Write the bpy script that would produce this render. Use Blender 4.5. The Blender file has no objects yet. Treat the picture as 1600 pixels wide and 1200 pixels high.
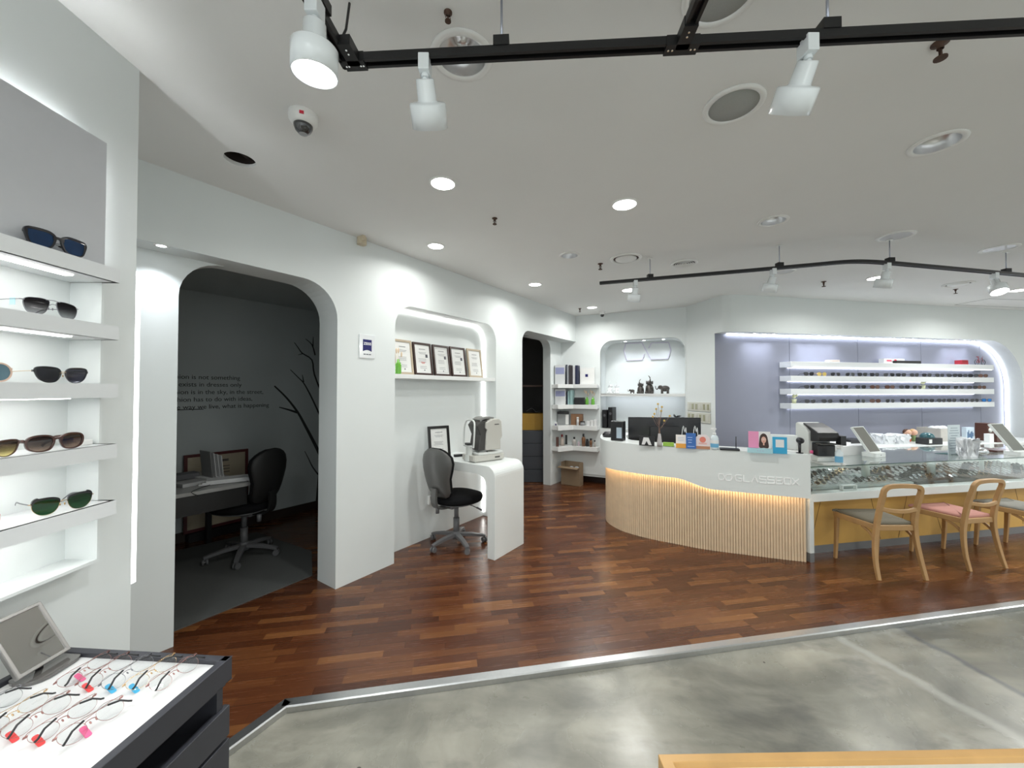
import bpy, bmesh, math, random
from mathutils import Vector, Matrix
from mathutils.geometry import tessellate_polygon
random.seed(7)
PI = math.pi
SC = bpy.context.scene
COL = SC.collection

# ------------------------------------------------------------------ camera
H = 1.55            # eye height
FPX = 610.0         # focal length in pixels of the 1600 px wide frame
PITCH = math.radians(1.0)
cam_d = bpy.data.cameras.new('camera')
cam_d.sensor_fit = 'HORIZONTAL'; cam_d.sensor_width = 36.0
cam_d.lens = FPX / 1600 * 36.0
cam_d.clip_start = 0.02; cam_d.clip_end = 100
cam = bpy.data.objects.new('camera', cam_d); COL.objects.link(cam)
cam.location = (0, 0, H); cam.rotation_euler = (PI/2 + PITCH, 0, 0)
SC.camera = cam

# ------------------------------------------------------------------ view
SC.view_settings.view_transform = 'Standard'
SC.view_settings.look = 'None'
SC.view_settings.gamma = 1.0
SC.view_settings.use_curve_mapping = False
SC.view_settings.exposure = 0.45

# ------------------------------------------------------------------ world: dull daylight through the shop front behind
W_ = bpy.data.worlds.new('world'); SC.world = W_; W_.use_nodes = True
bgn = W_.node_tree.nodes['Background']
bgn.inputs[0].default_value = (0.93, 1.0, 1.0, 1); bgn.inputs[1].default_value = 1.0

def area(name, loc, size, power, color=(1, 1, 1), direction=(0, 0, -1), size_y=None, spread=PI, shape=None):
    l = bpy.data.lights.new(name, 'AREA'); l.energy = power; l.color = color
    l.shape = shape or ('RECTANGLE' if size_y else 'DISK'); l.size = size
    if size_y: l.size_y = size_y
    l.spread = spread
    o = bpy.data.objects.new(name, l); COL.objects.link(o); o.location = loc
    o.rotation_euler = Vector(direction).to_track_quat('-Z', 'Y').to_euler()
    return o

# ------------------------------------------------------------------ measuring helpers (points on real planes)
FW = Vector((0, math.cos(PITCH), math.sin(PITCH))); UP = Vector((0, -math.sin(PITCH), math.cos(PITCH)))
def ray(px, py): return Vector((1, 0, 0)) * ((px-800)/FPX) + UP * ((600-py)/FPX) + FW
def at_z(px, py, z=0.0):
    r = ray(px, py); t = (z-H)/r.z
    return Vector((r.x*t, r.y*t, z))
CEIL = 2.82
def on_ceiling(px, py): return at_z(px, py, CEIL)
class Frame:
    """a vertical plane: x along the wall, y into the wall, z up"""
    def __init__(s, org, ang):
        s.o = Vector((org[0], org[1], 0)); s.ang = ang
        s.dx = Vector((math.cos(ang), math.sin(ang), 0)); s.dy = Vector((-math.sin(ang), math.cos(ang), 0))
        s.M = Matrix.Translation(s.o) @ Matrix.Rotation(ang, 4, 'Z')
    def hit(s, px, py, r=0.0):
        v = ray(px, py); o = s.o + s.dy*r
        t = (o - Vector((0, 0, H))).dot(s.dy) / v.dot(s.dy)
        p = Vector((0, 0, H)) + v*t
        return (p-s.o).dot(s.dx), p.z
    def X(s, px, r=0.0): return s.hit(px, 609, r)[0]
    def P(s, x, y, z=0.0): return s.o + s.dx*x + s.dy*y + Vector((0, 0, z))

# ------------------------------------------------------------------ materials
MATS = {}
def mat(name, col, rough=0.5, metal=0.0, noise=0.0, nscale=30, bump=0.0, coat=0.0, trans=0.0, emit=None, estr=0.0, alpha=1.0, spec=None, sheen=0.0):
    if name in MATS: return MATS[name]
    m = bpy.data.materials.new(name); m.use_nodes = True; nt = m.node_tree; b = nt.nodes['Principled BSDF']
    b.inputs['Base Color'].default_value = (*col, 1); b.inputs['Roughness'].default_value = rough
    b.inputs['Metallic'].default_value = metal
    b.inputs['Coat Weight'].default_value = coat
    b.inputs['Transmission Weight'].default_value = trans
    b.inputs['Alpha'].default_value = alpha
    if spec is not None: b.inputs['Specular IOR Level'].default_value = spec
    if sheen: b.inputs['Sheen Weight'].default_value = sheen
    if emit: b.inputs['Emission Color'].default_value = (*emit, 1); b.inputs['Emission Strength'].default_value = estr
    if noise or bump:
        tc = nt.nodes.new('ShaderNodeTexCoord'); n = nt.nodes.new('ShaderNodeTexNoise')
        n.inputs['Scale'].default_value = nscale; n.inputs['Detail'].default_value = 4
        nt.links.new(tc.outputs['Object'], n.inputs['Vector'])
        if noise:
            mx = nt.nodes.new('ShaderNodeMix'); mx.data_type = 'RGBA'
            mx.inputs[6].default_value = (*[c*(1-noise) for c in col], 1)
            mx.inputs[7].default_value = (*[min(1, c*(1+noise)) for c in col], 1)
            nt.links.new(n.outputs['Fac'], mx.inputs[0]); nt.links.new(mx.outputs[2], b.inputs['Base Color'])
        if bump:
            bp = nt.nodes.new('ShaderNodeBump'); bp.inputs['Strength'].default_value = bump; bp.inputs['Distance'].default_value = 0.002
            nt.links.new(n.outputs['Fac'], bp.inputs['Height']); nt.links.new(bp.outputs[0], b.inputs['Normal'])
    MATS[name] = m
    return m
def glassy(name, tint=(1, 1, 1), ior=1.45, rough=0.0, gloss=(1, 1, 1)):
    if name in MATS: return MATS[name]
    m = bpy.data.materials.new(name); m.use_nodes = True; nt = m.node_tree; nt.nodes.clear()
    o = nt.nodes.new('ShaderNodeOutputMaterial'); mx = nt.nodes.new('ShaderNodeMixShader')
    t = nt.nodes.new('ShaderNodeBsdfTransparent'); t.inputs[0].default_value = (*tint, 1)
    g = nt.nodes.new('ShaderNodeBsdfGlossy'); g.inputs['Roughness'].default_value = rough; g.inputs[0].default_value = (*gloss, 1)
    lw = nt.nodes.new('ShaderNodeLayerWeight'); pw = nt.nodes.new('ShaderNodeMath'); pw.operation = 'POWER'; pw.inputs[1].default_value = 4
    f = nt.nodes.new('ShaderNodeMath'); f.operation = 'MULTIPLY_ADD'; f.inputs[1].default_value = 0.9; f.inputs[2].default_value = ((ior-1)/(ior+1))**2
    nt.links.new(lw.outputs['Facing'], pw.inputs[0]); nt.links.new(pw.outputs[0], f.inputs[0])
    nt.links.new(f.outputs[0], mx.inputs[0]); nt.links.new(t.outputs[0], mx.inputs[1]); nt.links.new(g.outputs[0], mx.inputs[2])
    nt.links.new(mx.outputs[0], o.inputs[0]); MATS[name] = m
    return m
def grad_lens(name, top, bottom, zmin, zmax, ior=1.6, gloss=(1, 1, 1)):
    """tinted see-through lens whose tint fades from top to bottom (object z)"""
    m = bpy.data.materials.new(name); m.use_nodes = True; nt = m.node_tree; nt.nodes.clear()
    o = nt.nodes.new('ShaderNodeOutputMaterial'); mx = nt.nodes.new('ShaderNodeMixShader')
    t = nt.nodes.new('ShaderNodeBsdfTransparent')
    g = nt.nodes.new('ShaderNodeBsdfGlossy'); g.inputs['Roughness'].default_value = 0.02; g.inputs[0].default_value = (*gloss, 1)
    lw = nt.nodes.new('ShaderNodeLayerWeight'); pw = nt.nodes.new('ShaderNodeMath'); pw.operation = 'POWER'; pw.inputs[1].default_value = 4
    f = nt.nodes.new('ShaderNodeMath'); f.operation = 'MULTIPLY_ADD'; f.inputs[1].default_value = 0.9; f.inputs[2].default_value = ((ior-1)/(ior+1))**2
    nt.links.new(lw.outputs['Facing'], pw.inputs[0]); nt.links.new(pw.outputs[0], f.inputs[0])
    tc = nt.nodes.new('ShaderNodeTexCoord'); sp = nt.nodes.new('ShaderNodeSeparateXYZ'); mr = nt.nodes.new('ShaderNodeMapRange')
    mr.inputs[1].default_value = zmin; mr.inputs[2].default_value = zmax
    c = nt.nodes.new('ShaderNodeMix'); c.data_type = 'RGBA'; c.inputs[6].default_value = (*bottom, 1); c.inputs[7].default_value = (*top, 1)
    nt.links.new(tc.outputs['Object'], sp.inputs[0]); nt.links.new(sp.outputs[2], mr.inputs[0]); nt.links.new(mr.outputs[0], c.inputs[0])
    nt.links.new(c.outputs[2], t.inputs[0])
    nt.links.new(f.outputs[0], mx.inputs[0]); nt.links.new(t.outputs[0], mx.inputs[1]); nt.links.new(g.outputs[0], mx.inputs[2])
    nt.links.new(mx.outputs[0], o.inputs[0])
    return m

# ------------------------------------------------------------------ mesh builder
def cr(pts, n=6, closed=False):
    """Catmull-Rom through points"""
    P = [Vector(p) for p in pts]; N = len(P); out = []
    rng = range(N if closed else N-1)
    for i in rng:
        if closed: a, b, c, d = P[(i-1) % N], P[i], P[(i+1) % N], P[(i+2) % N]
        else: a, b, c, d = P[max(i-1, 0)], P[i], P[i+1], P[min(i+2, N-1)]
        for k in range(n):
            t = k/n
            out.append(0.5*((2*b) + (c-a)*t + (2*a-5*b+4*c-d)*t*t + (3*b-a-3*c+d)*t**3))
    if not closed: out.append(P[-1].copy())
    return out
def arc(cx, cy, r, a0, a1, n=10):
    return [(cx + r*math.cos(a0+(a1-a0)*i/n), cy + r*math.sin(a0+(a1-a0)*i/n)) for i in range(n+1)]
def rrect(w, h, r, n=5, cx=0, cy=0):
    o = []
    for (sx, sy, a) in ((1, 1, 0), (-1, 1, PI/2), (-1, -1, PI), (1, -1, 1.5*PI)):
        o += arc(cx+sx*(w/2-r), cy+sy*(h/2-r), r, a, a+PI/2, n)
    return o
class MB:
    def __init__(s): s.bm = bmesh.new(); s.mi = 0
    def m(s, i): s.mi = i; return s
    def _f(s, vs, smooth=False):
        try: f = s.bm.faces.new(vs)
        except ValueError: return None
        f.material_index = s.mi; f.smooth = smooth
        return f
    def box(s, c, d, rot=None, M=None, taper=1.0):
        x, y, z = d[0]/2, d[1]/2, d[2]/2; R = rot.to_matrix() if rot is not None and hasattr(rot, 'to_matrix') else rot
        vs = []
        for (a, b, e) in ((-1,-1,-1),(1,-1,-1),(1,1,-1),(-1,1,-1),(-1,-1,1),(1,-1,1),(1,1,1),(-1,1,1)):
            k = taper if e > 0 else 1
            v = Vector((a*x*k, b*y*k, e*z))
            if R is not None: v = R @ v
            v = v + Vector(c)
            if M is not None: v = M @ v
            vs.append(s.bm.verts.new(v))
        for q in ((0,3,2,1),(4,5,6,7),(0,1,5,4),(1,2,6,5),(2,3,7,6),(3,0,4,7)): s._f([vs[i] for i in q])
        return s
    def rbox(s, c, d, r=0.01, M=None, rot=None, n=3, axis='z'):
        """box with rounded vertical (axis) edges"""
        if axis == 'z': loop = rrect(d[0], d[1], min(r, d[0]/2.01, d[1]/2.01), n); s.prism([loop], c[2]-d[2]/2, c[2]+d[2]/2, M=(M or Matrix()) @ Matrix.Translation((c[0], c[1], 0)) @ (rot or Matrix()), smooth=False)
        if axis == 'y': loop = rrect(d[0], d[2], min(r, d[0]/2.01, d[2]/2.01), n); s.panel([loop], c[1]-d[1]/2, c[1]+d[1]/2, M=(M or Matrix()) @ Matrix.Translation((c[0], 0, c[2])))
        if axis == 'x':
            loop = rrect(d[1], d[2], min(r, d[1]/2.01, d[2]/2.01), n)
            R = Matrix.Rotation(PI/2, 4, 'Z')
            s.panel([loop], -d[0]/2, d[0]/2, M=(M or Matrix()) @ Matrix.Translation((c[0], c[1], c[2])) @ R)
        return s
    def _poly(s, loops, f, smooth=False):
        """loops of 2D points; f(p, k) gives 3D for side k=0/1"""
        allp = [Vector((p[0], p[1], 0)) for l in loops for p in l]
        tris = tessellate_polygon([[Vector((p[0], p[1], 0)) for p in l] for l in loops])
        A = [s.bm.verts.new(f(p, 0)) for p in allp]; B = [s.bm.verts.new(f(p, 1)) for p in allp]
        for t in tris:
            s._f([A[i] for i in t]); s._f([B[i] for i in reversed(t)])
        k = 0
        for l in loops:
            n = len(l)
            for i in range(n):
                j = (i+1) % n
                s._f([A[k+i], A[k+j], B[k+j], B[k+i]], smooth)
            k += n
        return s
    def panel(s, loops, y0, y1, M=None, smooth=False):
        """(x,z) outline extruded along y"""
        M = M or Matrix()
        return s._poly(loops, lambda p, k: M @ Vector((p.x, (y0, y1)[k], p.y)), smooth)
    def prism(s, loops, z0, z1, M=None, smooth=False):
        M = M or Matrix()
        return s._poly(loops, lambda p, k: M @ Vector((p.x, p.y, (z0, z1)[k])), smooth)
    def cyl(s, p0, p1, r0, r1=None, n=16, cap=True, M=None):
        r1 = r0 if r1 is None else r1
        p0, p1 = Vector(p0), Vector(p1); d = (p1-p0).normalized()
        u = d.orthogonal().normalized(); v = d.cross(u)
        rings = []
        for p, r in ((p0, r0), (p1, r1)):
            rg = []
            for i in range(n):
                a = 2*PI*i/n; q = p + (u*math.cos(a)+v*math.sin(a))*r
                rg.append(s.bm.verts.new(M @ q if M is not None else q))
            rings.append(rg)
        for i in range(n): s._f([rings[0][i], rings[0][(i+1) % n], rings[1][(i+1) % n], rings[1][i]], True)
        if cap: s._f(list(reversed(rings[0]))); s._f(rings[1])
        return s
    def lathe(s, prof, c=(0, 0, 0), n=20, M=None, axis=None, a0=0, a1=2*PI):
        """prof: (r,z) list around z"""
        M = M or Matrix(); c = Vector(c)
        full = abs(a1-a0-2*PI) < 1e-6; cnt = n if full else n+1
        rings = []
        for (r, z) in prof:
            if r < 1e-6: rings.append([s.bm.verts.new(M @ (c+Vector((0, 0, z))))])
            else: rings.append([s.bm.verts.new(M @ (c+Vector((r*math.cos(a0+(a1-a0)*i/n), r*math.sin(a0+(a1-a0)*i/n), z)))) for i in range(cnt)])
        for a, b in zip(rings, rings[1:]):
            for i in range(cnt if full else cnt-1):
                j = (i+1) % cnt
                if len(a) == 1 and len(b) == 1: continue
                if len(a) == 1: s._f([a[0], b[j], b[i]][::-1], True)
                elif len(b) == 1: s._f([a[i], a[j], b[0]], True)
                else: s._f([a[i], a[j], b[j], b[i]], True)
        return s
    def ball(s, c, r, n=14, sc=(1, 1, 1), M=None):
        prof = [(r*math.sin(PI*i/n), -r*math.cos(PI*i/n)) for i in range(n+1)]
        T = (M or Matrix()) @ Matrix.Translation(c) @ Matrix.Diagonal((*sc, 1))
        return s.lathe(prof, M=T, n=max(10, int(n*1.4)))
    def loft(s, rings, cap=True, closed=True, smooth=True):
        R = [[s.bm.verts.new(Vector(p)) for p in r] for r in rings]
        n = len(R[0])
        for a, b in zip(R, R[1:]):
            for i in range(n if closed else n-1):
                j = (i+1) % n
                s._f([a[i], a[j], b[j], b[i]], smooth)
        if cap and closed: s._f(list(reversed(R[0])), smooth); s._f(R[-1], smooth)
        return s
    def sweep(s, pts, w, h=None, up=(0, 0, 1), n=0, closed=False, taper=None, M=None, cap=True):
        """rectangular (n=0) or elliptical (n sides) section along points; w across, h along up"""
        h = h or w; P = [Vector(p) for p in pts]; N = len(P); rings = []; prev = None
        for i, p in enumerate(P):
            if closed: t = P[(i+1) % N]-P[(i-1) % N]
            else: t = P[min(i+1, N-1)]-P[max(i-1, 0)]
            t.normalize(); u = Vector(up)
            if abs(t.dot(u)) > 0.97: u = prev if prev is not None else t.orthogonal()
            u = (u - t*u.dot(t)).normalized(); prev = u; x = t.cross(u)
            k = taper(i/(N-1)) if taper else 1.0
            if n: ring = [p + x*math.cos(2*PI*j/n)*w/2*k + u*math.sin(2*PI*j/n)*h/2*k for j in range(n)]
            else:
                b = 0.82
                ring = [p + x*a*w/2*k + u*c*h/2*k for a, c in ((-1, -b), (-b, -1), (b, -1), (1, -b), (1, b), (b, 1), (-b, 1), (-1, b))]
            rings.append([M @ q if M is not None else q for q in ring])
        if closed: rings.append(rings[0]); return s.loft(rings, cap=False, smooth=n > 0)
        return s.loft(rings, cap=cap, smooth=n > 0)
    def mesh(s, name):
        bmesh.ops.remove_doubles(s.bm, verts=s.bm.verts, dist=1e-6)
        bmesh.ops.recalc_face_normals(s.bm, faces=s.bm.faces)
        me = bpy.data.meshes.new(name); s.bm.to_mesh(me); s.bm.free()
        return me
    def build(s, name, mats, parent=None, loc=None, rz=0.0, smooth_angle=None):
        me = s.mesh(name); o = bpy.data.objects.new(name, me); COL.objects.link(o)
        for m in (mats if isinstance(mats, (list, tuple)) else [mats]): me.materials.append(m)
        if parent: o.parent = parent
        if loc is not None: o.location = loc
        o.rotation_euler.z = rz
        return o
def bevel(o, w=0.004, seg=2, ang=40):
    b = o.modifiers.new('bevel', 'BEVEL'); b.width = w; b.segments = seg; b.limit_method = 'ANGLE'; b.angle_limit = math.radians(ang)
    return o
def subsurf(o, l=1):
    m = o.modifiers.new('sub', 'SUBSURF'); m.levels = l; m.render_levels = l
    for p in o.data.polygons: p.use_smooth = True
    return o
def tag(o, label, cat, group=None):
    o['label'] = label; o['category'] = cat
    if group: o['group'] = group
    return o
def thing(name, label, cat, loc=(0, 0, 0), rz=0.0, group=None):
    o = bpy.data.objects.new(name, None); COL.objects.link(o); o.empty_display_size = 0.05
    o.location = loc; o.rotation_euler = (0, 0, rz)
    return tag(o, label, cat, group)
def struct(o): o['kind'] = 'structure'; return o
def copy_tree(o, parent=None):
    c = o.copy(); COL.objects.link(c); c.parent = parent
    for ch in list(o.children):
        copy_tree(ch, c)
    return c
def dup(o, loc, rz, label, group=None):
    c = copy_tree(o); c.location = loc; c.rotation_euler = (0, 0, rz); c['label'] = label
    if group: c['group'] = group
    return c
def text_mesh(s, size, depth=0.001, align='CENTER', spacing=1.0, width=1.0, bold=0.0):
    cu = bpy.data.curves.new('lettering', 'FONT'); cu.body = s; cu.size = size; cu.extrude = depth; cu.align_x = align
    cu.space_character = spacing; cu.offset = bold; cu.resolution_u = 3
    t = bpy.data.objects.new('lettering_tmp', cu)
    me = bpy.data.meshes.new_from_object(t); bpy.data.objects.remove(t)
    if width != 1.0:
        for v in me.vertices: v.co.x *= width
    return me
def text(name, s, size, material, M, parent=None, **k):
    """letters standing upright in the x-z plane of M, reading along +x, facing -y"""
    me = text_mesh(s, size, **k); me.transform(M @ Matrix.Rotation(PI/2, 4, 'X')); me.materials.append(material)
    o = bpy.data.objects.new(name, me); COL.objects.link(o)
    if parent: o.parent = parent
    return o
# ================================================================== materials of the place
M_wall = mat('wall_paint', (0.72, 0.755, 0.75), 0.55, noise=0.015, nscale=6, bump=0.05)
M_ceil = mat('ceiling_paint', (0.79, 0.79, 0.775), 0.8, noise=0.02, nscale=3)
M_white = mat('white_lacquer', (0.76, 0.79, 0.78), 0.3, noise=0.01)
M_lav = mat('lavender_panel', (0.235, 0.245, 0.31), 0.5, noise=0.02, nscale=8)
M_greyp = mat('grey_panel', (0.50, 0.51, 0.53), 0.6, noise=0.02)
M_steel = mat('brushed_steel', (0.60, 0.61, 0.62), 0.3, 1.0, noise=0.08, nscale=60)
M_chrome = mat('chrome', (0.8, 0.8, 0.8), 0.08, 1.0)
M_black = mat('black_plastic', (0.012, 0.012, 0.014), 0.35)
M_blackm = mat('black_metal', (0.012, 0.012, 0.013), 0.4, 0.2)
M_dark = mat('dark_void', (0.01, 0.009, 0.008), 0.9)
M_led = mat('led_strip', (1, 1, 1), 0.5, emit=(1.0, 0.98, 0.95), estr=6)
M_ledc = mat('led_strip_cool', (1, 1, 1), 0.5, emit=(0.86, 0.91, 1.0), estr=9)
M_ledw = mat('led_strip_warm', (1, 1, 1), 0.5, emit=(1.0, 0.72, 0.44), estr=13)
M_lamp = mat('lamp_disc', (1, 1, 1), 0.5, emit=(1.0, 0.98, 0.96), estr=12)
M_glass = glassy('clear_glass', (0.93, 0.97, 0.95))
M_paper = mat('paper', (0.82, 0.82, 0.80), 0.7, noise=0.01)
M_ink = mat('ink', (0.03, 0.03, 0.035), 0.6)

def wood_floor_mat():
    m = bpy.data.materials.new('parquet'); m.use_nodes = True; nt = m.node_tree; b = nt.nodes['Principled BSDF']
    N = nt.nodes.new; L = nt.links.new
    tc = N('ShaderNodeTexCoord'); mp = N('ShaderNodeMapping'); mp.inputs['Rotation'].default_value = (0, 0, math.radians(-10.5))
    L(tc.outputs['Object'], mp.inputs[0]); sp = N('ShaderNodeSeparateXYZ'); L(mp.outputs[0], sp.inputs[0])
    def math_(op, a, bb=None, c=None):
        n = N('ShaderNodeMath'); n.operation = op
        for i, v in enumerate((a, bb, c)):
            if v is None: continue
            if isinstance(v, (int, float)): n.inputs[i].default_value = v
            else: L(v, n.inputs[i])
        return n.outputs[0]
    v = math_('DIVIDE', sp.outputs[1], 0.06); row = math_('FLOOR', v)
    wn = N('ShaderNodeTexWhiteNoise'); wn.noise_dimensions = '1D'; L(row, wn.inputs['W'])
    u = math_('ADD', math_('DIVIDE', sp.outputs[0], 0.36), math_('MULTIPLY', wn.outputs[0], 13.0)); cell = math_('FLOOR', u)
    cb = N('ShaderNodeCombineXYZ'); L(row, cb.inputs[0]); L(cell, cb.inputs[1])
    w2 = N('ShaderNodeTexWhiteNoise'); w2.noise_dimensions = '2D'; L(cb.outputs[0], w2.inputs['Vector'])
    rp = N('ShaderNodeValToRGB'); L(w2.outputs[0], rp.inputs[0]); e = rp.color_ramp.elements
    e[0].position = 0; e[0].color = (0.074, 0.021, 0.007, 1); e[1].position = 1; e[1].color = (0.24, 0.094, 0.030, 1)
    for p, c in ((0.3, (0.104, 0.031, 0.011, 1)), (0.6, (0.132, 0.042, 0.014, 1)), (0.85, (0.16, 0.055, 0.018, 1))):
        x = rp.color_ramp.elements.new(p); x.color = c
    # grain, stretched along the plank
    m2 = N('ShaderNodeMapping'); m2.inputs['Scale'].default_value = (3, 70, 1); L(mp.outputs[0], m2.inputs[0])
    gr = N('ShaderNodeTexNoise'); gr.inputs['Scale'].default_value = 1.5; gr.inputs['Detail'].default_value = 5; L(m2.outputs[0], gr.inputs['Vector'])
    mr = N('ShaderNodeMapRange'); mr.inputs[3].default_value = 0.54; mr.inputs[4].default_value = 1.12; L(gr.outputs['Fac'], mr.inputs[0])
    mul = N('ShaderNodeMix'); mul.data_type = 'RGBA'; mul.blend_type = 'MULTIPLY'; mul.inputs[0].default_value = 1
    L(rp.outputs[0], mul.inputs[6]); L(mr.outputs[0], mul.inputs[7])
    # long joints every third row, butt joints
    g1 = math_('LESS_THAN', math_('FRACT', math_('DIVIDE', v, 3.0)), 0.014)
    g2 = math_('LESS_THAN', math_('FRACT', v), 0.02)
    g3 = math_('LESS_THAN', math_('FRACT', u), 0.004)
    gap = math_('MINIMUM', math_('ADD', g1, math_('MULTIPLY', math_('ADD', g2, g3), 0.4)), 0.8)
    dk = N('ShaderNodeMix'); dk.data_type = 'RGBA'; L(gap, dk.inputs[0]); L(mul.outputs[2], dk.inputs[6]); dk.inputs[7].default_value = (0.02, 0.008, 0.005, 1)
    L(dk.outputs[2], b.inputs['Base Color'])
    r2 = N('ShaderNodeMapRange'); r2.inputs[3].default_value = 0.20; r2.inputs[4].default_value = 0.32; L(gr.outputs['Fac'], r2.inputs[0]); L(r2.outputs[0], b.inputs['Roughness'])
    bp = N('ShaderNodeBump'); bp.inputs['Strength'].default_value = 0.06; bp.inputs['Distance'].default_value = 0.001; L(gr.outputs['Fac'], bp.inputs['Height']); L(bp.outputs[0], b.inputs['Normal'])
    b.inputs['Coat Weight'].default_value = 0.05; b.inputs['Coat Roughness'].default_value = 0.25
    return m
def concrete_mat():
    m = bpy.data.materials.new('sealed_concrete'); m.use_nodes = True; nt = m.node_tree; b = nt.nodes['Principled BSDF']
    N = nt.nodes.new; L = nt.links.new
    tc = N('ShaderNodeTexCoord')
    wp = N('ShaderNodeTexNoise'); wp.inputs['Scale'].default_value = 1.1; wp.inputs['Detail'].default_value = 3; L(tc.outputs['Object'], wp.inputs['Vector'])
    ad = N('ShaderNodeVectorMath'); ad.operation = 'MULTIPLY_ADD'; L(wp.outputs['Color'], ad.inputs[0]); ad.inputs[1].default_value = (0.5, 0.5, 0); L(tc.outputs['Object'], ad.inputs[2])
    n1 = N('ShaderNodeTexNoise'); n1.inputs['Scale'].default_value = 1.6; n1.inputs['Detail'].default_value = 7; n1.inputs['Roughness'].default_value = 0.62; n1.inputs['Distortion'].default_value = 0.25; L(ad.outputs[0], n1.inputs['Vector'])
    rp = N('ShaderNodeValToRGB'); e = rp.color_ramp.elements; L(n1.outputs['Fac'], rp.inputs[0])
    e[0].position = 0.30; e[0].color = (0.15, 0.148, 0.13, 1); e[1].position = 0.72; e[1].color = (0.48, 0.465, 0.41, 1)
    for p, c in ((0.42, (0.25, 0.243, 0.205, 1)), (0.52, (0.33, 0.318, 0.268, 1)), (0.6, (0.38, 0.362, 0.305, 1))):
        x = e.new(p); x.color = c
    # trowel streaks
    mp = N('ShaderNodeMapping'); mp.inputs['Rotation'].default_value = (0, 0, 0.9); mp.inputs['Scale'].default_value = (1, 6, 1); L(ad.outputs[0], mp.inputs[0])
    n2 = N('ShaderNodeTexNoise'); n2.inputs['Scale'].default_value = 1.2; n2.inputs['Detail'].default_value = 6; L(mp.outputs[0], n2.inputs['Vector'])
    mr = N('ShaderNodeMapRange'); mr.inputs[1].default_value = 0.3; mr.inputs[2].default_value = 0.7; mr.inputs[3].default_value = 0.62; mr.inputs[4].default_value = 1.04; L(n2.outputs['Fac'], mr.inputs[0])
    mu = N('ShaderNodeMix'); mu.data_type = 'RGBA'; mu.blend_type = 'MULTIPLY'; mu.inputs[0].default_value = 1; L(rp.outputs[0], mu.inputs[6]); L(mr.outputs[0], mu.inputs[7])
    # dark specks
    n3 = N('ShaderNodeTexVoronoi'); n3.inputs['Scale'].default_value = 5; L(ad.outputs[0], n3.inputs['Vector'])
    lt = N('ShaderNodeMath'); lt.operation = 'LESS_THAN'; lt.inputs[1].default_value = 0.035; L(n3.outputs['Distance'], lt.inputs[0])
    dk = N('ShaderNodeMix'); dk.data_type = 'RGBA'; L(lt.outputs[0], dk.inputs[0]); L(mu.outputs[2], dk.inputs[6]); dk.inputs[7].default_value = (0.06, 0.05, 0.04, 1)
    # dark patches of wear
    n4 = N('ShaderNodeTexNoise'); n4.inputs['Scale'].default_value = 2.3; n4.inputs['Detail'].default_value = 5; n4.inputs['Roughness'].default_value = 0.6; m4 = N('ShaderNodeMapping'); m4.inputs['Location'].default_value = (3.1, 1.7, 0); m4.inputs['Rotation'].default_value = (0, 0, 0.6); m4.inputs['Scale'].default_value = (1, 1.8, 1)
    L(tc.outputs['Object'], m4.inputs[0]); L(m4.outputs[0], n4.inputs['Vector'])
    p4 = N('ShaderNodeMapRange'); p4.inputs[1].default_value = 0.56; p4.inputs[2].default_value = 0.68; p4.inputs[3].default_value = 0; p4.inputs[4].default_value = 0.55; L(n4.outputs['Fac'], p4.inputs[0])
    k4 = N('ShaderNodeMix'); k4.data_type = 'RGBA'; L(p4.outputs[0], k4.inputs[0]); L(dk.outputs[2], k4.inputs[6]); k4.inputs[7].default_value = (0.12, 0.115, 0.105, 1)
    cur = k4.outputs[2]
    # seams between pours and the darker glossy pour beyond them
    def sdist(pa, pb, wob):
        a, c = at_z(*pa, FZ), at_z(*pb, FZ); d = (c-a).normalized(); n = Vector((d.y, -d.x, 0))
        if n.x < 0: n = -n
        dt = N('ShaderNodeVectorMath'); dt.operation = 'DOT_PRODUCT'; wa = N('ShaderNodeVectorMath'); wa.operation = 'MULTIPLY_ADD'; wa.inputs[1].default_value = (wob, wob, 0)
        L(n4.outputs['Color'], wa.inputs[0]); L(tc.outputs['Object'], wa.inputs[2]); L(wa.outputs[0], dt.inputs[0]); dt.inputs[1].default_value = n
        sb = N('ShaderNodeMath'); sb.operation = 'SUBTRACT'; L(dt.outputs['Value'], sb.inputs[0]); sb.inputs[1].default_value = a.dot(n)+wob*0.5*(n.x+n.y); return sb.outputs[0]
    s1 = sdist((1385, 970), (1600, 1086), 0.10)
    q = N('ShaderNodeMapRange'); q.inputs[1].default_value = -0.01; q.inputs[2].default_value = 0.03; q.inputs[4].default_value = 0.62; L(s1, q.inputs[0])
    z1 = N('ShaderNodeMix'); z1.data_type = 'RGBA'; z1.blend_type = 'MULTIPLY'; L(q.outputs[0], z1.inputs[0]); L(cur, z1.inputs[6]); z1.inputs[7].default_value = (0.42, 0.42, 0.36, 1)
    ab = N('ShaderNodeMath'); ab.operation = 'ABSOLUTE'; L(s1, ab.inputs[0]); q2 = N('ShaderNodeMapRange'); q2.inputs[1].default_value = 0.035; q2.inputs[2].default_value = 0.008; q2.inputs[4].default_value = 0.75; L(ab.outputs[0], q2.inputs[0])
    z2 = N('ShaderNodeMix'); z2.data_type = 'RGBA'; L(q2.outputs[0], z2.inputs[0]); L(z1.outputs[2], z2.inputs[6]); z2.inputs[7].default_value = (0.075, 0.08, 0.085, 1)
    s2 = sdist((1318, 1000), (1600, 1160), 0.16)
    ab2 = N('ShaderNodeMath'); ab2.operation = 'ABSOLUTE'; L(s2, ab2.inputs[0]); q3 = N('ShaderNodeMapRange'); q3.inputs[1].default_value = 0.045; q3.inputs[2].default_value = 0.01; q3.inputs[4].default_value = 0.45; L(ab2.outputs[0], q3.inputs[0])
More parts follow.
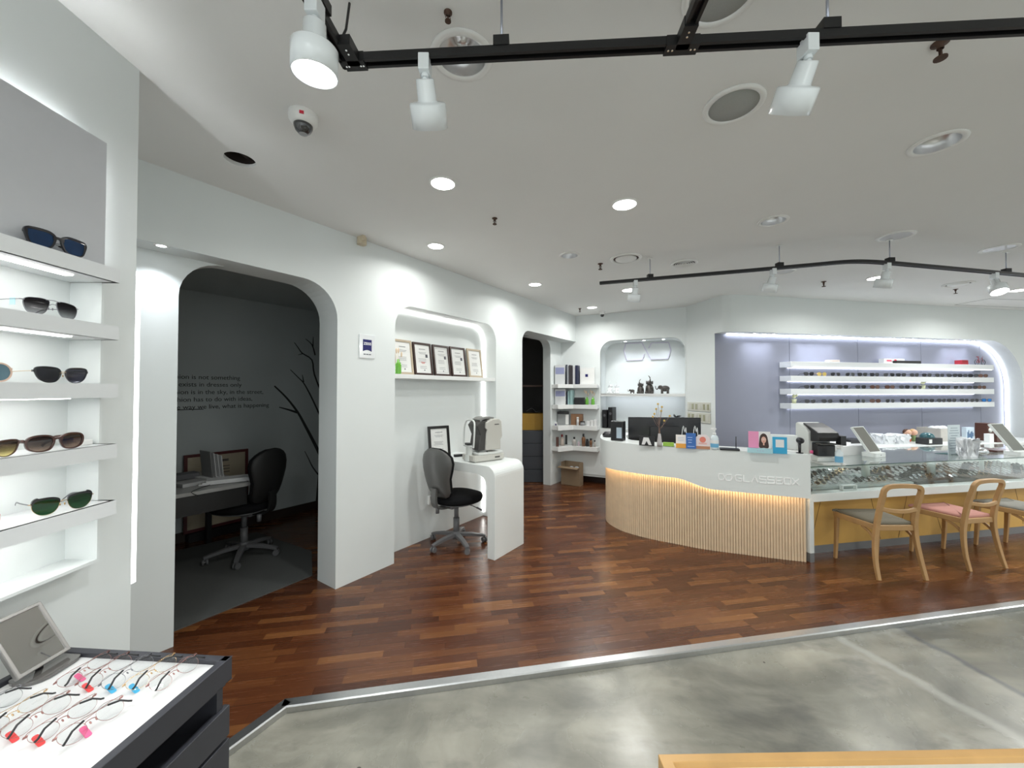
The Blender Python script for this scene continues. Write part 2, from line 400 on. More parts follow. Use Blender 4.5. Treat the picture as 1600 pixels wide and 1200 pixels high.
    z3 = N('ShaderNodeMix'); z3.data_type = 'RGBA'; L(q3.outputs[0], z3.inputs[0]); L(z2.outputs[2], z3.inputs[6]); z3.inputs[7].default_value = (0.55, 0.54, 0.50, 1)
    L(z3.outputs[2], b.inputs['Base Color'])
    r = N('ShaderNodeMapRange'); r.inputs[3].default_value = 0.38; r.inputs[4].default_value = 0.16; L(n1.outputs['Fac'], r.inputs[0]); L(r.outputs[0], b.inputs['Roughness'])
    bp = N('ShaderNodeBump'); bp.inputs['Strength'].default_value = 0.25; bp.inputs['Distance'].default_value = 0.01; L(n1.outputs['Fac'], bp.inputs['Height']); L(bp.outputs[0], b.inputs['Normal'])
    return m
FZ = -0.03
M_floor = wood_floor_mat(); M_conc = concrete_mat()

# ================================================================== wall frames
F1 = at_z(524, 921)
LW = Frame((F1.x, F1.y), math.radians(90-34.8))       # doorway wall, room on the right of it
T = 2.38                                               # height of the arches
sK = LW.X(900)                                         # where the header meets the logo wall
K = LW.P(sK, 0)
cB = Vector((0, 0, 0)); 
cornB = at_z(1072, 479, CEIL)                          # outer corner of the logo wall
angB = math.atan2(cornB.y-K.y, cornB.x-K.x)
BW = Frame((K.x, K.y), angB)
lenB = (Vector((cornB.x, cornB.y, 0))-K).length
R0 = at_z(1150, 459.8, CEIL)
R1 = at_z(1600, 485.2, CEIL)
angR = math.atan2(R1.y-R0.y, R1.x-R0.x)
RW = Frame((R0.x, R0.y), angR)
NT = 2.33                                              # top of the lavender niche
PANR = 0.22                                            # its recess

# ---- floors
FZ = -0.03
q1 = at_z(1600, 938); q0 = at_z(445, 1093); qL = at_z(362, 1153)
dS = (q1-q0).normalized(); dL = (qL-q0).normalized()
far = q1 + dS*6; near = q0 + dL*1.6
fl = [(q0.x, q0.y), (far.x, far.y), (far.x, 9.0), (-5.2, 9.0), (-5.2, near.y), (near.x, near.y)]
o = struct(MB().prism([fl], FZ-0.1, 0).build('floor', M_floor))
nS = Vector((dS.y, -dS.x, 0)); nL = Vector((-dL.y, dL.x, 0))
if nL.y > 0 and nL.x < 0: nL = -nL
# concrete: everything on the near side
cf = [(q0.x, q0.y), (far.x, far.y), (12, -4), (-5.2, -4), (-5.2, near.y), (near.x, near.y)]
o = struct(MB().prism([cf], FZ-0.1, FZ).build('floor.001', M_conc))
# steel edging
def edging(a, b, n, name):
    w, t = 0.06, 0.003
    mb = MB(); d = (b-a).normalized()
    P = lambda s_, k, z: Vector((s_.x+n.x*k, s_.y+n.y*k, z))
    prof = [(0, 0.001), (0, 0.004), (0.048, 0.004), (0.054, -0.002), (0.054, FZ+0.0005), (0.051, FZ+0.0005), (0.051, 0.001)]
    mb.loft([[P(a, k, z) for k, z in prof], [P(b, k, z) for k, z in prof]], smooth=False)
    return struct(mb.build(name, M_steel))
nm = (nS+nL).normalized()
edging(q0, far, nS, 'trim_1'); edging(q0 - dL*0.0, near, nL, 'trim_2')

# ---- ceiling with a round hole over the first doorway
hole_c = on_ceiling(375, 250)
hl = [(hole_c.x+0.075*math.cos(a*PI/12), hole_c.y+0.075*math.sin(a*PI/12)) for a in range(24)]
DL_ON = [(692, 286, .072), (681, 384, .066), (976, 319, .078), (836, 444, .07), (925, 480, .07), (983, 453, .085), (1370, 434, .085), (1593, 453, .085)]
DL_OFF = [(722, 88, .105), (1464, 224, .10), (1208, 345, .09), (890, 399, .085), (1399, 369, .11), (1226, 424, .09), (1561, 388, .11)]
hl2 = []
loops = [[(-5.2, -4), (12, -4), (12, 9), (-5.2, 9)], hl]
for px, py, r in DL_OFF[:4]:
    c = on_ceiling(px, py); loops.append([(c.x+r*0.86*math.cos(a*PI/12), c.y+r*0.86*math.sin(a*PI/12)) for a in range(24)])
struct(MB().prism(loops, CEIL, CEIL+0.02).build('ceiling', M_ceil))
o = MB().cyl((hole_c.x, hole_c.y, CEIL+0.005), (hole_c.x, hole_c.y, CEIL+0.12), 0.077, n=24, cap=False)
o.cyl((hole_c.x, hole_c.y, CEIL+0.119), (hole_c.x, hole_c.y, CEIL+0.13), 0.078, n=24); o.mi = 0
o.box((hole_c.x, hole_c.y, CEIL+0.05), (0.02, 0.15, 0.012))
ob = o.build('ceiling_hole', mat('hole_brown', (0.03, 0.02, 0.018), 0.8)); tag(ob, 'open round dark hole in the ceiling above the first doorway', 'ceiling hole')
struct(MB().prism([[(-5.2, -4), (12, -4), (12, 9), (-5.2, 9)]], CEIL+0.30, CEIL+0.32).build('ceiling.001', M_dark))

# ---- doorway wall (local: x along, y into wall, z up)
s617, s775, s816 = LW.X(617), LW.X(775), LW.X(816)
s470 = LW.X(470)
sL = -3.4
R1a = 0.27; RN = 0.21; NTop = 2.35; R2 = 0.17
out = [(0, 0), (0, T-R1a)] + arc(-R1a, T-R1a, R1a, 0, PI/2, 10)[1:] + [(sL, T), (sL, CEIL), (sK+0.02, CEIL), (sK+0.02, T)]
out += list(reversed([(s816+R2-R2*math.cos(a), T-R2+R2*math.sin(a)) for a in [PI/2*i/8 for i in range(9)]])) 
out += [(s816, 0), (s775, 0)]
out += arc(s775-RN, NTop-RN, RN, 0, PI/2, 8) + arc(s617+RN, NTop-RN, RN, PI/2, PI, 8) + [(s617, 0)]
struct(MB().panel([out], 0, 0.26, M=LW.M).build('wall_left', M_wall))
# recessed pier at the left of the first doorway
s276 = LW.X(277, 0.166)
RP = 0.24
out = [(sL, 0), (s276, 0), (s276, T-RP)] + [(s276+RP-RP*math.cos(a), T-RP+RP*math.sin(a)) for a in [PI/2*i/8 for i in range(1, 9)]] + [(sL, T)]
struct(MB().panel([out], 0.166, 0.259, M=LW.M).build('wall_left_pier', M_wall))
# niche back
struct(MB().box(((s617+s775)/2, 0.22, 1.3), (s775-s617+0.3, 0.04, 2.6), M=LW.M).build('wall_niche', M_wall))
# recessed jamb right of the second doorway, running to the logo wall
s861 = LW.X(861, 0.25)
RJ = 0.16
out = [(s861, 0), (s861, T-RJ)] + arc(s861-RJ, T-RJ, RJ, 0, PI/2, 8)[1:] + [(s861-RJ-0.5, T), (s861-RJ-.5, T+0.3), (sK+1.0, T+0.3), (sK+1.0, 0)]
struct(MB().panel([out], 0.262, 0.40, M=LW.M).build('wall_left_jamb', M_wall))
# rooms behind
M_rw = mat('back_room_wall', (0.52, 0.56, 0.56), 0.8, noise=0.02, nscale=5)
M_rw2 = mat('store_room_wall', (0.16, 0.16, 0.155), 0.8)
def room(s0, s1, r0, r1, zc, m, tagn):
    th = 0.06
    struct(MB().box(((s0+s1)/2, r1+th/2, zc/2), (s1-s0+2*th, th, zc), M=LW.M).build('wall_'+tagn+'_back', m))
    struct(MB().box((s0-th/2, (r0+r1)/2, zc/2), (th, r1-r0, zc), M=LW.M).build('wall_'+tagn+'_left', m))
    struct(MB().box((s1+th/2, (r0+r1)/2, zc/2), (th, r1-r0, zc), M=LW.M).build('wall_'+tagn+'_right', m))
    struct(MB().box(((s0+s1)/2, (r0+r1)/2, zc+th/2), (s1-s0+2*th, r1-r0+2*th, th), M=LW.M).build('ceiling', m))
RB = 2.19
room(-3.3, 1.35, 0.261, RB, 2.6, M_rw, 'office')
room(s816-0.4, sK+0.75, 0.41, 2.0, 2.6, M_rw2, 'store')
struct(MB().box((-1.0, RB-0.008, 0.05), (4.6, 0.015, 0.10), M=LW.M).build('baseboard_office', mat('brown_base', (0.03, 0.018, 0.012), 0.5)))

# ---- logo wall
M_kick = mat('dark_kick', (0.03, 0.012, 0.008), 0.5)
bx0, bx1 = BW.X(938), lenB
b_t, b_b = 2.37, 0.93
rB = 0.20
nh = [(bx0, b_b), (lenB-0.02, b_b), (lenB-0.02, b_t-rB)] + arc(lenB-0.02-rB, b_t-rB, rB, 0, PI/2, 8)[1:] + arc(bx0+rB, b_t-rB, rB, PI/2, PI, 8)
struct(MB().panel([[(-0.42, 0.16), (lenB, 0.16), (lenB, CEIL), (-0.42, CEIL)], nh], 0, 0.06, M=BW.M).build('wall_back', M_wall))
NB = 0.40
mb = MB()
mb.panel([[(bx0-0.05, b_b-0.05), (lenB, b_b-0.05), (lenB, b_t+0.05), (bx0-0.05, b_t+0.05)]], NB, NB+0.03, M=BW.M)      # back
path = [(bx0, b_b)] + [(x, z) for x, z in reversed(arc(bx0+rB, b_t-rB, rB, PI/2, PI, 8))] + [(x, z) for x, z in reversed(arc(lenB-0.02-rB, b_t-rB, rB, 0, PI/2, 8))] + [(lenB-0.02, b_b), (bx0, b_b)]
mb.loft([[BW.M @ Vector((x, 0.03, z)) for x, z in path], [BW.M @ Vector((x, NB+0.005, z)) for x, z in path]], cap=False, closed=False, smooth=False)
struct(mb.build('wall_back_niche', M_wall))
struct(MB().box((lenB/2-0.2, 0.2, 0.08), (lenB+0.5, 0.02, 0.16), M=BW.M).build('baseboard_back', M_kick))
struct(MB().box((lenB/2, 0.14, 0.14), (lenB+0.2, 0.25, 0.03), M=BW.M).build('wall_back_base', M_wall))

# ---- pier and rounded header corner, lavender niche wall
e0 = Vector((cornB.x, cornB.y)); e1 = RW.P(-0.15, PANR); e1 = Vector((e1.x, e1.y))
pl = [tuple(e0), tuple(e1), (e1.x+0.02, e1.y+0.006), (e1.x+0.1, e1.y+0.7), (e0.x+0.15, e0.y+0.4)]
struct(MB().prism([pl], 0, NT+0.1).build('wall_pier', M_wall))
cv = cr([tuple(e0)+(0,), (e0.x*0.45+e1.x*0.55, e0.y*0.45+e1.y*0.55, 0), (e1.x+0.015, e1.y-0.06, 0), (e1.x+0.07, e1.y-0.15, 0), (R0.x, R0.y, 0), tuple(RW.P(0.4, 0))], 6)
pl = [(p.x, p.y) for p in cv] + [tuple(RW.P(0.4, 0.2))[:2], (e1.x+0.1, e1.y+0.6), (e0.x+0.15, e0.y+0.4)]
struct(MB().prism([pl], NT, CEIL, smooth=False).build('wall_header_corner', M_wall))
tA = RW.X(1540); RA = 0.72; tE = RW.X(1599)
out = [(0.39, NT), (tE-RA, NT)] + list(reversed(arc(tE-RA, NT-RA, RA, 0, PI/2, 14)))[1:] + [(tE, 0), (9, 0), (9, CEIL), (0.39, CEIL)]
struct(MB().panel([out], 0, 0.2, M=RW.M).build('wall_right', M_wall))
mb = MB()
seams = [RW.X(1234, PANR), RW.X(1341, PANR), RW.X(1440, PANR), RW.X(1532, PANR)]
ed = [-0.15] + seams + [tE+0.4]
for a, b in zip(ed, ed[1:]):
    mb.box(((a+b)/2, PANR+0.01, 1.25), (b-a-0.006, 0.02, 2.5), M=RW.M)
mb.mi = 1; mb.box(((ed[0]+ed[-1])/2, PANR+0.03, 1.25), (ed[-1]-ed[0], 0.012, 2.5), M=RW.M)
struct(mb.build('wall_lavender', [M_lav, M_dark]))
# LED line around the lavender niche (a light strip under the header)
mb = MB(); p = [(0.05, NT)] + [(tE-RA, NT)] + list(reversed(arc(tE-RA, NT-RA, RA, 0, PI/2, 14)))[1:] + [(tE, 0.9)]
ins = 0.008
pp = [(0.02, NT-ins), (tE-RA, NT-ins)] + list(reversed(arc(tE-RA, NT-RA, RA-ins, 0, PI/2, 14)))[1:] + [(tE-ins, 0.8)]
mb.sweep([RW.M @ Vector((x, PANR-0.03, z)) for x, z in pp], 0.014, 0.02, up=tuple(RW.dy))
tag(mb.build('light_strip', M_ledc), 'bright cool LED strip around the inside of the lavender display niche', 'light strip')
# niche in the doorway wall: LED line at the back along top and right
mb = MB(); y = 0.188
pp = [(s617+0.012, 0.05), (s617+0.012, NTop-RN)] + list(reversed(arc(s617+RN, NTop-RN, RN-0.012, PI/2, PI, 8)))[1:] + list(reversed(arc(s775-RN, NTop-RN, RN-0.012, 0, PI/2, 8))) + [(s775-0.012, 0.05)]
mb.sweep([LW.M @ Vector((x, y, z)) for x, z in pp], 0.008, 0.010, up=tuple(LW.dy))
tag(mb.build('light_strip', M_led), 'warm white LED strip in the back edge of the certificate niche', 'light strip')
# logo niche strip under its shelf
tag(MB().box((bx0+(lenB-bx0)/2, 0.20, 1.4675), (lenB-bx0-0.2, 0.02, 0.010), M=BW.M).build('light_strip', M_ledc), 'LED strip under the logo niche shelf behind the monitor', 'light strip')

# ---- near left display wall
XB = at_z(218, 110, CEIL).x
YB = at_z(218, 110, CEIL).y
# right and rear enclosure of the shop
struct(MB().box((11.0, 2.5, CEIL/2), (0.1, 13, CEIL)).build('wall_far_right', M_wall))
tag(MB().box((XB-0.008, YB+0.013, 1.41), (0.012, 0.018, 1.22)).build('light_strip', mat('edge_light', (1, 1, 1), 0.5, emit=(0.97, 0.98, 1.0), estr=3.0)), 'vertical LED strip along the far edge of the near display wall', 'light strip')
# ================================================================== eyewear builder
def outl(pts, n=5): return [(p.x, p.y) for p in cr([(x/1000, z/1000, 0) for x, z in pts], n, closed=True)]
L_WAY = outl([(-23, 12), (-14, 18), (0, 19), (16, 18), (26, 15), (25, 0), (20, -15), (8, -20), (-8, -20), (-18, -14), (-23, 0)])
L_AVI = outl([(-24, 15), (-10, 20), (8, 19), (22, 16), (29, 8), (27, -8), (20, -20), (6, -25), (-10, -20), (-19, -8)])
L_CAT = outl([(-25, 8), (-18, 17), (-2, 20), (16, 20), (27, 16), (26, 2), (18, -14), (2, -22), (-14, -19), (-23, -6)])
L_BIG = outl([(-27, 5), (-22, 16), (-8, 21), (10, 21), (25, 16), (30, 4), (26, -12), (12, -20), (-6, -21), (-20, -15)])
L_CLB = outl([(-24, 10), (-14, 17), (2, 19), (18, 17), (25, 8), (23, -7), (12, -20), (-2, -23), (-15, -18), (-23, -5)])
L_RND = outl([(24*math.cos(a*PI/6), 22.5*math.sin(a*PI/6)) for a in range(12)])
L_OVL = outl([(25*math.cos(a*PI/6), 20*math.sin(a*PI/6)) for a in range(12)])
def grow(o, w, top=None):
    n = len(o); r = []
    for i, (x, z) in enumerate(o):
        a = Vector(o[(i-1) % n]); b = Vector(o[(i+1) % n]); t = (b-a).normalized(); nn = Vector((t.y, -t.x))
        if nn.dot(Vector((x, z))) < 0: nn = -nn
        k = w if top is None else w + (top-w)*max(0, min(1, (z/0.02)*0.5+0.5))**1.5
        r.append((x+nn.x*k, z+nn.y*k))
    return r
def eyewear(name, label, cat, lens, mframe, mlens, gap=66, rim=2.2, top=None, thick=0.004, mtemple=None, mbridge=None, dbl=False, tw=0.006, folded=False, k=1.1, browline=None, group=None, simple=False, tlen=0.128):
    """local: x along the front, front faces -y, stands on z=0"""
    root = thing(name, label, cat, group=group)
    zb = -min(z for x, z in lens) + (0.0005 if rim < 0.3 else rim/1000)
    cx = gap/2000
    wrap = lambda me: [setattr(v.co, 'y', v.co.y + k*v.co.x*v.co.x) for v in me.vertices]
    f = MB()
    for s in (-1, 1):
        ol = [(s*x+s*cx, z+zb) for x, z in lens]
        if rim > 0:
            if browline:
                oo = [(s*x+s*cx, z+zb) for x, z in grow(lens, 0.0006)]
                f.panel([oo, ol], -thick/2, thick/2, smooth=True)
            else:
                oo = [(s*x+s*cx, z+zb) for x, z in grow(lens, rim/1000, top and top/1000)]
                f.panel([oo, ol], -thick/2, thick/2, smooth=True)
    xmin = min(x for x, z in lens)
    zt = max(z for x, z in lens)+zb
    xo = cx+max(x for x, z in lens)
    bz = zb+0.006
    mbd = [mframe, mbridge or mframe]
    if rim >= 2 and not browline and mbridge is None:
        f.panel([[(-cx-xmin*1, bz+0.008), (0, bz+0.010), (cx+xmin*1, bz+0.008), (cx+xmin, bz-0.001), (0.004, bz+0.002), (-0.004, bz+0.002), (-cx-xmin, bz-0.001)]] if False else [[(-(cx+xmin)-0.002, bz+0.009), (cx+xmin+0.002, bz+0.009), (cx+xmin+0.002, bz-0.001), (0.003, bz+0.003), (-0.003, bz+0.003), (-(cx+xmin)-0.002, bz-0.001)]], -thick/2, thick/2)
    else:
        f.mi = 1
        q = cx+xmin
        f.sweep([(-q-0.001, 0, bz-0.002), (-q*0.5, -0.003, bz+0.003), (q*0.5, -0.003, bz+0.003), (q+0.001, 0, bz-0.002)], 0.0018, n=6)
        if dbl: f.sweep([(-q-0.008, 0, zt-0.002), (0, -0.003, zt-0.0005), (q+0.008, 0, zt-0.002)], 0.002, n=6)
        for s in (-1, 1): f.ball((s*q*0.55, 0.006, bz-0.009), 0.003, 6, (0.6, 0.5, 1.3))
        f.mi = 0
    for s in (-1, 1):   # end pieces
        f.box((s*(xo+0.0015), 0.002, zb+0.010), (0.007, 0.006, 0.006 if rim >= 2 else 0.002))
    me = f.mesh('frame_front'); wrap(me)
    o = bpy.data.objects.new('frame_front', me); COL.objects.link(o); o.parent = root; me.materials.append(mframe); me.materials.append(mbridge or mframe)
    if browline:
        b = MB()
        for s in (-1, 1):
            up = [(x, z) for x, z in lens if z > 0.002]; up.sort()
            lo = up; hi = [(x+0.001*(1 if x > 0 else -1), z+0.0055+(0.003 if x > 0.015 else 0)) for x, z in reversed(up)]
            b.panel([[(s*x+s*cx, z+zb-0.001) for x, z in lo+hi]], -0.003, 0.003)
        me = b.mesh('brow'); wrap(me); ob = bpy.data.objects.new('brow', me); COL.objects.link(ob); ob.parent = root; me.materials.append(browline)
    for s in (-1, 1):
        l = MB(); l.panel([[(s*x+s*cx, z+zb) for x, z in grow(lens, 0.0004)]], -0.0008, 0.0008)
        me = l.mesh('lens'); wrap(me); ob = bpy.data.objects.new('lens', me); COL.objects.link(ob); ob.parent = root; me.materials.append(mlens)
    for s in (-1, 1):
        t = MB(); x0 = s*(xo+0.004); y0 = k*x0*x0+0.002; z0 = zb+0.010
        if folded:
            y1 = y0+0.004+(0.003 if s > 0 else 0)
            t.sweep([(x0, y0, z0), (x0-s*0.004, y1+0.004, z0), (x0-s*0.03, y1+0.012, z0-0.002), (x0-s*0.085, y1+0.016, z0-0.010)], 0.0013, 0.0014, n=6)
            t.mi = 1; t.sweep([(x0-s*0.083, y1+0.016, z0-0.010), (x0-s*0.105, y1+0.014, z0-0.016), (x0-s*0.118, y1+0.008, z0-0.026), (x0-s*0.124, y1+0.006, max(0.003, z0-0.034))], 0.0032, 0.005, n=6)
        else:
            w = tw
            pts = [(x0, y0, z0), (x0-s*0.002, y0+0.05, z0-0.001), (x0-s*0.008, y0+tlen*0.7, z0-0.004), (x0-s*0.014, y0+tlen*0.9, max(0.004, z0-0.020)), (x0-s*0.016, y0+tlen, 0.003)]
            t.sweep(cr(pts, 4), 0.003 if w > 0.004 else 0.0018, w, n=8, taper=lambda u: 1-0.3*abs(u-0.5))
        ob = t.build('temple', [mtemple or mframe, M_black], root)
    return root

m_blk = mat('acetate_black', (0.008, 0.008, 0.012), 0.15, coat=0.5)
m_gold = mat('gold_wire', (0.70, 0.50, 0.28), 0.25, 1.0)
m_rose = mat('rose_wire', (0.38, 0.20, 0.18), 0.3, 1.0)
m_gun = mat('gunmetal_wire', (0.25, 0.25, 0.27), 0.3, 1.0)
m_tort = mat('tortoise', (0.06, 0.022, 0.016), 0.15, noise=0.6, nscale=60, coat=0.5)
m_pinkf = mat('blush_acetate', (0.72, 0.52, 0.42), 0.25)
m_bluel = mat('blue_mirror_lens', (0.004, 0.035, 0.11), 0.04, 0.35, noise=0.5, nscale=25, coat=0.6)
m_grad = grad_lens('grey_gradient_lens', (0.07, 0.055, 0.065), (0.62, 0.62, 0.63), 0.006, 0.036, gloss=(0.45, 0.45, 0.45))
m_greyl = grad_lens('dark_violet_lens', (0.07, 0.065, 0.09), (0.10, 0.09, 0.12), 0.0, 0.05)
m_browng = grad_lens('brown_gradient_lens', (0.10, 0.05, 0.045), (0.55, 0.46, 0.40), 0.005, 0.04)
m_yelg = grad_lens('yellow_gradient_lens', (0.28, 0.22, 0.18), (0.85, 0.78, 0.50), 0.005, 0.035)
m_green = grad_lens('green_lens', (0.015, 0.16, 0.07), (0.03, 0.24, 0.11), 0.0, 0.05)
m_teal = mat('teal_mirror_lens', (0.16, 0.26, 0.32), 0.06, 0.6)
m_demo = glassy('demo_lens', (0.97, 0.98, 0.98), 1.5)

# ================================================================== near left display: floating panel with five lit shelves
XP = XB + 0.055; ZE = None
YE = -XP*610/(800-160.0)                # far edge of the panel
XK = XP - 0.11
XS = XP + 0.055                        # front of the shelves
YN = -0.35
m_sh = mat('shelf_grey_white', (0.70, 0.72, 0.73), 0.45, noise=0.01)
tops = []
for px, yt in ((188, 421.6), (184, 510.5), (183, 600), (183, 693), (183, 781)):
    # height of each shelf top at the far end of the front face
    v = ray(px, yt); t = YE/v.y; tops.append(H+v.z*t)
zt_ = at_z(0, 0, 1)  # unused
v = ray(164, 224); ptop = H+v.z*(YE/v.y); v = ray(153, 872); pbot = H+v.z*(YE/v.y)
P = MB()
zn1 = tops[0]-0.03                      # the recess starts under the top shelf
P.box((-0.02, -(YE-YN)/2, (ptop+zn1)/2), (0.04, YE-YN, ptop-zn1))
tag(P.build('display_board', M_greyp, None, (XP, YE, 0)), 'grey backlit display board above the near sunglasses shelves', 'display board')
P = MB(); P.box((-0.115, -(YE-YN)/2, (pbot+zn1)/2), (0.01, YE-YN, zn1-pbot))
struct(P.build('wall_display_recess_back', M_wall, None, (XP, YE, 0)))
P = MB()
# the side cheek of the recess and the lower lip
P.box((-0.055, -0.004, (pbot+zn1)/2), (0.11, 0.008, zn1-pbot)); struct(P.build('wall_display_recess_side', M_wall, None, (XP, YE, 0)))
P = MB(); P.box((-0.055, -(YE-YN)/2, pbot-0.005), (0.11, YE-YN, 0.01)); struct(P.build('wall_display_lower_lip', M_wall, None, (XP, YE, 0)))
board = [[(-3.5, 0), (YB, 0), (YB, CEIL), (-3.5, CEIL)], [(YN, pbot-0.005), (YE-0.004, pbot-0.005), (YE-0.004, zn1), (YN, zn1)]]
struct(MB().panel(board, -0.06, 0.0, M=Matrix.Translation((XB-0.06, 0, 0)) @ Matrix.Rotation(PI/2, 4, 'Z')).build('wall_display', M_wall))
# the board behind must let the recess in: light line behind the panel edge
m_glow = mat('panel_glow', (1, 1, 1), 0.5, emit=(0.95, 0.98, 1.0), estr=85)
tag(MB().box((XB+0.006, YE-0.018, (ptop+zn1)/2), (0.006, 0.006, ptop-zn1-0.06)).build('light_strip', m_glow), 'vertical LED strip glowing behind the far edge of the grey display board', 'light strip')
tag(MB().box((XB+0.006, (YE-0.06+YN)/2, ptop-0.015), (0.006, YE-YN-0.10, 0.006)).build('light_strip', m_glow), 'LED strip glowing behind the top edge of the grey display panel', 'light strip')
m_strip = mat('shelf_light', (1, 1, 1), 0.5, emit=(1.0, 0.98, 0.95), estr=9)
ordn = ['top', 'second', 'middle', 'fourth', 'lowest']
shelfdesc = ['under the blue mirrored sunglasses', 'under the gradient aviators', 'under the black sunglasses', 'under the tortoiseshell sunglasses', 'under the green browline sunglasses']
for i, zt in enumerate(tops):
    s = thing('wall_shelf', f'{ordn[i]} white shelf of the near left display, {shelfdesc[i]}', 'shelf', (XS, YE, zt), group=None)
    b = MB(); d = XS-XK; ln = YE-YN
    b.box((-0.006, -ln/2, -0.0235), (0.012, ln, 0.047))
    b.box((-d/2, -ln/2, -0.006), (d-0.002, ln, 0.012))
    b.box((-d/2, -0.006, -0.0235), (d-0.002, 0.012, 0.047))
    b.box((-d/2, -ln/2, -0.041), (d-0.002, ln, 0.012)); b.build('board', m_sh, s)
    c = MB(); c.box((-0.065, -ln/2-0.05, -0.0485), (0.028, ln-0.1, 0.003)); c.build('light_strip', m_strip, s)
def onshelf(o, i, py_, rz=PI/2, dx=0.028):
    o.location = (XS-dx, py_, tops[i]+0.0005); o.rotation_euler.z = rz
def yat(px, x): return -x*610/(800-px)
XG = XS-0.028
g = 'sunglasses on the near left shelves'
a = eyewear('sunglasses', 'black square sunglasses with blue mirrored lenses on the top near shelf', 'sunglasses', L_WAY, m_blk, m_bluel, gap=67, rim=3.0, top=6.5, thick=0.006, group=g, folded=True); onshelf(a, 0, yat(80, XG), PI/2, 0.016)
a.scale = (1.14,)*3; a.rotation_euler.z = PI/2-0.12
a = eyewear('sunglasses', 'metal aviator sunglasses with grey gradient lenses and a double bridge', 'sunglasses', L_AVI, m_gun, m_grad, gap=66, rim=0.9, thick=0.002, dbl=True, tw=0.002, group=g); onshelf(a, 1, yat(80, XG)); a.scale = (1.1,)*3
t = MB(); t.box((-0.064, 0.03, 0.030), (0.001, 0.014, 0.018)); t.build('price_tag', mat('tag_blue', (0.45, 0.75, 0.85), 0.5), a)
a = eyewear('sunglasses', 'black cat-eye sunglasses with a gold bridge on the middle near shelf', 'sunglasses', L_CAT, m_blk, m_greyl, gap=65, rim=2.0, top=3.6, mbridge=m_gold, mtemple=m_gold, tw=0.002, group=g); onshelf(a, 2, yat(98, XG), PI/2-.12); a.scale = (1.03,)*3
a = eyewear('sunglasses', 'oversized tortoiseshell sunglasses with brown gradient lenses', 'sunglasses', L_BIG, m_tort, m_browng, gap=74, rim=3.4, top=4.5, thick=0.007, tw=0.012, group=g); onshelf(a, 3, yat(91, XG), PI/2-.1)
a = eyewear('sunglasses', 'black browline sunglasses with green lenses on the lowest near shelf', 'sunglasses', L_CLB, m_gold, m_green, gap=66, rim=0.8, thick=0.002, browline=m_blk, tw=0.004, mtemple=m_gun, group=g); onshelf(a, 4, yat(103, XG), PI/2-.35); a.scale = (1.12,)*3
a = eyewear('sunglasses', 'blush framed sunglasses with teal mirrored lenses cut off by the left picture edge', 'sunglasses', L_RND, m_pinkf, m_teal, gap=68, rim=4, thick=0.005, group=g); onshelf(a, 2, yat(20, XG)-0.062)
a = eyewear('sunglasses', 'brown cat-eye sunglasses with yellow gradient lenses beside the tortoiseshell pair', 'sunglasses', L_CAT, m_tort, m_yelg, gap=66, rim=1.8, top=3, group=g); onshelf(a, 3, yat(34, XG)-0.064)
a = eyewear('sunglasses', 'pale round sunglasses half out of the picture beside the green browline pair', 'sunglasses', L_RND, m_pinkf, m_greyl, gap=66, rim=4, group=g); onshelf(a, 4, yat(8, XG)-0.063)
b = MB(); b.box((0, 0, 0.008), (0.03, 0.035, 0.016)); b.box((0.002, -0.02, 0.004), (0.02, 0.02, 0.008))
o = b.build('price_label', M_paper); o.location = (XS-0.08, YE-0.035, tops[3]+0.0005); bevel(o, 0.002)
tag(o, 'small white price label right of the tortoiseshell sunglasses', 'label')

# ================================================================== near drawer cabinet with white tray top
CZ = 0.78
cc = at_z(362.5, 1025, CZ); RC = math.radians(-4.5)
cab = thing('drawer_cabinet', 'charcoal drawer cabinet with a white tray top in the lower left corner', 'cabinet', (cc.x, cc.y, FZ), RC)
m_char = mat('charcoal_laminate', (0.035, 0.036, 0.045), 0.45, noise=0.05)
m_tray = mat('white_felt', (0.66, 0.66, 0.66), 0.7, noise=0.01)
cz = CZ-FZ; CL = 1.25; CW = 0.545
b = MB()
b.box((-0.011, -CL/2, cz-0.032), (0.022, CL, 0.064)); b.box((-CW/2, -0.011, cz-0.032), (CW, 0.022, 0.064))
b.box((-CW+0.011, -CL/2, cz-0.032), (0.022, CL, 0.064)); b.box((-CW/2, -CL+0.011, cz-0.032), (CW, 0.022, 0.064))
bevel(b.build('tray_rim', m_char, cab), 0.002)
MB().box((-CW/2, -CL/2, cz-0.027), (CW-0.046, CL-0.046, 0.03)).build('tray_top', m_tray, cab)
b = MB(); b.box((-CW/2-0.02, -CL/2, (cz-0.20)/2), (CW-0.10, CL-0.06, cz-0.20))
b.box((-CW/2, -0.03, (cz-0.065)/2), (CW-0.02, 0.02, cz-0.065))
b.box((-CW/2, -CL/2, cz-0.07), (CW-0.02, CL-0.02, 0.012))
b.build('carcass', m_char, cab)
for k, (z1, z0) in enumerate(((cz-0.134, cz-0.218), (cz-0.228, cz-0.44), (cz-0.45, 0.06))):
    b = MB(); b.box((-0.009, -CL/2, (z0+z1)/2), (0.018, CL-0.01, z1-z0)); d = bevel(b.build('drawer', m_char, cab), 0.002)
    b = MB(); b.box((-0.15, -CL/2, z0+0.02), (0.26, CL-0.03, 0.006)); b.build('drawer_tray', m_char, d)
m_wrap = glassy('plastic_film', (0.75, 0.78, 0.8), 1.45, 0.12)
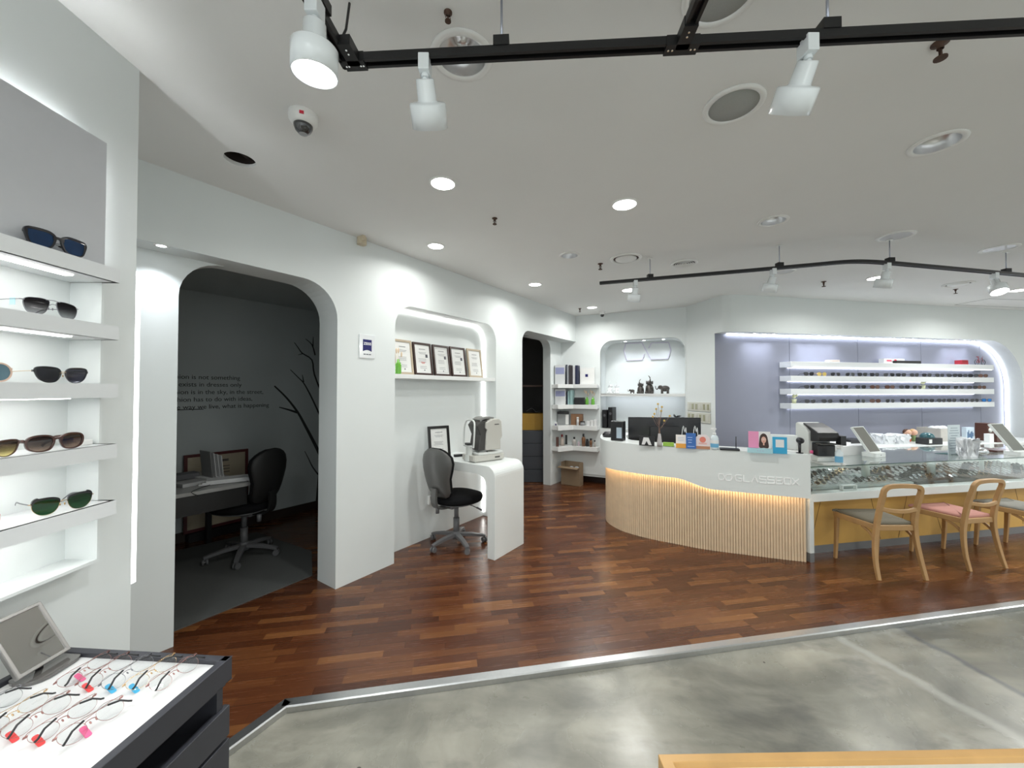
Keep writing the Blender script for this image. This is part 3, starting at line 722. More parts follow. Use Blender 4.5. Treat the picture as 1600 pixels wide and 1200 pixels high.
for k, (px, py) in enumerate(((0.10, 0.32), (0.13, 0.50))):
    b = MB(); b.rbox((0, 0, 0.022), (0.10, 0.16, 0.044), 0.02); o = bevel(b.build('plastic_packet', mat('packet_grey', (0.10, 0.11, 0.12), 0.15, coat=1.0), None), 0.008, 3)
    o.location = cab.matrix_basis @ Vector((0, 0, 0)) ; 
    p = Matrix.Translation((cc.x, cc.y, FZ)) @ Matrix.Rotation(RC, 4, 'Z') @ Vector((-px, -py, cz-0.194)); o.location = p; o.rotation_euler.z = 0.3*k
    tag(o, ['clear plastic packet in the open cabinet drawer, the farther one', 'clear plastic packet in the open cabinet drawer, the nearer one'][k], 'packet')
TZ = CZ-0.012
# wire frames folded on the tray
def tray_pos(px, py, z=TZ+0.0005): return at_z(px, py, z)
wires = [(m_rose, L_OVL), (m_rose, L_RND), (m_gun, L_RND), (m_gold, L_OVL), (m_rose, L_RND)]
tagm = {'pink': mat('tag_pink', (0.85, 0.12, 0.30), 0.5), 'blue': mat('tag_cyan', (0.06, 0.45, 0.75), 0.5), 'red': mat('tag_red', (0.85, 0.06, 0.06), 0.5)}
row1 = [(112, 1072, 'pink', 'leftmost of the back row'), (146, 1075, 'red', 'second from left in the back row'), (182, 1077, 'blue', 'in the middle of the back row'), (219, 1077, 'blue', 'second from right in the back row'), (256, 1079, None, 'rightmost of the back row')]
row2 = [(-48, 1140, None, 'cut off by the left picture edge'), (-8, 1148, 'red', 'beside the left picture edge in the front row'), (31, 1152, 'red', 'second from right in the front row'), (72, 1158, 'red', None), (118, 1163, 'pink', 'rightmost of the front row')]
protos = {}
idx = 0
for row, names in ((row1, 0), (row2, 1)):
    for j, (px, py, tg, where) in enumerate(row):
        if where is None: where = 'third from the right picture side of the front row'
        mf, ln = wires[(j+names*2) % 5]
        lab = f'round wire eyeglasses on the near tray, {where}'
        if px == 31: lab = 'round wire eyeglasses on the near tray, third from right in the front row'
        if px == 72: lab = 'round wire eyeglasses on the near tray, second from right in the front row'
        e = eyewear('eyeglasses', lab, 'eyeglasses', ln, mf, m_demo, gap=68, rim=0.45, thick=0.0011, folded=True, k=0.9, group='wire eyeglasses on the near tray')
        p = tray_pos(px, py)
        e.location = (p.x+0.012, p.y+0.035, p.z+0.0045); e.rotation_euler = (math.radians(30), 0, -PI/2+math.radians(-8 - 2*j))
        e.rotation_mode = 'XYZ'
        R = Matrix.Rotation(-PI/2+math.radians(-6-2*j), 4, 'Z') @ Matrix.Rotation(math.radians(60), 4, 'X')
        e.rotation_euler = R.to_euler()
        if tg:
            t = MB(); t.rbox((0.045, -0.004, 0.012), (0.012, 0.002, 0.030), 0.004, axis='y')
            M2 = Matrix.Translation((-0.03 if tg == 'pink' else 0.0, 0, 0))
            t.bm.transform(M2); t.build('price_tag', tagm[tg], e)

# small tilting mirror on the tray
pL = at_z(32, 1063, TZ+0.02); pR = at_z(107, 1018, TZ+0.02)
mc = (pL+pR)/2; wM = (pR-pL).length
mr = thing('tabletop_mirror', 'small tilted grey framed mirror standing on the near tray', 'mirror', (mc.x-0.004, mc.y, TZ+0.0015), math.atan2((pR-pL).y, (pR-pL).x))
m_pew = mat('pewter', (0.30, 0.29, 0.28), 0.35, 0.7)
Rm = Matrix.Translation((0, 0, 0.022)) @ Matrix.Rotation(math.radians(-33), 4, 'X')
hm = 0.165
b = MB(); fr = [(-wM/2-0.006, -0.002), (wM/2+0.006, -0.002), (wM/2+0.006, hm), (-wM/2-0.006, hm)]; ho = [(-wM/2+0.004, 0.008), (wM/2-0.004, 0.008), (wM/2-0.004, hm-0.010), (-wM/2+0.004, hm-0.010)]
b.panel([fr, ho], -0.006, 0.006, M=Rm); bevel(b.build('frame', m_pew, mr), 0.002)
b = MB(); b.panel([ho], -0.003, 0.0, M=Rm); b.build('mirror_glass', mat('mirror_glass', (0.75, 0.75, 0.73), 0.02, 1.0), mr)
b = MB(); b.box((0, 0.0065, hm/2), (wM, 0.002, hm-0.01), M=Rm); b.build('backing', m_pew, mr)
b = MB(); b.rbox((0.01, 0.005, 0.004), (0.13, 0.10, 0.008), 0.04, n=8); bevel(b.build('base', mat('smoked_base', (0.10, 0.095, 0.09), 0.15, coat=1.0), mr), 0.003)
b = MB(); b.sweep([(0, 0.012, 0.006), (0, 0.02, 0.03), (0, 0.028, 0.05)], 0.02, 0.008, n=8); b.build('stem', M_black, mr)

# ================================================================== wood framed white table at the bottom right
tc = at_z(1028, 1178, 0.75)
tb = thing('display_table', 'white topped display table with an oak frame at the bottom right corner', 'table', (tc.x, tc.y, FZ), math.radians(1))
m_oakl = mat('oak_light', (0.62, 0.36, 0.13), 0.4, noise=0.18, nscale=12)
tw_, td_ = 1.5, 0.75; hz = 0.75-FZ
lo = [(0, 0), (tw_, 0), (tw_, -td_), (0, -td_)]; li = [(0.026, -0.02), (tw_-0.026, -0.02), (tw_-0.026, -td_+0.02), (0.026, -td_+0.02)]
b = MB(); b.prism([lo, li], hz-0.09, hz); bevel(b.build('frame', m_oakl, tb), 0.002)
MB().prism([li], hz-0.04, hz-0.014).build('tabletop', M_white, tb)
for (x, y) in ((0.035, -0.035), (tw_-0.035, -0.035), (0.035, -td_+0.035), (tw_-0.035, -td_+0.035)):
    MB().box((x, y, (hz-0.09)/2), (0.05, 0.05, hz-0.09)).build('leg', m_oakl, tb)
# ================================================================== ceiling fittings
M_rim = mat('fitting_white', (0.80, 0.80, 0.78), 0.35)
M_refl = mat('reflector', (0.72, 0.72, 0.73), 0.3, 1.0)
where_on = ['largest lit round downlight, over the certificate niche', 'lit round downlight beside the doorway wall, behind the largest one', 'lit round downlight in the middle of the ceiling, right of the small sprinkler',
            'lit round downlight close to the doorway wall, near the second doorway', 'lit round downlight nearest to the far dome camera', 'lit round downlight half behind the leftmost far spotlight',
            'lit round downlight behind the third far spotlight', 'lit round downlight at the right picture edge behind the far track']
for (px, py, r), w in zip(DL_ON, where_on):
    c = on_ceiling(px, py)
    t = thing('downlight', w, 'ceiling light', c, 0, 'lit recessed downlights')
    MB().lathe([(r*0.98, 0), (r*1.16, 0), (r*1.15, -0.005), (r*1.0, -0.008), (r*0.98, -0.006), (r*0.98, 0)], n=28).build('trim_ring', M_rim, t)
    MB().lathe([(0, -0.002), (r*0.98, -0.002), (r*0.98, -0.0045), (0, -0.0055)], n=28).build('diffuser', M_lamp, t)
where_off = ['unlit chrome downlight above the near track, left side', 'unlit chrome downlight on the right, below the near track', 'small unlit downlight above the far track, left of centre', 'small unlit downlight left of the round air vent',
             'white unlit downlight above the third far spotlight', 'unlit downlight partly hidden behind the second far spotlight', 'unlit downlight above the rightmost far spotlight']
for i, ((px, py, r), w) in enumerate(zip(DL_OFF, where_off)):
    c = on_ceiling(px, py)
    t = thing('downlight', w, 'ceiling light', c, 0, 'unlit recessed downlights')
    MB().lathe([(r*0.86, 0), (r*1.14, 0), (r*1.13, -0.004), (r*1.0, -0.008), (r*0.86, -0.005), (r*0.86, 0)], n=32).build('trim_ring', M_rim, t)
    if i < 4:
        MB().lathe([(r*0.86, -0.004), (r*0.84, 0.02), (r*0.74, 0.045), (r*0.5, 0.065), (r*0.30, 0.07), (r*0.22, 0.05), (0, 0.044)], n=32).build('reflector', M_refl, t)
    else:
        MB().lathe([(r*0.86, -0.004), (r*0.6, -0.001), (0, -0.0005)], n=32).build('reflector', mat('grey_diffuser', (0.5, 0.5, 0.5), 0.3), t)
# round speakers and vents
def speaker(px, py, r, lab):
    c = on_ceiling(px, py); t = thing('ceiling_speaker', lab, 'ceiling speaker', c)
    MB().lathe([(r*0.80, 0), (r, 0), (r*0.99, -0.006), (r*0.9, -0.012), (r*0.80, -0.007), (r*0.80, 0)], n=40).build('rim', M_rim, t)
    MB().lathe([(0, -0.001), (r*0.80, -0.001), (r*0.80, -0.005), (0, -0.007)], n=40).build('grille', mat('speaker_grille', (0.36, 0.37, 0.35), 0.6, noise=0.15, nscale=400), t)
speaker(1146, 164, 0.125, 'large round white ceiling speaker with a grey grille')
speaker(1128, -12, 0.12, 'round ceiling fitting cut off by the top picture edge')
def vent(px, py, r, lab, kind):
    c = on_ceiling(px, py); t = thing('air_vent', lab, 'air vent', c)
    MB().lathe([(r*0.78, 0), (r, 0), (r*0.99, -0.008), (r*0.86, -0.014), (r*0.78, -0.006), (r*0.78, 0)], n=36).build('rim', M_rim, t)
    if kind == 'plate':
        MB().lathe([(0, -0.001), (r*0.78, -0.001), (r*0.78, -0.002), (0, -0.002)], n=36).build('duct', mat('vent_brown', (0.08, 0.045, 0.035), 0.6), t)
        MB().lathe([(0, -0.004), (r*0.66, -0.004), (r*0.66, -0.012), (r*0.5, -0.020), (0, -0.022)], n=36).build('plate', M_rim, t)
    else:
        MB().lathe([(0, -0.001), (r*0.78, -0.001), (r*0.78, -0.002), (0, -0.002)], n=36).build('duct', M_black, t)
        for k in range(4):
            rr = r*(0.16+0.16*k); MB().lathe([(rr, -0.003), (rr+0.009, -0.012), (rr+0.006, -0.013), (rr-0.003, -0.003)], n=30).build('ring', M_rim, t)
vent(978, 403.5, 0.15, 'round white air vent with a brown ring, left of the far track', 'plate')
vent(1069, 411, 0.125, 'round slatted air vent above the far track', 'rings')
vent(1497, 443.5, 0.135, 'thin round white vent right of the lit downlight behind the far track', 'plate')
# sprinklers
m_rust = mat('rusty_brass', (0.09, 0.05, 0.035), 0.6, 0.5, noise=0.4, nscale=80)
spr = [(700, 24, 0.7, 'small sprinkler head at the top of the picture above the chrome downlight'), (773, 346, 1.0, 'dark sprinkler head in the middle of the ceiling'),
       (1469, 72, 1.3, 'rusty sprinkler head just under the near track on the right'), (938, 417, 1.3, 'dark sprinkler head left of the far track end'), (906, 487, 1.2, 'dark sprinkler head near the corner of the doorway wall'),
       (1287, 445, 1.3, 'dark sprinkler head between the second and third far spotlights'), (1493, 457, 1.2, 'dark sprinkler head left of the rightmost far spotlight')]
for px, py, k, lab in spr:
    c = on_ceiling(px, py-5)
    b = MB(); s_ = k
    b.lathe([(0.020*s_, 0), (0.020*s_, -0.004), (0.008*s_, -0.008), (0.008*s_, -0.018*s_)], n=14)
    for a in (-1, 1): b.sweep([(a*0.008*s_, 0, -0.016*s_), (a*0.012*s_, 0, -0.028*s_), (a*0.003*s_, 0, -0.042*s_)], 0.004*s_, n=6)
    b.cyl((0, 0, -0.018*s_), (0, 0, -0.042*s_), 0.004*s_, n=8); b.cyl((0, 0, -0.042*s_), (0, 0, -0.046*s_), 0.015*s_, n=14)
    o = b.build('sprinkler', m_rust, None, c, 0.5); tag(o, lab, 'sprinkler')
# dome cameras
def dome(px, py, r, lab):
    c = on_ceiling(px, py); t = thing('dome_camera', lab, 'security camera', c)
    MB().lathe([(r*0.98, 0), (r, -0.004), (r, -0.012), (r*0.98, -0.014), (r*1.0, -0.018), (r*0.97, -0.03), (r*0.82, -0.046), (r*0.66, -0.052), (0, -0.052)], n=32).build('housing', M_rim, t)
    d = MB().lathe([(r*0.66, -0.050), (r*0.64, -0.062), (r*0.52, -0.078), (r*0.3, -0.09), (0, -0.094)], n=28).build('dome', mat('smoked_dome', (0.02, 0.02, 0.022), 0.05, coat=1.0), t)
    MB().lathe([(r*0.30, -0.0915), (r*0.16, -0.0955), (r*0.0, -0.0965)], n=14).build('lens', mat('camera_grey', (0.35, 0.36, 0.38), 0.3), d)
    return t
t = dome(474, 179, 0.062, 'white dome security camera with a red mark near the spotlights')
MB().box((0.022, -0.0555, -0.028), (0.018, 0.006, 0.012), rot=Matrix.Rotation(math.radians(20), 3, 'Z')).build('red_mark', mat('red_mark', (0.6, 0.02, 0.05), 0.4), t)
dome(941, 486.5, 0.048, 'small white dome camera above the logo niche wall')
# yellowed sensor box on the doorway wall
x, z = LW.hit(562, 376)
t = thing('wall_sensor', 'yellowed plastic alarm sensor high on the doorway wall', 'sensor', LW.P(x, -0.0, z), LW.ang)
m_yel = mat('aged_plastic', (0.60, 0.52, 0.38), 0.5, noise=0.1)
bevel(MB().rbox((0, -0.03, 0), (0.07, 0.06, 0.085), 0.02).build('housing', m_yel, t), 0.006); MB().box((-0.02, -0.075, 0.005), (0.03, 0.03, 0.045)).build('bracket', m_yel, t)
# soffit spotlight over the recessed pier, and the small ones over the lavender niche and logo niche
def mini(loc, r, lab, grp, pw, col=(0.9, 0.95, 1.0)):
    t = thing('mini_downlight', lab, 'ceiling light', loc, 0, grp)
    MB().lathe([(r*0.8, 0), (r*1.25, 0), (r*1.2, -0.003), (r*0.8, -0.004), (r*.8, 0)], n=20).build('trim_ring', M_rim, t)
    MB().lathe([(0, -0.001), (r*0.8, -0.001), (r*0.8, -0.003), (0, -0.003)], n=20).build('diffuser', mat('mini_lamp', (1, 1, 1), 0.5, emit=(0.9, 0.95, 1), estr=14), t)
    l = area('mini_lamp', (loc[0], loc[1], loc[2]-0.008), r*1.6, pw, col, spread=math.radians(110))
xs = LW.hit(252, 383, 0.0)[0]
p = at_z(252, 383.5, T); mini(p, 0.028, 'tiny lit spotlight under the header left of the first doorway', 'tiny spotlights', 1.3)
for k, (px, w) in enumerate(((1020, 'left'), (976+30, 'x'), (1036, 'x'))): pass
for k, (px, w) in enumerate(((977.5, 'leftmost'), (1006.5, 'middle'), (1037, 'rightmost'))):
    x = BW.X(px, 0.20); q = BW.P(x, 0.20, b_t-0.0005)
    mini(q, 0.030, f'tiny lit spotlight in the top of the logo niche, {w} of the three', 'tiny spotlights', 0.7, (0.85, 0.9, 1.0))
k = 0
for px in (1178, 1193, 1208, 1262, 1278, 1294, 1310, 1395, 1410, 1425, 1492, 1506, 1520):
    x = RW.X(px, 0.11); q = RW.P(x, 0.09, NT-0.0005); k += 1
    mini(q, 0.022, 'tiny lit spotlight in the soffit over the lavender display niche', 'tiny spotlights over the lavender niche', 0.6, (0.85, 0.9, 1.0))
# square access hatch lines at the right
h = [on_ceiling(*p) for p in ((1492, 476), (1545, 466.5), (1640, 470), (1610, 481))]
b = MB()
for i in range(4):
    a, c = h[i], h[(i+1) % 4]; b.sweep([(a.x, a.y, CEIL-0.0015), (c.x, c.y, CEIL-0.0015)], 0.012, 0.002)
tag(b.build('access_hatch', mat('hatch_grey', (0.35, 0.35, 0.34), 0.6)), 'thin outlined access hatch in the ceiling at the far right', 'hatch')

# ================================================================== light tracks and spotlights
ZT = 2.610     # underside of the tracks
def track_seg(b, a, c):
    a = Vector((a.x, a.y, 0)); c = Vector((c.x, c.y, 0)); d = (c-a).normalized(); n = Vector((-d.y, d.x, 0))
    w, h_, g_ = 0.018, 0.026, 0.008
    prof = [(-w, 0), (-g_, 0), (-g_, 0.014), (g_, 0.014), (g_, 0), (w, 0), (w, h_), (-w, h_)]
    b.loft([[a+n*x+Vector((0, 0, ZT+z)) for x, z in prof], [c+n*x+Vector((0, 0, ZT+z)) for x, z in prof]], smooth=False)
def rod(parent, p, ca=0.02):
    MB().cyl((p.x, p.y, ZT+0.045), (p.x, p.y, CEIL), 0.004, n=10).build('hanging_rod', mat('rod_steel', (0.45, 0.47, 0.55), 0.3, 0.9), parent)
    MB().cyl((p.x, p.y, CEIL-0.006), (p.x, p.y, CEIL), 0.022, n=16).build('canopy', M_rim, parent)
def clampbox(parent, p, ang):
    b = MB(); b.box((p.x, p.y, ZT+0.040), (0.05, 0.042, 0.032), rot=Matrix.Rotation(ang, 3, 'Z')); b.build('hanger_clamp', M_blackm, parent)
def at_track(px, py): return at_z(px, py, ZT+0.004)
nt1 = thing('light_track', 'near black light track running across the top of the picture', 'light track', (0, 0, 0))
A = at_track(541, 100); Bp = at_track(1600, 47); dT = (Bp-A).normalized()
b = MB(); track_seg(b, A-dT*0.015, A+dT*4.2); b.build('rail', M_blackm, nt1)
J = A + dT*((at_track(1062, 80)-A).dot(dT))
nTt = Vector((dT.y, -dT.x, 0))
b = MB(); track_seg(b, A-nTt*0.015, A+nTt*3.0); b.build('rail', M_blackm, nt1)
b = MB(); track_seg(b, J, J+nTt*3.0); b.build('rail', M_blackm, nt1)
angT = math.atan2(dT.y, dT.x)
def plate(P, w=0.12, lab='connector'):
    b = MB(); b.box((P.x, P.y, ZT+0.011), (w, 0.040, 0.032), rot=Matrix.Rotation(angT, 3, 'Z')); b.box((P.x+nTt.x*0.04, P.y+nTt.y*0.04, ZT+0.011), (0.040, 0.08, 0.032), rot=Matrix.Rotation(angT, 3, 'Z'))
    o = b.build(lab, M_blackm, nt1)
    s = MB()
    for k in (-w*.4, -w*.28, w*.28, w*.4): q = P+dT*k; s.cyl((q.x, q.y, ZT-0.0065), (q.x, q.y, ZT-0.004), 0.003, n=8)
    for k in (0.045, 0.06): q = P+nTt*k; s.cyl((q.x, q.y, ZT-0.0065), (q.x, q.y, ZT-0.004), 0.003, n=8)
    s.build('screw', M_chrome, o)
plate(A+dT*0.03, 0.07); plate(J, 0.10)
for px in (783, 1298):
    y = 92-(px-541)*0.0463
    q = A + dT*((at_track(px, y)-A).dot(dT)); clampbox(nt1, q, angT); rod(nt1, q)
q = A + nTt*0.16; clampbox(nt1, q, angT); rod(nt1, q)
q = A + nTt*0.05
MB().sweep([(q.x, q.y, ZT+0.02), (q.x+0.01, q.y+0.03, ZT+0.1), (q.x+0.012, q.y+0.05, CEIL-0.005)], 0.008, n=8).build('power_cable', M_blackm, nt1)
ft = thing('light_track', 'far black light track bending over the reception counter', 'light track', (0, 0, 0))
fp = [at_track(937, 444), at_track(1180, 423.5), at_track(1270, 415.5), at_track(1322, 411), at_track(1358, 410.8), at_track(1400, 413.5), at_track(1600, 431.5)]
fp.append(fp[-1]+(fp[-1]-fp[-2])*1.0)
cvp = cr([tuple(p) for p in fp[1:6]], 5)
pts = [fp[0]]+[Vector(p) for p in cvp]+fp[6:]
b = MB()
rings = []
for i, p in enumerate(pts):
    t = (pts[min(i+1, len(pts)-1)]-pts[max(i-1, 0)]); t.z = 0; t.normalize(); n = Vector((-t.y, t.x, 0))
    rings.append([Vector((p.x, p.y, 0))+n*x+Vector((0, 0, ZT+z)) for x, z in [(-.018, 0), (-.008, 0), (-.008, .014), (.008, .014), (.008, 0), (.018, 0), (.018, .026), (-.018, .026)]])
b.loft(rings, smooth=False); b.build('rail', M_blackm, ft)
def near_pt(px):
    best = None
    for a, c in zip(pts, pts[1:]):
        for k in range(21):
            p = a+(c-a)*(k/20); X = 800+p.x/p.y*FPX
            if best is None or abs(X-px) < best[0]: best = (abs(X-px), p)
    return best[1]
for px in (1012, 1220, 1394, 1572):
    q = near_pt(px); clampbox(ft, q, 0.0); rod(ft, q)
m_spot = mat('spot_white', (0.80, 0.84, 0.86), 0.25, coat=0.5)
m_spotin = mat('spot_inner', (0.85, 0.85, 0.86), 0.4)
def spotlight(name_lab, P, lean, az, lit=False, scale=1.0, adapter_az=0.0, pw=0):
    """hangs from the track; head leans by 'lean' from straight down toward azimuth 'az'"""
    t = thing('spotlight', name_lab, 'spotlight', (P.x, P.y, ZT), 0, 'white track spotlights')
    b = MB(); b.box((0, 0, -0.017), (0.034, 0.050, 0.052), rot=Matrix.Rotation(adapter_az, 3, 'Z')); bevel(b.build('adapter', m_spot, t), 0.002)
    b = MB(); b.cyl((0, 0, -0.040), (0, 0, -0.056), 0.012); b.cyl((0, 0, -0.056), (0, 0, -0.064), 0.009); b.build('swivel', m_spot, t)
    ax = Vector((math.cos(az)*math.sin(lean), math.sin(az)*math.sin(lean), -math.cos(lean)))
    M = Matrix.Translation((0, 0, -0.060)) @ ax.to_track_quat('Z', 'Y').to_matrix().to_4x4()
    MB().lathe([(0, -0.003), (0.026, -0.003), (0.029, 0.0), (0.031, 0.054), (0.035, 0.058), (0.056, 0.060), (0.060, 0.064), (0.060, 0.132), (0.0565, 0.132), (0.0565, 0.124), (0.046, 0.100)], M=M, n=36).build('head', m_spot, t)
    h_ = t.children[-1]
    MB().lathe([(0, 0.094), (0.042, 0.094), (0.044, 0.104), (0.042, 0.105)], M=M, n=28).build('lamp', M_lamp if lit else mat('lamp_off', (0.6, 0.6, 0.6), 0.15), t)
    if lit:
        w = Vector((P.x, P.y, ZT)) + (M @ Vector((0, 0, 0.165)))
        l = bpy.data.lights.new('spotlight_lamp', 'SPOT'); l.energy = pw; l.spot_size = math.radians(75); l.spot_blend = 0.6; l.shadow_soft_size = 0.045; l.color = (0.95, 0.98, 1.0)
        o = bpy.data.objects.new('spotlight_lamp', l); COL.objects.link(o); o.location = w; o.rotation_euler = ax.to_track_quat('-Z', 'Y').to_euler()
    return t
# lit head near the left corner, hanging on the left branch
q = A + nTt*0.185
spotlight('large lit white spotlight at the left corner of the near track', Vector((q.x+0.012, q.y-0.02, 0)), math.radians(5), math.radians(110), True, pw=30)
def on_line(px): return A + dT*((at_track(px, 100-(px-541)*0.05)-A).dot(dT))
q = on_line(664); spotlight('unlit white spotlight hanging left of centre on the near track', q, math.radians(42), math.radians(90))
q = on_line(1262); spotlight('unlit white spotlight on the right part of the near track', q, math.radians(40), math.radians(90))
for px, lean, az, lab, lit in ((998, 22, 95, 'leftmost white spotlight on the far track', False), (1210, 22, 100, 'second white spotlight from the left on the far track', False),
                     (1389, 20, 90, 'third white spotlight from the left on the far track, unlit', False), (1560, 25, 250, 'lit white spotlight at the right end of the far track', True)):
    q = near_pt(px); spotlight(lab, q, math.radians(lean), math.radians(az), lit, pw=25)
# ================================================================== certificate niche
m_shw = mat('shelf_white', (0.78, 0.79, 0.78), 0.4)
zsh = 1.55 + (611-583)*at_z(617, 880).y/FPX
zsh = 1.705
tag(bevel(MB().box((0, 0.092, -0.02), (s775-s617-0.004, 0.17, 0.04)).build('shelf', m_shw, None, LW.P((s617+s775)/2, 0, zsh), LW.ang), 0.002),
    'long white shelf in the lit niche holding five framed certificates', 'shelf')
M_pane = glassy('picture_pane', (0.99, 0.99, 0.99), 1.4)
def picture_frame(name, lab, cat, w, h, mf, border, paint, loc, rz, lean=0.12, mat_in=None, group=None, base=None):
    """front faces -y, bottom edge on z=0, leaning back"""
    t = thing(name, lab, cat, loc, rz, group)
    R = Matrix.Rotation(-lean, 4, 'X')
    o = [(-w/2, 0), (w/2, 0), (w/2, h), (-w/2, h)]; i = [(-w/2+border, border), (w/2-border, border), (w/2-border, h-border), (-w/2+border, h-border)]
    bevel(MB().panel([o, i], -0.009, 0.009, M=R).build('frame', mf, t), 0.002)
    p = MB().panel([i], -0.001, 0.005, M=R); s = p.build('sheet', mat_in or M_paper, t)
    if paint: paint(s, R, w, h, border)
    MB().panel([i], -0.0045, -0.0035, M=R).build('glazing', M_pane, t)
    return t
def lines_cert(seal=True, border=False, red=False, photo=False, title=True):
    def f(par, R, w, h, bd):
        b = MB(); y = -0.0022; rnd = random.Random(int(w*1000)+int(red)+2*int(photo))
        def ln(cx, z, lw, th=0.004): b.box((cx, y, z), (lw, 0.0008, th), M=R)
        if title: ln(0, h*0.80, w*0.34, 0.008)
        for k, z in enumerate((0.70, 0.66)): ln(0, h*z, w*(0.42-0.1*k))
        for k in range(3): ln(-0.03*w, h*(0.50-0.045*k), w*(0.34+0.1*rnd.random()))
        for k in range(2): ln(0, h*(0.27-0.05*k), w*0.36)
        if border:
            for zz in (bd+0.018, h-bd-0.018): ln(0, zz, w-2*bd-0.03, 0.002)
            for xx in (-(w/2-bd-0.015), (w/2-bd-0.015)): b.box((xx, y, h/2), (0.002, 0.0008, h-2*bd-0.036), M=R)
        b.build('printed_text', mat('print_grey', (0.35, 0.35, 0.36), 0.7), par)
        b = MB()
        if photo: b.box((w*0.22, y, h*0.60), (w*0.12, 0.0008, h*0.10), M=R)
        b.cyl(R @ Vector((0.05*w, y-.0004, h*0.155)), R @ Vector((0.05*w, y+.0004, h*0.155)), 0.007, n=12); b.build('seal', mat('print_dark', (0.07, 0.07, 0.09), 0.7), par)
        if red:
            b = MB(); b.box((0, y, h*0.40), (w*0.24, 0.0008, 0.006), M=R); b.box((0, y, h*0.37), (w*0.16, 0.0008, 0.006), M=R); b.build('red_print', mat('print_red', (0.6, 0.12, 0.1), 0.7), par)
    return f
m_wal = mat('frame_walnut', (0.035, 0.014, 0.010), 0.35, noise=0.3, nscale=20)
m_bei = mat('frame_beige', (0.45, 0.37, 0.27), 0.45, noise=0.1, nscale=20)
certs = [(617, 648, m_bei, 'beige framed certificate standing behind the green vase', dict()), (649, 678, m_wal, 'brown framed certificate with red print, second from the left', dict(red=True, photo=True)),
         (680, 706, m_wal, 'brown framed certificate with a ruled border in the middle of the five', dict(border=True, photo=True)), (707, 731, m_wal, 'brown framed certificate, fourth from the left in the niche', dict(photo=True)),
         (734, 756, m_bei, 'small beige framed certificate at the right end of the niche shelf', dict())]
for k, (x0, x1, m, lab, kw) in enumerate(certs):
    a, c = LW.X(x0, 0.12), LW.X(x1, 0.12)
    w = c-a; zt = LW.hit((x0+x1)/2, [531, 536, 540, 543, 546][k], 0.15)[1]
    t = picture_frame('framed_certificate', lab, 'framed certificate', w*0.97, zt-zsh, m, 0.022, lines_cert(**kw), LW.P((a+c)/2, 0.13, zsh+0.004), LW.ang, 0.14)
x = LW.X(622, 0.05)
m_gg = glassy('green_glass', (0.25, 0.85, 0.10), 1.45, gloss=(0.8, 1, 0.8))
def green_vase(loc, lab, k=1.0, stems=True, grp=None):
    t = thing('bud_vase', lab, 'vase', loc, 0, grp)
    MB().lathe([(0.0, 0.001), (0.026*k, 0.001), (0.028*k, 0.006*k), (0.028*k, 0.085*k), (0.022*k, 0.1*k), (0.012*k, 0.108*k), (0.012*k, 0.13*k), (0.010*k, 0.13*k), (0.010*k, 0.108*k), (0.02*k, 0.098*k), (0.025*k, 0.085*k), (0.025*k, 0.008*k), (0, 0.006*k)], n=20).build('bottle', mat('green_bottle', (0.20, 0.60, 0.06), 0.1, coat=0.8, trans=0.35), t)
    if stems:
        m_st = mat('dry_stem', (0.75, 0.58, 0.42), 0.8); r = random.Random(3)
        for j in range(4):
            a = r.uniform(-0.6, 0.9); h_ = r.uniform(0.17, 0.235)*k; b = MB()
            b.sweep([(0, 0, 0.02), (0.01*a, 0, 0.12*k), (0.07*a*k, 0.02*math.sin(j), h_)], 0.0018, n=5)
            b.ball((0.07*a*k, 0.02*math.sin(j), h_), 0.014*k, 6, (0.55, 0.55, 1.8), ); b.build('dried_stem', m_st, t)
    return t
green_vase(LW.P(x, 0.05, zsh+0.001), 'green glass vase with dried grass at the left end of the certificate shelf', 1.05)

# ---- white U shaped console
LS0, LS1 = LW.X(773, -0.707), None
pA = at_z(773, 876); sA = (Vector((pA.x, pA.y, 0))-LW.o).dot(LW.dx); rA = (Vector((pA.x, pA.y, 0))-LW.o).dot(LW.dy)
pB = at_z(817, 849); sB = (Vector((pB.x, pB.y, 0))-LW.o).dot(LW.dx)
DH = 0.85; th = 0.085; R_o, R_i = 0.10, 0.14
# profile in (y, z): leg on the room side (y=rA), top running into the niche
yb = 0.198
prof = [(rA, 0), (rA, DH-R_o)] + [(rA+R_o-R_o*math.cos(a), DH-R_o+R_o*math.sin(a)) for a in [PI/2*i/8 for i in range(1, 9)]] + [(yb, DH), (yb, DH-th)]
prof += [(rA+th+R_i-R_i*math.cos(a), DH-th-R_i+R_i*math.sin(a)) for a in [PI/2*i/8 for i in range(8, -1, -1)]] + [(rA+th, 0)]
b = MB(); Mq = LW.M @ Matrix.Translation((sA, 0, 0)) @ Matrix(((0, 1, 0, 0), (1, 0, 0, 0), (0, 0, 1, 0), (0, 0, 0, 1)))
b.panel([prof], 0, sB-sA, M=Mq); tag(bevel(b.build('console_desk', M_white), 0.004), 'white console desk with a rounded front leg built into the lit niche', 'desk')
# framed certificate on the console
x = LW.X(690, 0.10)
picture_frame('framed_certificate', 'black framed document standing on the white console beside the eye testing machine', 'framed certificate', 0.24, 0.33, mat('frame_black', (0.012, 0.011, 0.011), 0.3), 0.028, lines_cert(), LW.P(LW.X(686, 0.08), 0.06, DH+0.003), LW.ang-0.35, 0.16)
b = MB(); b.rbox((0, 0, 0.012), (0.10, 0.04, 0.024), 0.01); o = b.build('stapler', M_black, None, LW.P(LW.X(710, 0.02), -0.04, DH+0.001), LW.ang-0.5); tag(bevel(o, 0.005), 'small black stapler on the console beside the eye testing machine', 'stapler')
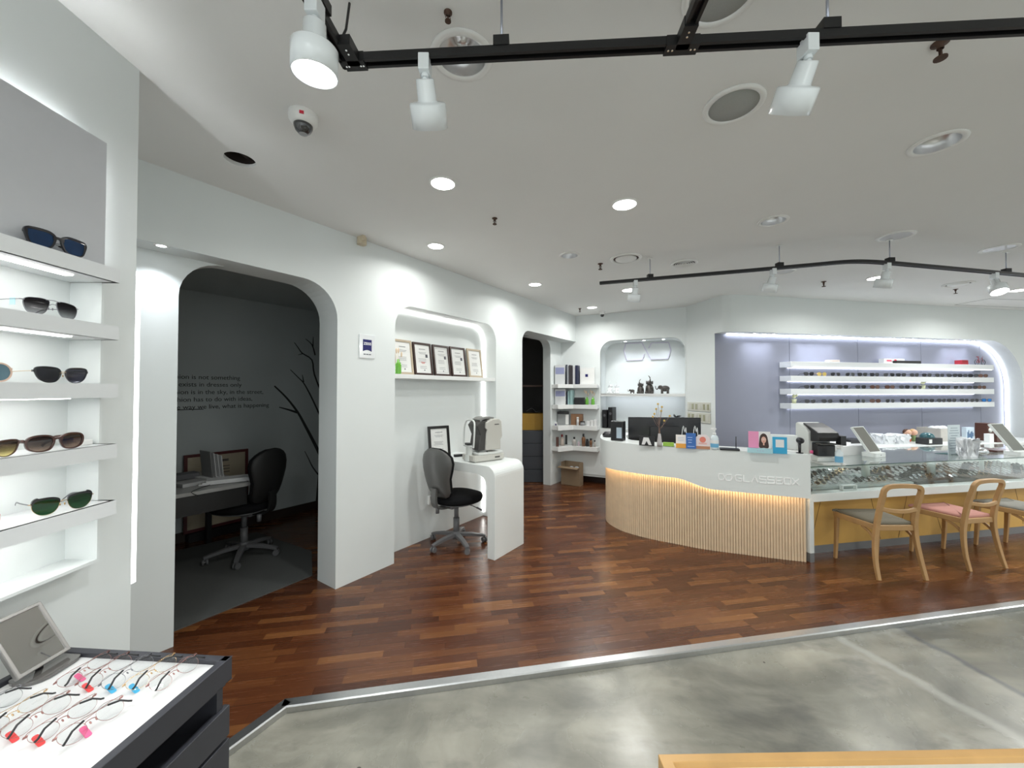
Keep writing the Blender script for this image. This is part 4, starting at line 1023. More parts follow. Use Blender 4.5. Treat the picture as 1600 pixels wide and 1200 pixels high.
# autorefractor
m_ar = mat('machine_ivory', (0.52, 0.51, 0.47), 0.4); m_arl = mat('machine_light', (0.66, 0.68, 0.66), 0.35); m_ard = mat('machine_dark', (0.05, 0.048, 0.045), 0.4)
ac = LW.P(LW.X(750, -0.36), -0.36, DH+0.001)
ar = thing('autorefractor', 'grey eye testing machine with chin rest on the white console', 'eye testing machine', ac, math.radians(36)); ar.scale = (1.08,)*3
b = MB(); b.rbox((0.035, 0, 0.035), (0.34, 0.23, 0.05), 0.03); b.box((0.035, 0, 0.007), (0.30, 0.20, 0.014)); bevel(b.build('base', m_ar, ar), 0.006)
b = MB(); b.rbox((0.06, 0, 0.072), (0.28, 0.21, 0.022), 0.03); bevel(b.build('sliding_stage', m_arl, ar), 0.005)
b = MB(); side = [(0.0, 0.10), (0.165, 0.10), (0.165, 0.19), (0.185, 0.225), (0.175, 0.36), (0.15, 0.385), (0.07, 0.385), (0.005, 0.355), (0.0, 0.30), (0.02, 0.285), (0.01, 0.25)]
b.panel([side], -0.105, 0.105); bevel(b.build('body', m_ar, ar), 0.010, 3)
b = MB(); b.panel([[(-0.07, 0.10), (0.015, 0.10), (0.02, 0.255), (0.04, 0.35), (0.03, 0.375), (-0.05, 0.365), (-0.085, 0.33), (-0.045, 0.24)]], -0.085, 0.085); bevel(b.build('measuring_head', m_ard, ar), 0.008)
b = MB(); b.sweep(cr([(-0.04, 0, 0.372), (0.0, 0, 0.392), (0.06, 0, 0.396), (0.11, 0, 0.390)], 4), 0.14, 0.02); b.build('top_cover', mat('machine_grey', (0.22, 0.22, 0.21), 0.4), ar)
b = MB(); loop = [(-0.12, -0.085, 0.13), (-0.12, -0.095, 0.20), (-0.115, -0.095, 0.30), (-0.105, -0.07, 0.365), (-0.10, 0, 0.38), (-0.105, 0.07, 0.365), (-0.115, 0.095, 0.30), (-0.12, 0.095, 0.20), (-0.12, 0.085, 0.13)]
b.sweep(cr(loop, 5), 0.014, 0.018, up=(1, 0, 0), n=8); b.cyl((-0.12, -0.085, 0.135), (-0.12, 0.085, 0.135), 0.007); b.build('forehead_frame', m_arl, ar)
b = MB(); b.rbox((-0.115, 0, 0.075), (0.05, 0.06, 0.15), 0.02, n=4); b.rbox((-0.10, 0, 0.03), (0.09, 0.07, 0.05), 0.02); bevel(b.build('chin_rest_column', m_arl, ar), 0.005)
b = MB(); b.rbox((-0.125, 0, 0.160), (0.045, 0.075, 0.018), 0.02, n=4); b.build('chin_cup', M_black, ar)
text('printed_mark', 'HUVITZ', 0.024, m_ard, Matrix.Translation((0.12, -0.1152, 0.028)), ar, depth=0.0006) if False else MB().box((0.12, -0.1155, 0.034), (0.055, 0.001, 0.013)).build('printed_mark', m_ard, ar)
MB().box((0.12, -0.1055, 0.335), (0.05, 0.001, 0.008)).build('printed_mark', m_ard, ar)
b = MB(); b.cyl((0.02, -0.09, 0.083), (0.02, -0.09, 0.13), 0.006); b.ball((0.02, -0.09, 0.14), 0.014, 8); b.build('joystick', m_ard, ar)

# wall socket plates
for px, py, w, lab in ((671, 781, 0.05, 'small white cable box low on the niche wall behind the office chair'),):
    x, z = LW.hit(px, py, 0.2); o = bevel(MB().box((0, -0.012, 0), (0.05, 0.024, 0.09)).build('socket_box', m_shw, None, LW.P(x, 0.2, z), LW.ang), 0.003); tag(o, lab, 'socket')
# ZEISS card on the wall
x, z = LW.hit(573, 541.5, 0)
zs = thing('wall_sign', 'small white acrylic sign with a dark blue emblem on the doorway wall', 'sign', LW.P(x, 0, z), LW.ang)
bevel(MB().box((0, -0.004, 0), (0.150, 0.008, 0.20)).build('plate', mat('acrylic_white', (0.74, 0.76, 0.77), 0.12, coat=0.6), zs), 0.002)
m_zb = mat('emblem_blue', (0.012, 0.012, 0.12), 0.4)
em = [(-0.042, 0.058), (0.042, 0.058), (0.042, -0.042)] + [(0.042-0.0084*i, -0.042+0.012*math.sin(PI*i/10)) for i in range(1, 10)] + [(-0.042, -0.042)]
MB().panel([em], -0.0095, -0.0082).build('emblem', m_zb, zs)
text('lettering', 'ZEISS', 0.030, mat('letter_white', (0.85, 0.85, 0.87), 0.5), Matrix.Translation((0, -0.0105, 0.013)), zs, depth=0.0004, bold=0.0006, width=1.05)
b = MB()
for k in (-0.026, 0.0, 0.026): b.box((k, -0.0088, -0.066), (0.020, 0.001, 0.007))
b.build('small_print', mat('print_dark', (0.07, 0.07, 0.09), 0.7), zs)

# ================================================================== office chairs
m_fab = mat('black_fabric', (0.006, 0.006, 0.007), 0.95, noise=0.2, nscale=200, bump=0.2, spec=0.2, )
m_shell = mat('grey_shell', (0.075, 0.075, 0.072), 0.38)
m_base = mat('grey_nylon', (0.13, 0.13, 0.135), 0.4)
def office_chair(lab, loc, rz, star=0.2, grp=None, k=1.0, shell_mat=None):
    """faces +x"""
    m_shell = shell_mat or mat('grey_shell', (0.075, 0.075, 0.072), 0.38)
    t = thing('office_chair', lab, 'office chair', loc, rz, grp)
    b = MB()
    rings = []
    def sq(cx, cy, a, bb, z, n=28, e=2.6):
        r = []
        for i in range(n):
            th_ = 2*PI*i/n; c, s_ = math.cos(th_), math.sin(th_)
            r.append((cx+a*math.copysign(abs(c)**(2/e), c)*(1.0), cy+bb*math.copysign(abs(s_)**(2/e), s_)*(1-0.12*(c < 0)*abs(c)), z))
        return r
    for z, k_ in ((0.425, 0.80), (0.430, 0.93), (0.448, 0.99), (0.470, 1.0), (0.488, 0.96), (0.498, 0.85), (0.503, 0.6), (0.500, 0.25)): rings.append(sq(0.01, 0, 0.235*k_, 0.235*k_, z))
    b.loft(rings); b.build('seat', m_fab, t)
    b = MB(); b.loft([sq(0.01, 0, 0.19, 0.19, 0.412), sq(0.01, 0, 0.222, 0.222, 0.428)]); b.build('seat_shell', m_base, t)
    # backrest: pear outline, curved
    def backp(v, off):
        out_ = []
        n = 20
        # width profile along height v in 0..1
        return out_
    hts = [0.0, 0.05, 0.14, 0.28, 0.42, 0.58, 0.72, 0.84, 0.92, 0.97, 1.0]
    wid = [0.085, 0.125, 0.155, 0.165, 0.172, 0.195, 0.205, 0.19, 0.15, 0.105, 0.055]
    def shell(o0, o1, sh, z0=0.50, hh=0.47):
        b = MB(); grid = []
        for side in (0, 1):
            g = []
            for v, w in zip(hts, wid):
                row = []
                for j in range(13):
                    u = -1+2*j/12; y = u*w*sh
                    x = -0.235 - 0.035*math.sin(v*PI*0.8) + 0.05*(v-0.5)**2*1.5 - 0.045*v + 0.05*(abs(y)/0.2)**2 + (o0, o1)[side]*(1-0.55*max(abs(u)**6, (2*v-1)**10))
                    row.append(b.bm.verts.new((x, y, z0+hh*(0.5+(v-0.5)*sh))))
                g.append(row)
            grid.append(g)
        A_, B_ = grid; R_, C_ = len(hts), 13
        for i in range(R_-1):
            for j in range(C_-1):
                b._f([A_[i][j], A_[i][j+1], A_[i+1][j+1], A_[i+1][j]], True); b._f([B_[i][j], B_[i+1][j], B_[i+1][j+1], B_[i][j+1]], True)
        bd = [(0, j) for j in range(C_)] + [(i, C_-1) for i in range(1, R_)] + [(R_-1, j) for j in range(C_-2, -1, -1)] + [(i, 0) for i in range(R_-2, 0, -1)]
        for (i, j), (p, q_) in zip(bd, bd[1:]+bd[:1]): b._f([A_[i][j], A_[p][q_], B_[p][q_], B_[i][j]], True)
        return b
    shell(0.0, 0.05, 1.0).build('backrest', m_fab, t)
    shell(-0.022, 0.003, 0.985).build('back_shell', m_shell, t)
    b = MB(); b.sweep(cr([(0.06, 0, 0.40), (-0.12, 0, 0.395), (-0.24, 0, 0.41), (-0.285, 0, 0.47), (-0.285, 0, 0.60)], 4), 0.075, 0.022, up=(0, 1, 0) if False else (0.3, 0, 1)); b.build('back_bracket', m_shell, t)
    b = MB(); b.box((0.0, 0, 0.395), (0.24, 0.13, 0.045)); bevel(b.build('mechanism', m_base, t), 0.008)
    b = MB(); b.sweep([(0.05, -0.06, 0.395), (0.07, -0.15, 0.385), (0.09, -0.21, 0.365)], 0.010, n=8); b.sweep([(0.09, -0.19, 0.37), (0.095, -0.25, 0.355)], 0.024, 0.014, n=8); b.build('lever', m_base, t)
    b = MB(); b.cyl((-0.20, 0.05, 0.40), (-0.20, 0.05, 0.34), 0.018); b.build('tension_knob', m_base, t)
    b = MB(); b.cyl((0, 0, 0.10), (0, 0, 0.26), 0.030); b.cyl((0, 0, 0.26), (0, 0, 0.385), 0.022); b.build('gas_column', m_base, t)
    b = MB(); b.cyl((0, 0, 0.062), (0, 0, 0.13), 0.040, 0.033, n=20)
    for i in range(5):
        a = star+2*PI*i/5; c, s_ = math.cos(a), math.sin(a)
        b.sweep([(c*0.02, s_*0.02, 0.098), (c*0.15, s_*0.15, 0.088), (c*0.25, s_*0.25, 0.070), (c*0.285, s_*0.285, 0.062)], 0.05, 0.032, taper=lambda u: 1-0.35*u)
    b.build('star_base', m_base, t)
    for i in range(5):
        a = star+2*PI*i/5; c, s_ = math.cos(a), math.sin(a); b = MB(); px_, py_ = c*0.275, s_*0.275; q_ = a+0.9*i
        d = Vector((math.cos(q_), math.sin(q_), 0)); o_ = Vector((px_, py_, 0.0255))
        b.cyl(o_-d*0.022, o_-d*0.006, 0.025); b.cyl(o_+d*0.006, o_+d*0.022, 0.025); b.cyl(o_-d*0.02, o_+d*0.02, 0.010); b.cyl((px_, py_, 0.03), (px_, py_, 0.068), 0.008)
        b.build('caster', m_base, t)
    if k != 1: t.scale = (k, k, k)
    return t
pc = at_z(713, 850)
oc = office_chair('black office chair with a grey back shell facing the white console', (pc.x, pc.y, 0), math.radians(52), 0.55, k=1.03)

# ================================================================== dark office behind the first doorway
m_pm = mat('carpet_grey', (0.085, 0.088, 0.085), 0.95, noise=0.15, nscale=120)
mv = [at_z(*p) for p in ((240, 1000), (488, 900), (487, 862), (400, 832), (240, 870))]
rin = [LW.P((p-LW.o).dot(LW.dx), max((p-LW.o).dot(LW.dy), 0.285)) for p in mv]
o = MB().prism([[(p.x, p.y) for p in rin]], 0.0005, 0.006).build('floor_mat', m_pm); tag(o, 'dark grey carpet mat on the floor of the dark office', 'mat')
# desk
Mo = thing('office_desk', 'black office desk in the dark room with papers on top', 'desk', (0, 0, 0))
d0 = at_z(391, 753.5, 0.73); sD = (d0-LW.o).dot(LW.dx); rD = (d0-LW.o).dot(LW.dy)
m_dk = mat('black_desk', (0.006, 0.006, 0.0065), 0.45)
Mo.location = LW.P(sD, rD, 0); Mo.rotation_euler.z = LW.ang
dd = RB-0.17-rD
bevel(MB().box((-0.75, dd/2, 0.715), (1.5, dd, 0.03)).build('desktop', mat('desk_top_grey', (0.35, 0.35, 0.34), 0.3), Mo), 0.002)
MB().box((-0.75, 0.02, 0.62), (1.46, 0.02, 0.16)).build('apron', m_dk, Mo)
sp = at_z(300, 870, 0); sP = (sp-LW.o).dot(LW.dx)-sD
MB().box((-1.0, dd*0.45, 0.35), (0.9, dd*0.8, 0.69)).build('pedestal', m_dk, Mo)
MB().box((-0.02, dd-0.06, 0.35), (0.04, 0.06, 0.70)).build('leg', m_dk, Mo)
pc2 = at_z(376, 868)
office_chair('black office chair at the desk in the dark office room', (pc2.x+0.05, pc2.y-0.03, 0.006), math.radians(170), 0.9, k=1.04, shell_mat=mat('shaded_grey_shell', (0.008, 0.008, 0.008), 0.6))  # same grey back shell, the room's darkness put into its colour
# framed poster leaning behind the desk
w0, w1 = LW.X(289, RB-0.05), LW.X(389, RB-0.05); wP = w1-w0
zt1 = LW.hit(385, 702, RB-0.03)[1]
def poster_paint(par, R, w, h, bd):
    b = MB(); y = -0.0025
    b.box((0.05*w, y, h*0.88), (w*0.25, 0.001, 0.025), M=R)
    for k in range(3): b.box((0.1*w, y, h*(0.80-0.04*k)), (w*0.18, 0.001, 0.008), M=R)
    b.build('printed_text', mat('poster_ink', (0.10, 0.08, 0.07), 0.7), par)
    b = MB()
    for k in range(8): b.cyl(R @ Vector((-0.1*w+0.05*w*k*0.6, y-.0004, h*(0.33+0.012*math.sin(k*2)))), R @ Vector((-0.1*w+0.05*w*k*0.6, y+.0004, h*(0.33+0.012*math.sin(k*2)))), 0.03, n=14)
    b.build('printed_picture', mat('poster_orange', (0.42, 0.25, 0.10), 0.7), par)
picture_frame('framed_poster', 'large red framed beige poster leaning on the wall behind the office desk', 'poster', wP, 0.80, mat('frame_darkred', (0.10, 0.018, 0.018), 0.4), 0.03, poster_paint, LW.P((w0+w1)/2, RB-0.06, 0.09), LW.ang, 0.02, mat('poster_sheet', (0.52, 0.45, 0.33), 0.7, noise=0.12, nscale=6))
bevel(MB().box((0, 0, 0.0435), (wP*0.9, 0.10, 0.087)).build('storage_box', m_dk, None, LW.P((w0+w1)/2, RB-0.065, 0), LW.ang), 0.004)
tag(bpy.data.objects['storage_box'], 'low dark box under the framed poster in the dark office', 'box')
# stack of papers, standing brochures, box
def put(o, px, py, z, rz=0.0): p = at_z(px, py, z); o.location = p; o.rotation_euler.z = rz; return o
m_pw = mat('paper_white', (0.82, 0.82, 0.82), 0.6)
b = MB()
for k in range(3): b.box((0.01*k, 0.004*k, 0.008+0.011*k), (0.46-0.03*k, 0.16, 0.010))
o = b.build('paper_stack', m_pw); put(o, 362, 752, 0.731, LW.ang-0.35); tag(o, 'white stack of papers at the front edge of the office desk', 'papers')
t = thing('document_holder', 'grey document holder with white sheets standing on the office desk', 'document holder'); put(t, 328, 747, 0.731, math.radians(60))
for k in range(4):
    MB().box((-0.03+0.030*k, 0, 0.13-0.008*k), (0.004, 0.20, 0.26-0.016*k), rot=Matrix.Rotation(-0.10, 3, 'Y')).build('sheet', m_pw if k else mat('folder_grey', (0.28, 0.28, 0.28), 0.6), t)
MB().box((0.0, 0, 0.008), (0.16, 0.20, 0.016)).build('tray', m_pw, t)
for k, (px, py, w, d, h_, mm, lab) in enumerate(((287, 748, 0.20, 0.15, 0.05, mat('box_grey', (0.14, 0.14, 0.15), 0.6), 'dark grey box at the left side of the office desk'), (300, 757, 0.22, 0.16, 0.03, mat('book_light', (0.45, 0.45, 0.45), 0.6), 'pale book lying in front of the dark grey box on the office desk'))):
    o = bevel(MB().box((0, 0, h_/2), (w, d, h_)).build('box' if k == 0 else 'book', mm), 0.003); put(o, px, py, 0.731, LW.ang+0.2*k); tag(o, lab, ['box', 'book'][k])
b = MB(); P0 = [at_z(310, 775, 0.735), at_z(300, 768, 0.735), at_z(330, 757, 0.735), at_z(352, 752, 0.735)]
b.sweep(cr([tuple(p) for p in P0], 6), 0.006, n=6); tag(b.build('cable', M_black), 'thin black cable lying across the office desk', 'cable')

# lettering and tree decal on the office wall
m_let = mat('decal_dark', (0.02, 0.02, 0.02), 0.6)
lines = [('Fashion is not something', 591.5, 375), ('that exists in dresses only', 602.2, 377.5), ('Fashion is in the sky, in the street,', 613.0, 411), ('Fashion has to do with ideas,', 623.6, 394), ('the way we live, what is happening', 633.3, 420)]
wt = thing('wall_lettering', 'dark lettering of a five line fashion quote on the office wall', 'lettering', LW.P(LW.X(340, RB), RB, 1.55), LW.ang)
iM = (Matrix.Translation(wt.location) @ Matrix.Rotation(LW.ang, 4, 'Z')).inverted()
for s_, py, xr in lines:
    x, z = LW.hit(xr, py+2.2, RB)
    p = iM @ LW.P(x, RB-0.002, z); words = s_.split(' ')
    def ext(q): me = text_mesh(q, 0.067, 0.001, 'LEFT', 0.99); xs = [v.co.x for v in me.vertices]; bpy.data.meshes.remove(me); return min(xs), max(xs)
    tot = ext(s_)[1]
    for k in range(len(words)):
        me = text_mesh(words[k], 0.067, 0.001, 'LEFT', 0.99); off = ext(' '.join(words[:k+1]))[1]-max(v.co.x for v in me.vertices)-tot
        me.transform(Matrix.Translation(p+Vector((off, 0, 0))) @ Matrix.Rotation(PI/2, 4, 'X')); me.materials.append(m_let)
        o = bpy.data.objects.new('word', me); COL.objects.link(o); o.parent = wt
o = MB(); x0, z0 = LW.hit(262, 641, RB); x1, z1 = LW.hit(318, 642, RB)
o.box(((x0+x1)/2, -0.002, z0-1.55), (x1-x0, 0.002, 0.008), M=iM @ LW.M @ Matrix.Translation((0, RB, 1.55))); o.build('underline', m_let, wt)
def cpx(x, y): return LW.hit(240+x/4, 480+y/4, RB-0.003)
td = thing('tree_decal', 'black bare tree decal on the office wall beside the doorway edge', 'wall decal', (0, 0, 0))
br = [([(755, 492), (830, 565), (900, 655), (950, 745), (1000, 840), (1060, 960)], 0.028), ([(785, 625), (840, 640), (897, 658)], 0.018), ([(855, 390), (905, 440), (935, 470), (965, 520), (1000, 590), (1060, 720)], 0.014), ([(930, 422), (938, 468)], 0.010),
      ([(880, 220), (905, 255), (930, 288), (990, 330), (1005, 420), (1060, 560)], 0.014), ([(903, 298), (932, 290)], 0.008), ([(950, 198), (990, 235), (1010, 300)], 0.012), ([(998, 185), (996, 250)], 0.010), ([(945, 900), (970, 950), (995, 1000), (1040, 1060)], 0.012), ([(1060, 500), (1055, 900), (1040, 1200), (1030, 1335)], 0.09)]
for pl_, w in br:
    q = [cpx(*p) for p in pl_]; q = [(p.x, p.y) for p in cr([(a, c, 0) for a, c in q], 3)]
    L_, R_ = [], []
    for i, p in enumerate(q):
        a = Vector(q[max(i-1, 0)]); c = Vector(q[min(i+1, len(q)-1)]); d = (c-a).normalized(); n = Vector((-d.y, d.x)); k = w*0.8*(0.35+0.65*i/(len(q)-1))
        L_.append((p[0]+n.x*k, p[1]+n.y*k)); R_.append((p[0]-n.x*k, p[1]-n.y*k))
    MB().panel([L_+R_[::-1]], RB-0.003, RB-0.001, M=LW.M).build('branch' if w < 0.05 else 'trunk', m_let, td)

# ================================================================== store room behind the second doorway
cpos = at_z(816, 757); cpos2 = at_z(851, 757)
wC = 0.62
o = thing('storage_cabinet', 'dark grey drawer cabinet standing in the store room doorway', 'cabinet', (cpos2.x+0.03, cpos2.y+0.15, 0), 0)
m_gm = mat('graphite_metal', (0.045, 0.05, 0.06), 0.45, 0.2)
hC = H-62/FPX*(cpos.y+0.15)
MB().box((-wC/2, 0.25, hC/2), (wC, 0.48, hC)).build('carcass', m_gm, o)
for k in range(4): bevel(MB().box((-wC/2, 0.0, hC*(k+0.5)/4), (wC-0.02, 0.02, hC/4-0.012)).build('drawer', m_gm, o), 0.003)
yb_ = MB(); yb_.rbox((0, 0, 0.14), (0.42, 0.30, 0.28), 0.02); o2 = bevel(yb_.build('yellow_box', mat('mustard_board', (0.42, 0.24, 0.03), 0.6, noise=0.05), None, (cpos2.x-0.2, cpos2.y+0.38, hC+0.001)), 0.01); tag(o2, 'mustard yellow box on top of the dark cabinet in the store room', 'box')
b = MB(); b.sweep(cr([(-0.1, 0, 0.02), (0, 0.02, 0.08), (0.08, 0, 0.02), (0.14, 0.01, 0.05)], 5), 0.02, n=8); tag(b.build('cable', M_black, None, (cpos2.x-0.2, cpos2.y+0.36, hC+0.285)), 'black cable coiled on the mustard box', 'cable')
b = MB(); b.box((0, 0, 0), (1.2, 0.3, 0.03)); o = b.build('wall_shelf', mat('brown_shelf', (0.06, 0.03, 0.02), 0.6), None, (cpos2.x-0.15, cpos2.y+0.45, H+8/FPX*cpos.y)); tag(o, 'dark brown shelf in the store room above the mustard box', 'shelf')
# ================================================================== reception counter
CTZ = 0.985
c0 = at_z(1266.5, 879)
def clampc(p):
    xm = c0.x - math.tan(math.radians(11.2))*(p[1]-c0.y) - 0.006
    return (min(p[0], xm), p[1])
wp = [(1.42, 5.42), (1.20, 5.15), (1.10, 4.87), (1.053, 4.58), (1.10, 4.36), (1.26, 4.18), (1.51, 3.985), (1.93, 3.763), (2.21, 3.63), (2.44, 3.525), (2.625, 3.445)]
front = [(p.x, p.y) for p in cr([(x, y, 0) for x, y in wp], 8)]
def offset(path, d):
    r = []
    for i, p in enumerate(path):
        a = Vector(path[max(i-1, 0)]); c = Vector(path[min(i+1, len(path)-1)]); t = (c-a).normalized(); n = Vector((-t.y, t.x))   # towards the inside
        r.append(clampc((p[0]+n.x*d, p[1]+n.y*d)))
    return r
def sst(a, b, x): t = max(0, min(1, (x-a)/(b-a))); return t*t*(3-2*t)
zb = lambda x: 0.680 - 0.078*sst(1.62, 1.93, x)
rc = thing('reception_counter', 'curved reception counter with a white front band over fluted pale wood', 'counter', (0, 0, 0))
b = MB(); inner = offset(front, 0.02)
b.loft([[(p[0], p[1], zb(p[0])), (p[0], p[1], CTZ), (q[0], q[1], CTZ), (q[0], q[1], zb(p[0]))] for p, q in zip(front, inner)], smooth=False)
o = b.build('front_panel', M_white, rc)
wide = offset(front, 0.31)
b = MB(); b.loft([[(p[0], p[1], CTZ-0.03), (p[0], p[1], CTZ+0.0005), (q[0], q[1], CTZ+0.0005), (q[0], q[1], CTZ-0.03)] for p, q in zip(offset(front, 0.004), wide)], smooth=False); b.build('countertop', M_white, rc)
# fluted wood base
m_fl = mat('pale_fluted_wood', (0.72, 0.55, 0.37), 0.5, noise=0.12, nscale=15)
wb = [(1.47, 5.33), (1.27, 5.09), (1.18, 4.86), (1.142, 4.63), (1.215, 4.385), (1.33, 4.24), (1.48, 4.11), (1.68, 3.985), (1.90, 3.853), (2.25, 3.72), (2.50, 3.63), (2.672, 3.575)]
wpth = [Vector((p.x, p.y)) for p in cr([(x, y, 0) for x, y in wb], 20)]
# resample by length
L = [0]
for a, c in zip(wpth, wpth[1:]): L.append(L[-1]+(c-a).length)
def at_len(s):
    for i in range(1, len(L)):
        if L[i] >= s: k = (s-L[i-1])/(L[i]-L[i-1]+1e-9); return wpth[i-1]*(1-k)+wpth[i]*k
    return wpth[-1]
pitch = 0.0235; nfl = int(L[-1]/pitch); rows = []
for i in range(nfl):
    for u in (0.0, 0.10, 0.3, 0.5, 0.7, 0.90):
        s = (i+u)*pitch; p = at_len(s); t = (at_len(min(s+0.02, L[-1]))-at_len(max(s-0.02, 0))).normalized(); n = Vector((t.y, -t.x))
        d = 0.0 if u == 0 else 0.014+0.003*math.sin(PI*u)
        rows.append((Vector(clampc(p+n*d)), Vector(clampc(p-n*0.03))))
b = MB(); b.loft([[(a.x, a.y, 0.0), (a.x, a.y, 0.80), (c.x, c.y, 0.80), (c.x, c.y, 0.0)] for a, c in rows], smooth=False)
b.build('fluted_base', m_fl, rc)
b = MB(); st = offset(front, 0.027)
b.loft([[(p[0], p[1], zb(p[0])+0.012), (p[0], p[1], zb(p[0])+0.022), (q[0], q[1], zb(p[0])+0.022), (q[0], q[1], zb(p[0])+0.012)] for p, q in zip(st[10:], offset(front, 0.037)[10:])], smooth=False)
b.build('light_strip', M_ledw, rc)
# inner working desk behind the counter
ind = offset(front, 0.38); ind2 = offset(front, 0.85)
b = MB(); b.loft([[(p[0], p[1], 0.70), (p[0], p[1], 0.735), (q[0], q[1], 0.735), (q[0], q[1], 0.70)] for p, q in zip(wide[10:], offset(front, 0.80)[10:])], smooth=False); b.build('inner_desk', M_white, rc)
# lettering on the band
def on_band(px, py):
    v = ray(px, py)
    for p, q in zip(front[30:], front[31:]):
        ax, ay = p; bx, by = q; r0, r1 = ax/ay, bx/by; r = v.x/v.y
        if r0 <= r <= r1 or r1 <= r <= r0:
            k = (r-r0)/(r1-r0); y = ay+(by-ay)*k; x = ax+(bx-ax)*k; t = y/v.y
            return Vector((x, y, H+v.z*t)), Vector((bx-ax, by-ay)).normalized()
m_lt = mat('raised_white', (1.0, 1.0, 1.0), 0.6)
chars = 'GLASSBOX'
xs_ = [1154+ (1243-1154)*i/7 for i in range(8)]
def bl(b, pts, M): b.sweep([(x, 0, z) for x, z in pts], 0.003, 0.0075, up=(0, 1, 0), M=M) if False else [b.box(((x0+x1)/2, 0, (z0+z1)/2), (math.hypot(x1-x0, z1-z0)+0.003, 0.008, 0.0075), M=M, rot=Matrix.Rotation(-math.atan2(z1-z0, x1-x0), 3, 'Y')) for (x0, z0), (x1, z1) in zip(pts, pts[1:])]
gly = {'G': [[(1, 1), (0.2, 1), (0, .8), (0, .2), (.2, 0), (1, 0), (1, .45), (.5, .45)]], 'L': [[(0, 1), (0, 0), (.9, 0)]], 'A': [[(0, 0), (.5, 1), (1, 0)]], 'S': [[(1, 1), (0, 1), (0, .5), (1, .5), (1, 0), (0, 0)]],
       'B': [[(0, 0), (0, 1), (.9, 1), (1, .75), (.9, .5), (0, .5)], [(.9, .5), (1, .25), (.9, 0), (0, 0)]], 'O': [[(.15, 0), (0, .2), (0, .8), (.15, 1), (.85, 1), (1, .8), (1, .2), (.85, 0), (.15, 0)]], 'X': [[(0, 1), (1, 0)], [(0, 0), (1, 1)]],
       '8': [[(0.42, .35), (.36, .05), (.08, 0), (0, .5), (.06, 1), (.36, 1), (.60, 0), (.9, .05), (1, .5), (.95, 1), (.62, .95), (.53, .7)]]}
for i, ch in enumerate(['8']+list(chars)):
    px = 1133 if i == 0 else xs_[i-1]; w = 0.115 if i == 0 else 0.049; pyc = 744.2 + (px-1130)*0.064
    p, t = on_band(px, pyc+1.5); an = math.atan2(t.y, t.x)
    M = Matrix.Translation(p) @ Matrix.Rotation(an, 4, 'Z') @ Matrix.Translation((-w/2, -0.002, -0.027)); b = MB()
    for stroke in gly[ch]: bl(b, [(x*w, z*0.056) for x, z in stroke], M)
    b.build('letter' if i else 'emblem', m_lt, rc)

# ================================================================== glass display case
c0 = at_z(1266.5, 879); CAS = Frame((c0.x, c0.y), math.radians(11.2))
gc = thing('display_case', 'long glass topped display case with white apron and golden wood panel', 'display case', CAS.o, CAS.ang)
LC, DC = 3.9, 0.80
zA0, zA1, zG = 0.540, 0.612, 0.852
m_gw = mat('golden_wood', (0.62, 0.37, 0.10), 0.4, noise=0.12, nscale=6)
m_kick = mat('grey_kick', (0.28, 0.29, 0.30), 0.35, 0.6)
bevel(MB().box((LC/2, DC/2, (zA0+zA1)/2), (LC, DC, zA1-zA0)).build('apron', M_white, gc), 0.002)
bevel(MB().box((0.022, 0.03, (0.08+zA0)/2), (0.044, 0.06, zA0-0.08)).build('leg', M_white, gc), 0.002)
MB().box((0.022, 0.03, 0.04), (0.044, 0.058, 0.08)).build('leg_base', m_kick, gc)
MB().box((0.022, 0.43, zA0/2), (0.044, 0.70, zA0)).build('side_panel', M_white, gc)
b = MB(); b.box((LC/2+0.02, 0.17, (0.075+zA0)/2), (LC-0.05, 0.03, zA0-0.075)); b.build('wood_panel', m_gw, gc)
b = MB()
for x, dx, z0, z1 in ((0.24, 0.14, 0.08, 0.53), (0.95, -0.12, 0.08, 0.53), (1.30, 0.13, 0.08, 0.53), (1.75, -0.12, 0.08, 0.40), (2.25, 0.14, 0.08, 0.53), (2.9, -0.12, 0.1, 0.53)):
    b.box((x, 0.1545, (z0+z1)/2), (0.004, 0.002, math.hypot(dx, z1-z0)), rot=Matrix.Rotation(math.atan2(dx, z1-z0), 3, 'Y'))
b.build('inlay_line', mat('inlay_dark', (0.12, 0.06, 0.02), 0.5), gc)
MB().box((LC/2+0.02, 0.175, 0.0375), (LC-0.05, 0.03, 0.075)).build('kick_plate', m_kick, gc)
M_gl = glassy('case_glass', (0.97, 0.99, 0.985), 1.5)
MB().box((LC/2, 0.006, (zA1+zG)/2), (LC, 0.006, zG-zA1-0.002)).build('glass_front', M_gl, gc)
MB().box((0.006, DC/2, (zA1+zG)/2), (0.006, DC-0.01, zG-zA1-0.002)).build('glass_side', M_gl, gc)
MB().box((LC/2, DC/2, zG+0.004), (LC, DC, 0.008)).build('glass_top', M_gl, gc)
MB().box((LC/2, 0.0035, zG+0.004), (LC, 0.004, 0.008)).build('glass_edge', mat('glass_edge', (0.03, 0.09, 0.07), 0.2), gc)
bevel(MB().box((LC/2, DC-0.02, (zA1+zG)/2), (LC-0.02, 0.02, zG-zA1-0.002)).build('back_board', M_white, gc), 0.001)
for px, y_ in ((1350.5, 0.40), (1452.5, 0.40), (1531, 0.40)):
    x = CAS.X(px, y_); MB().cyl((x, y_, zA1+0.010), (x, y_, zG-0.001), 0.035 if px < 1500 else 0.02, n=20).build('support_post', mat('frosted_post', (0.68, 0.76, 0.73), 0.25), gc)
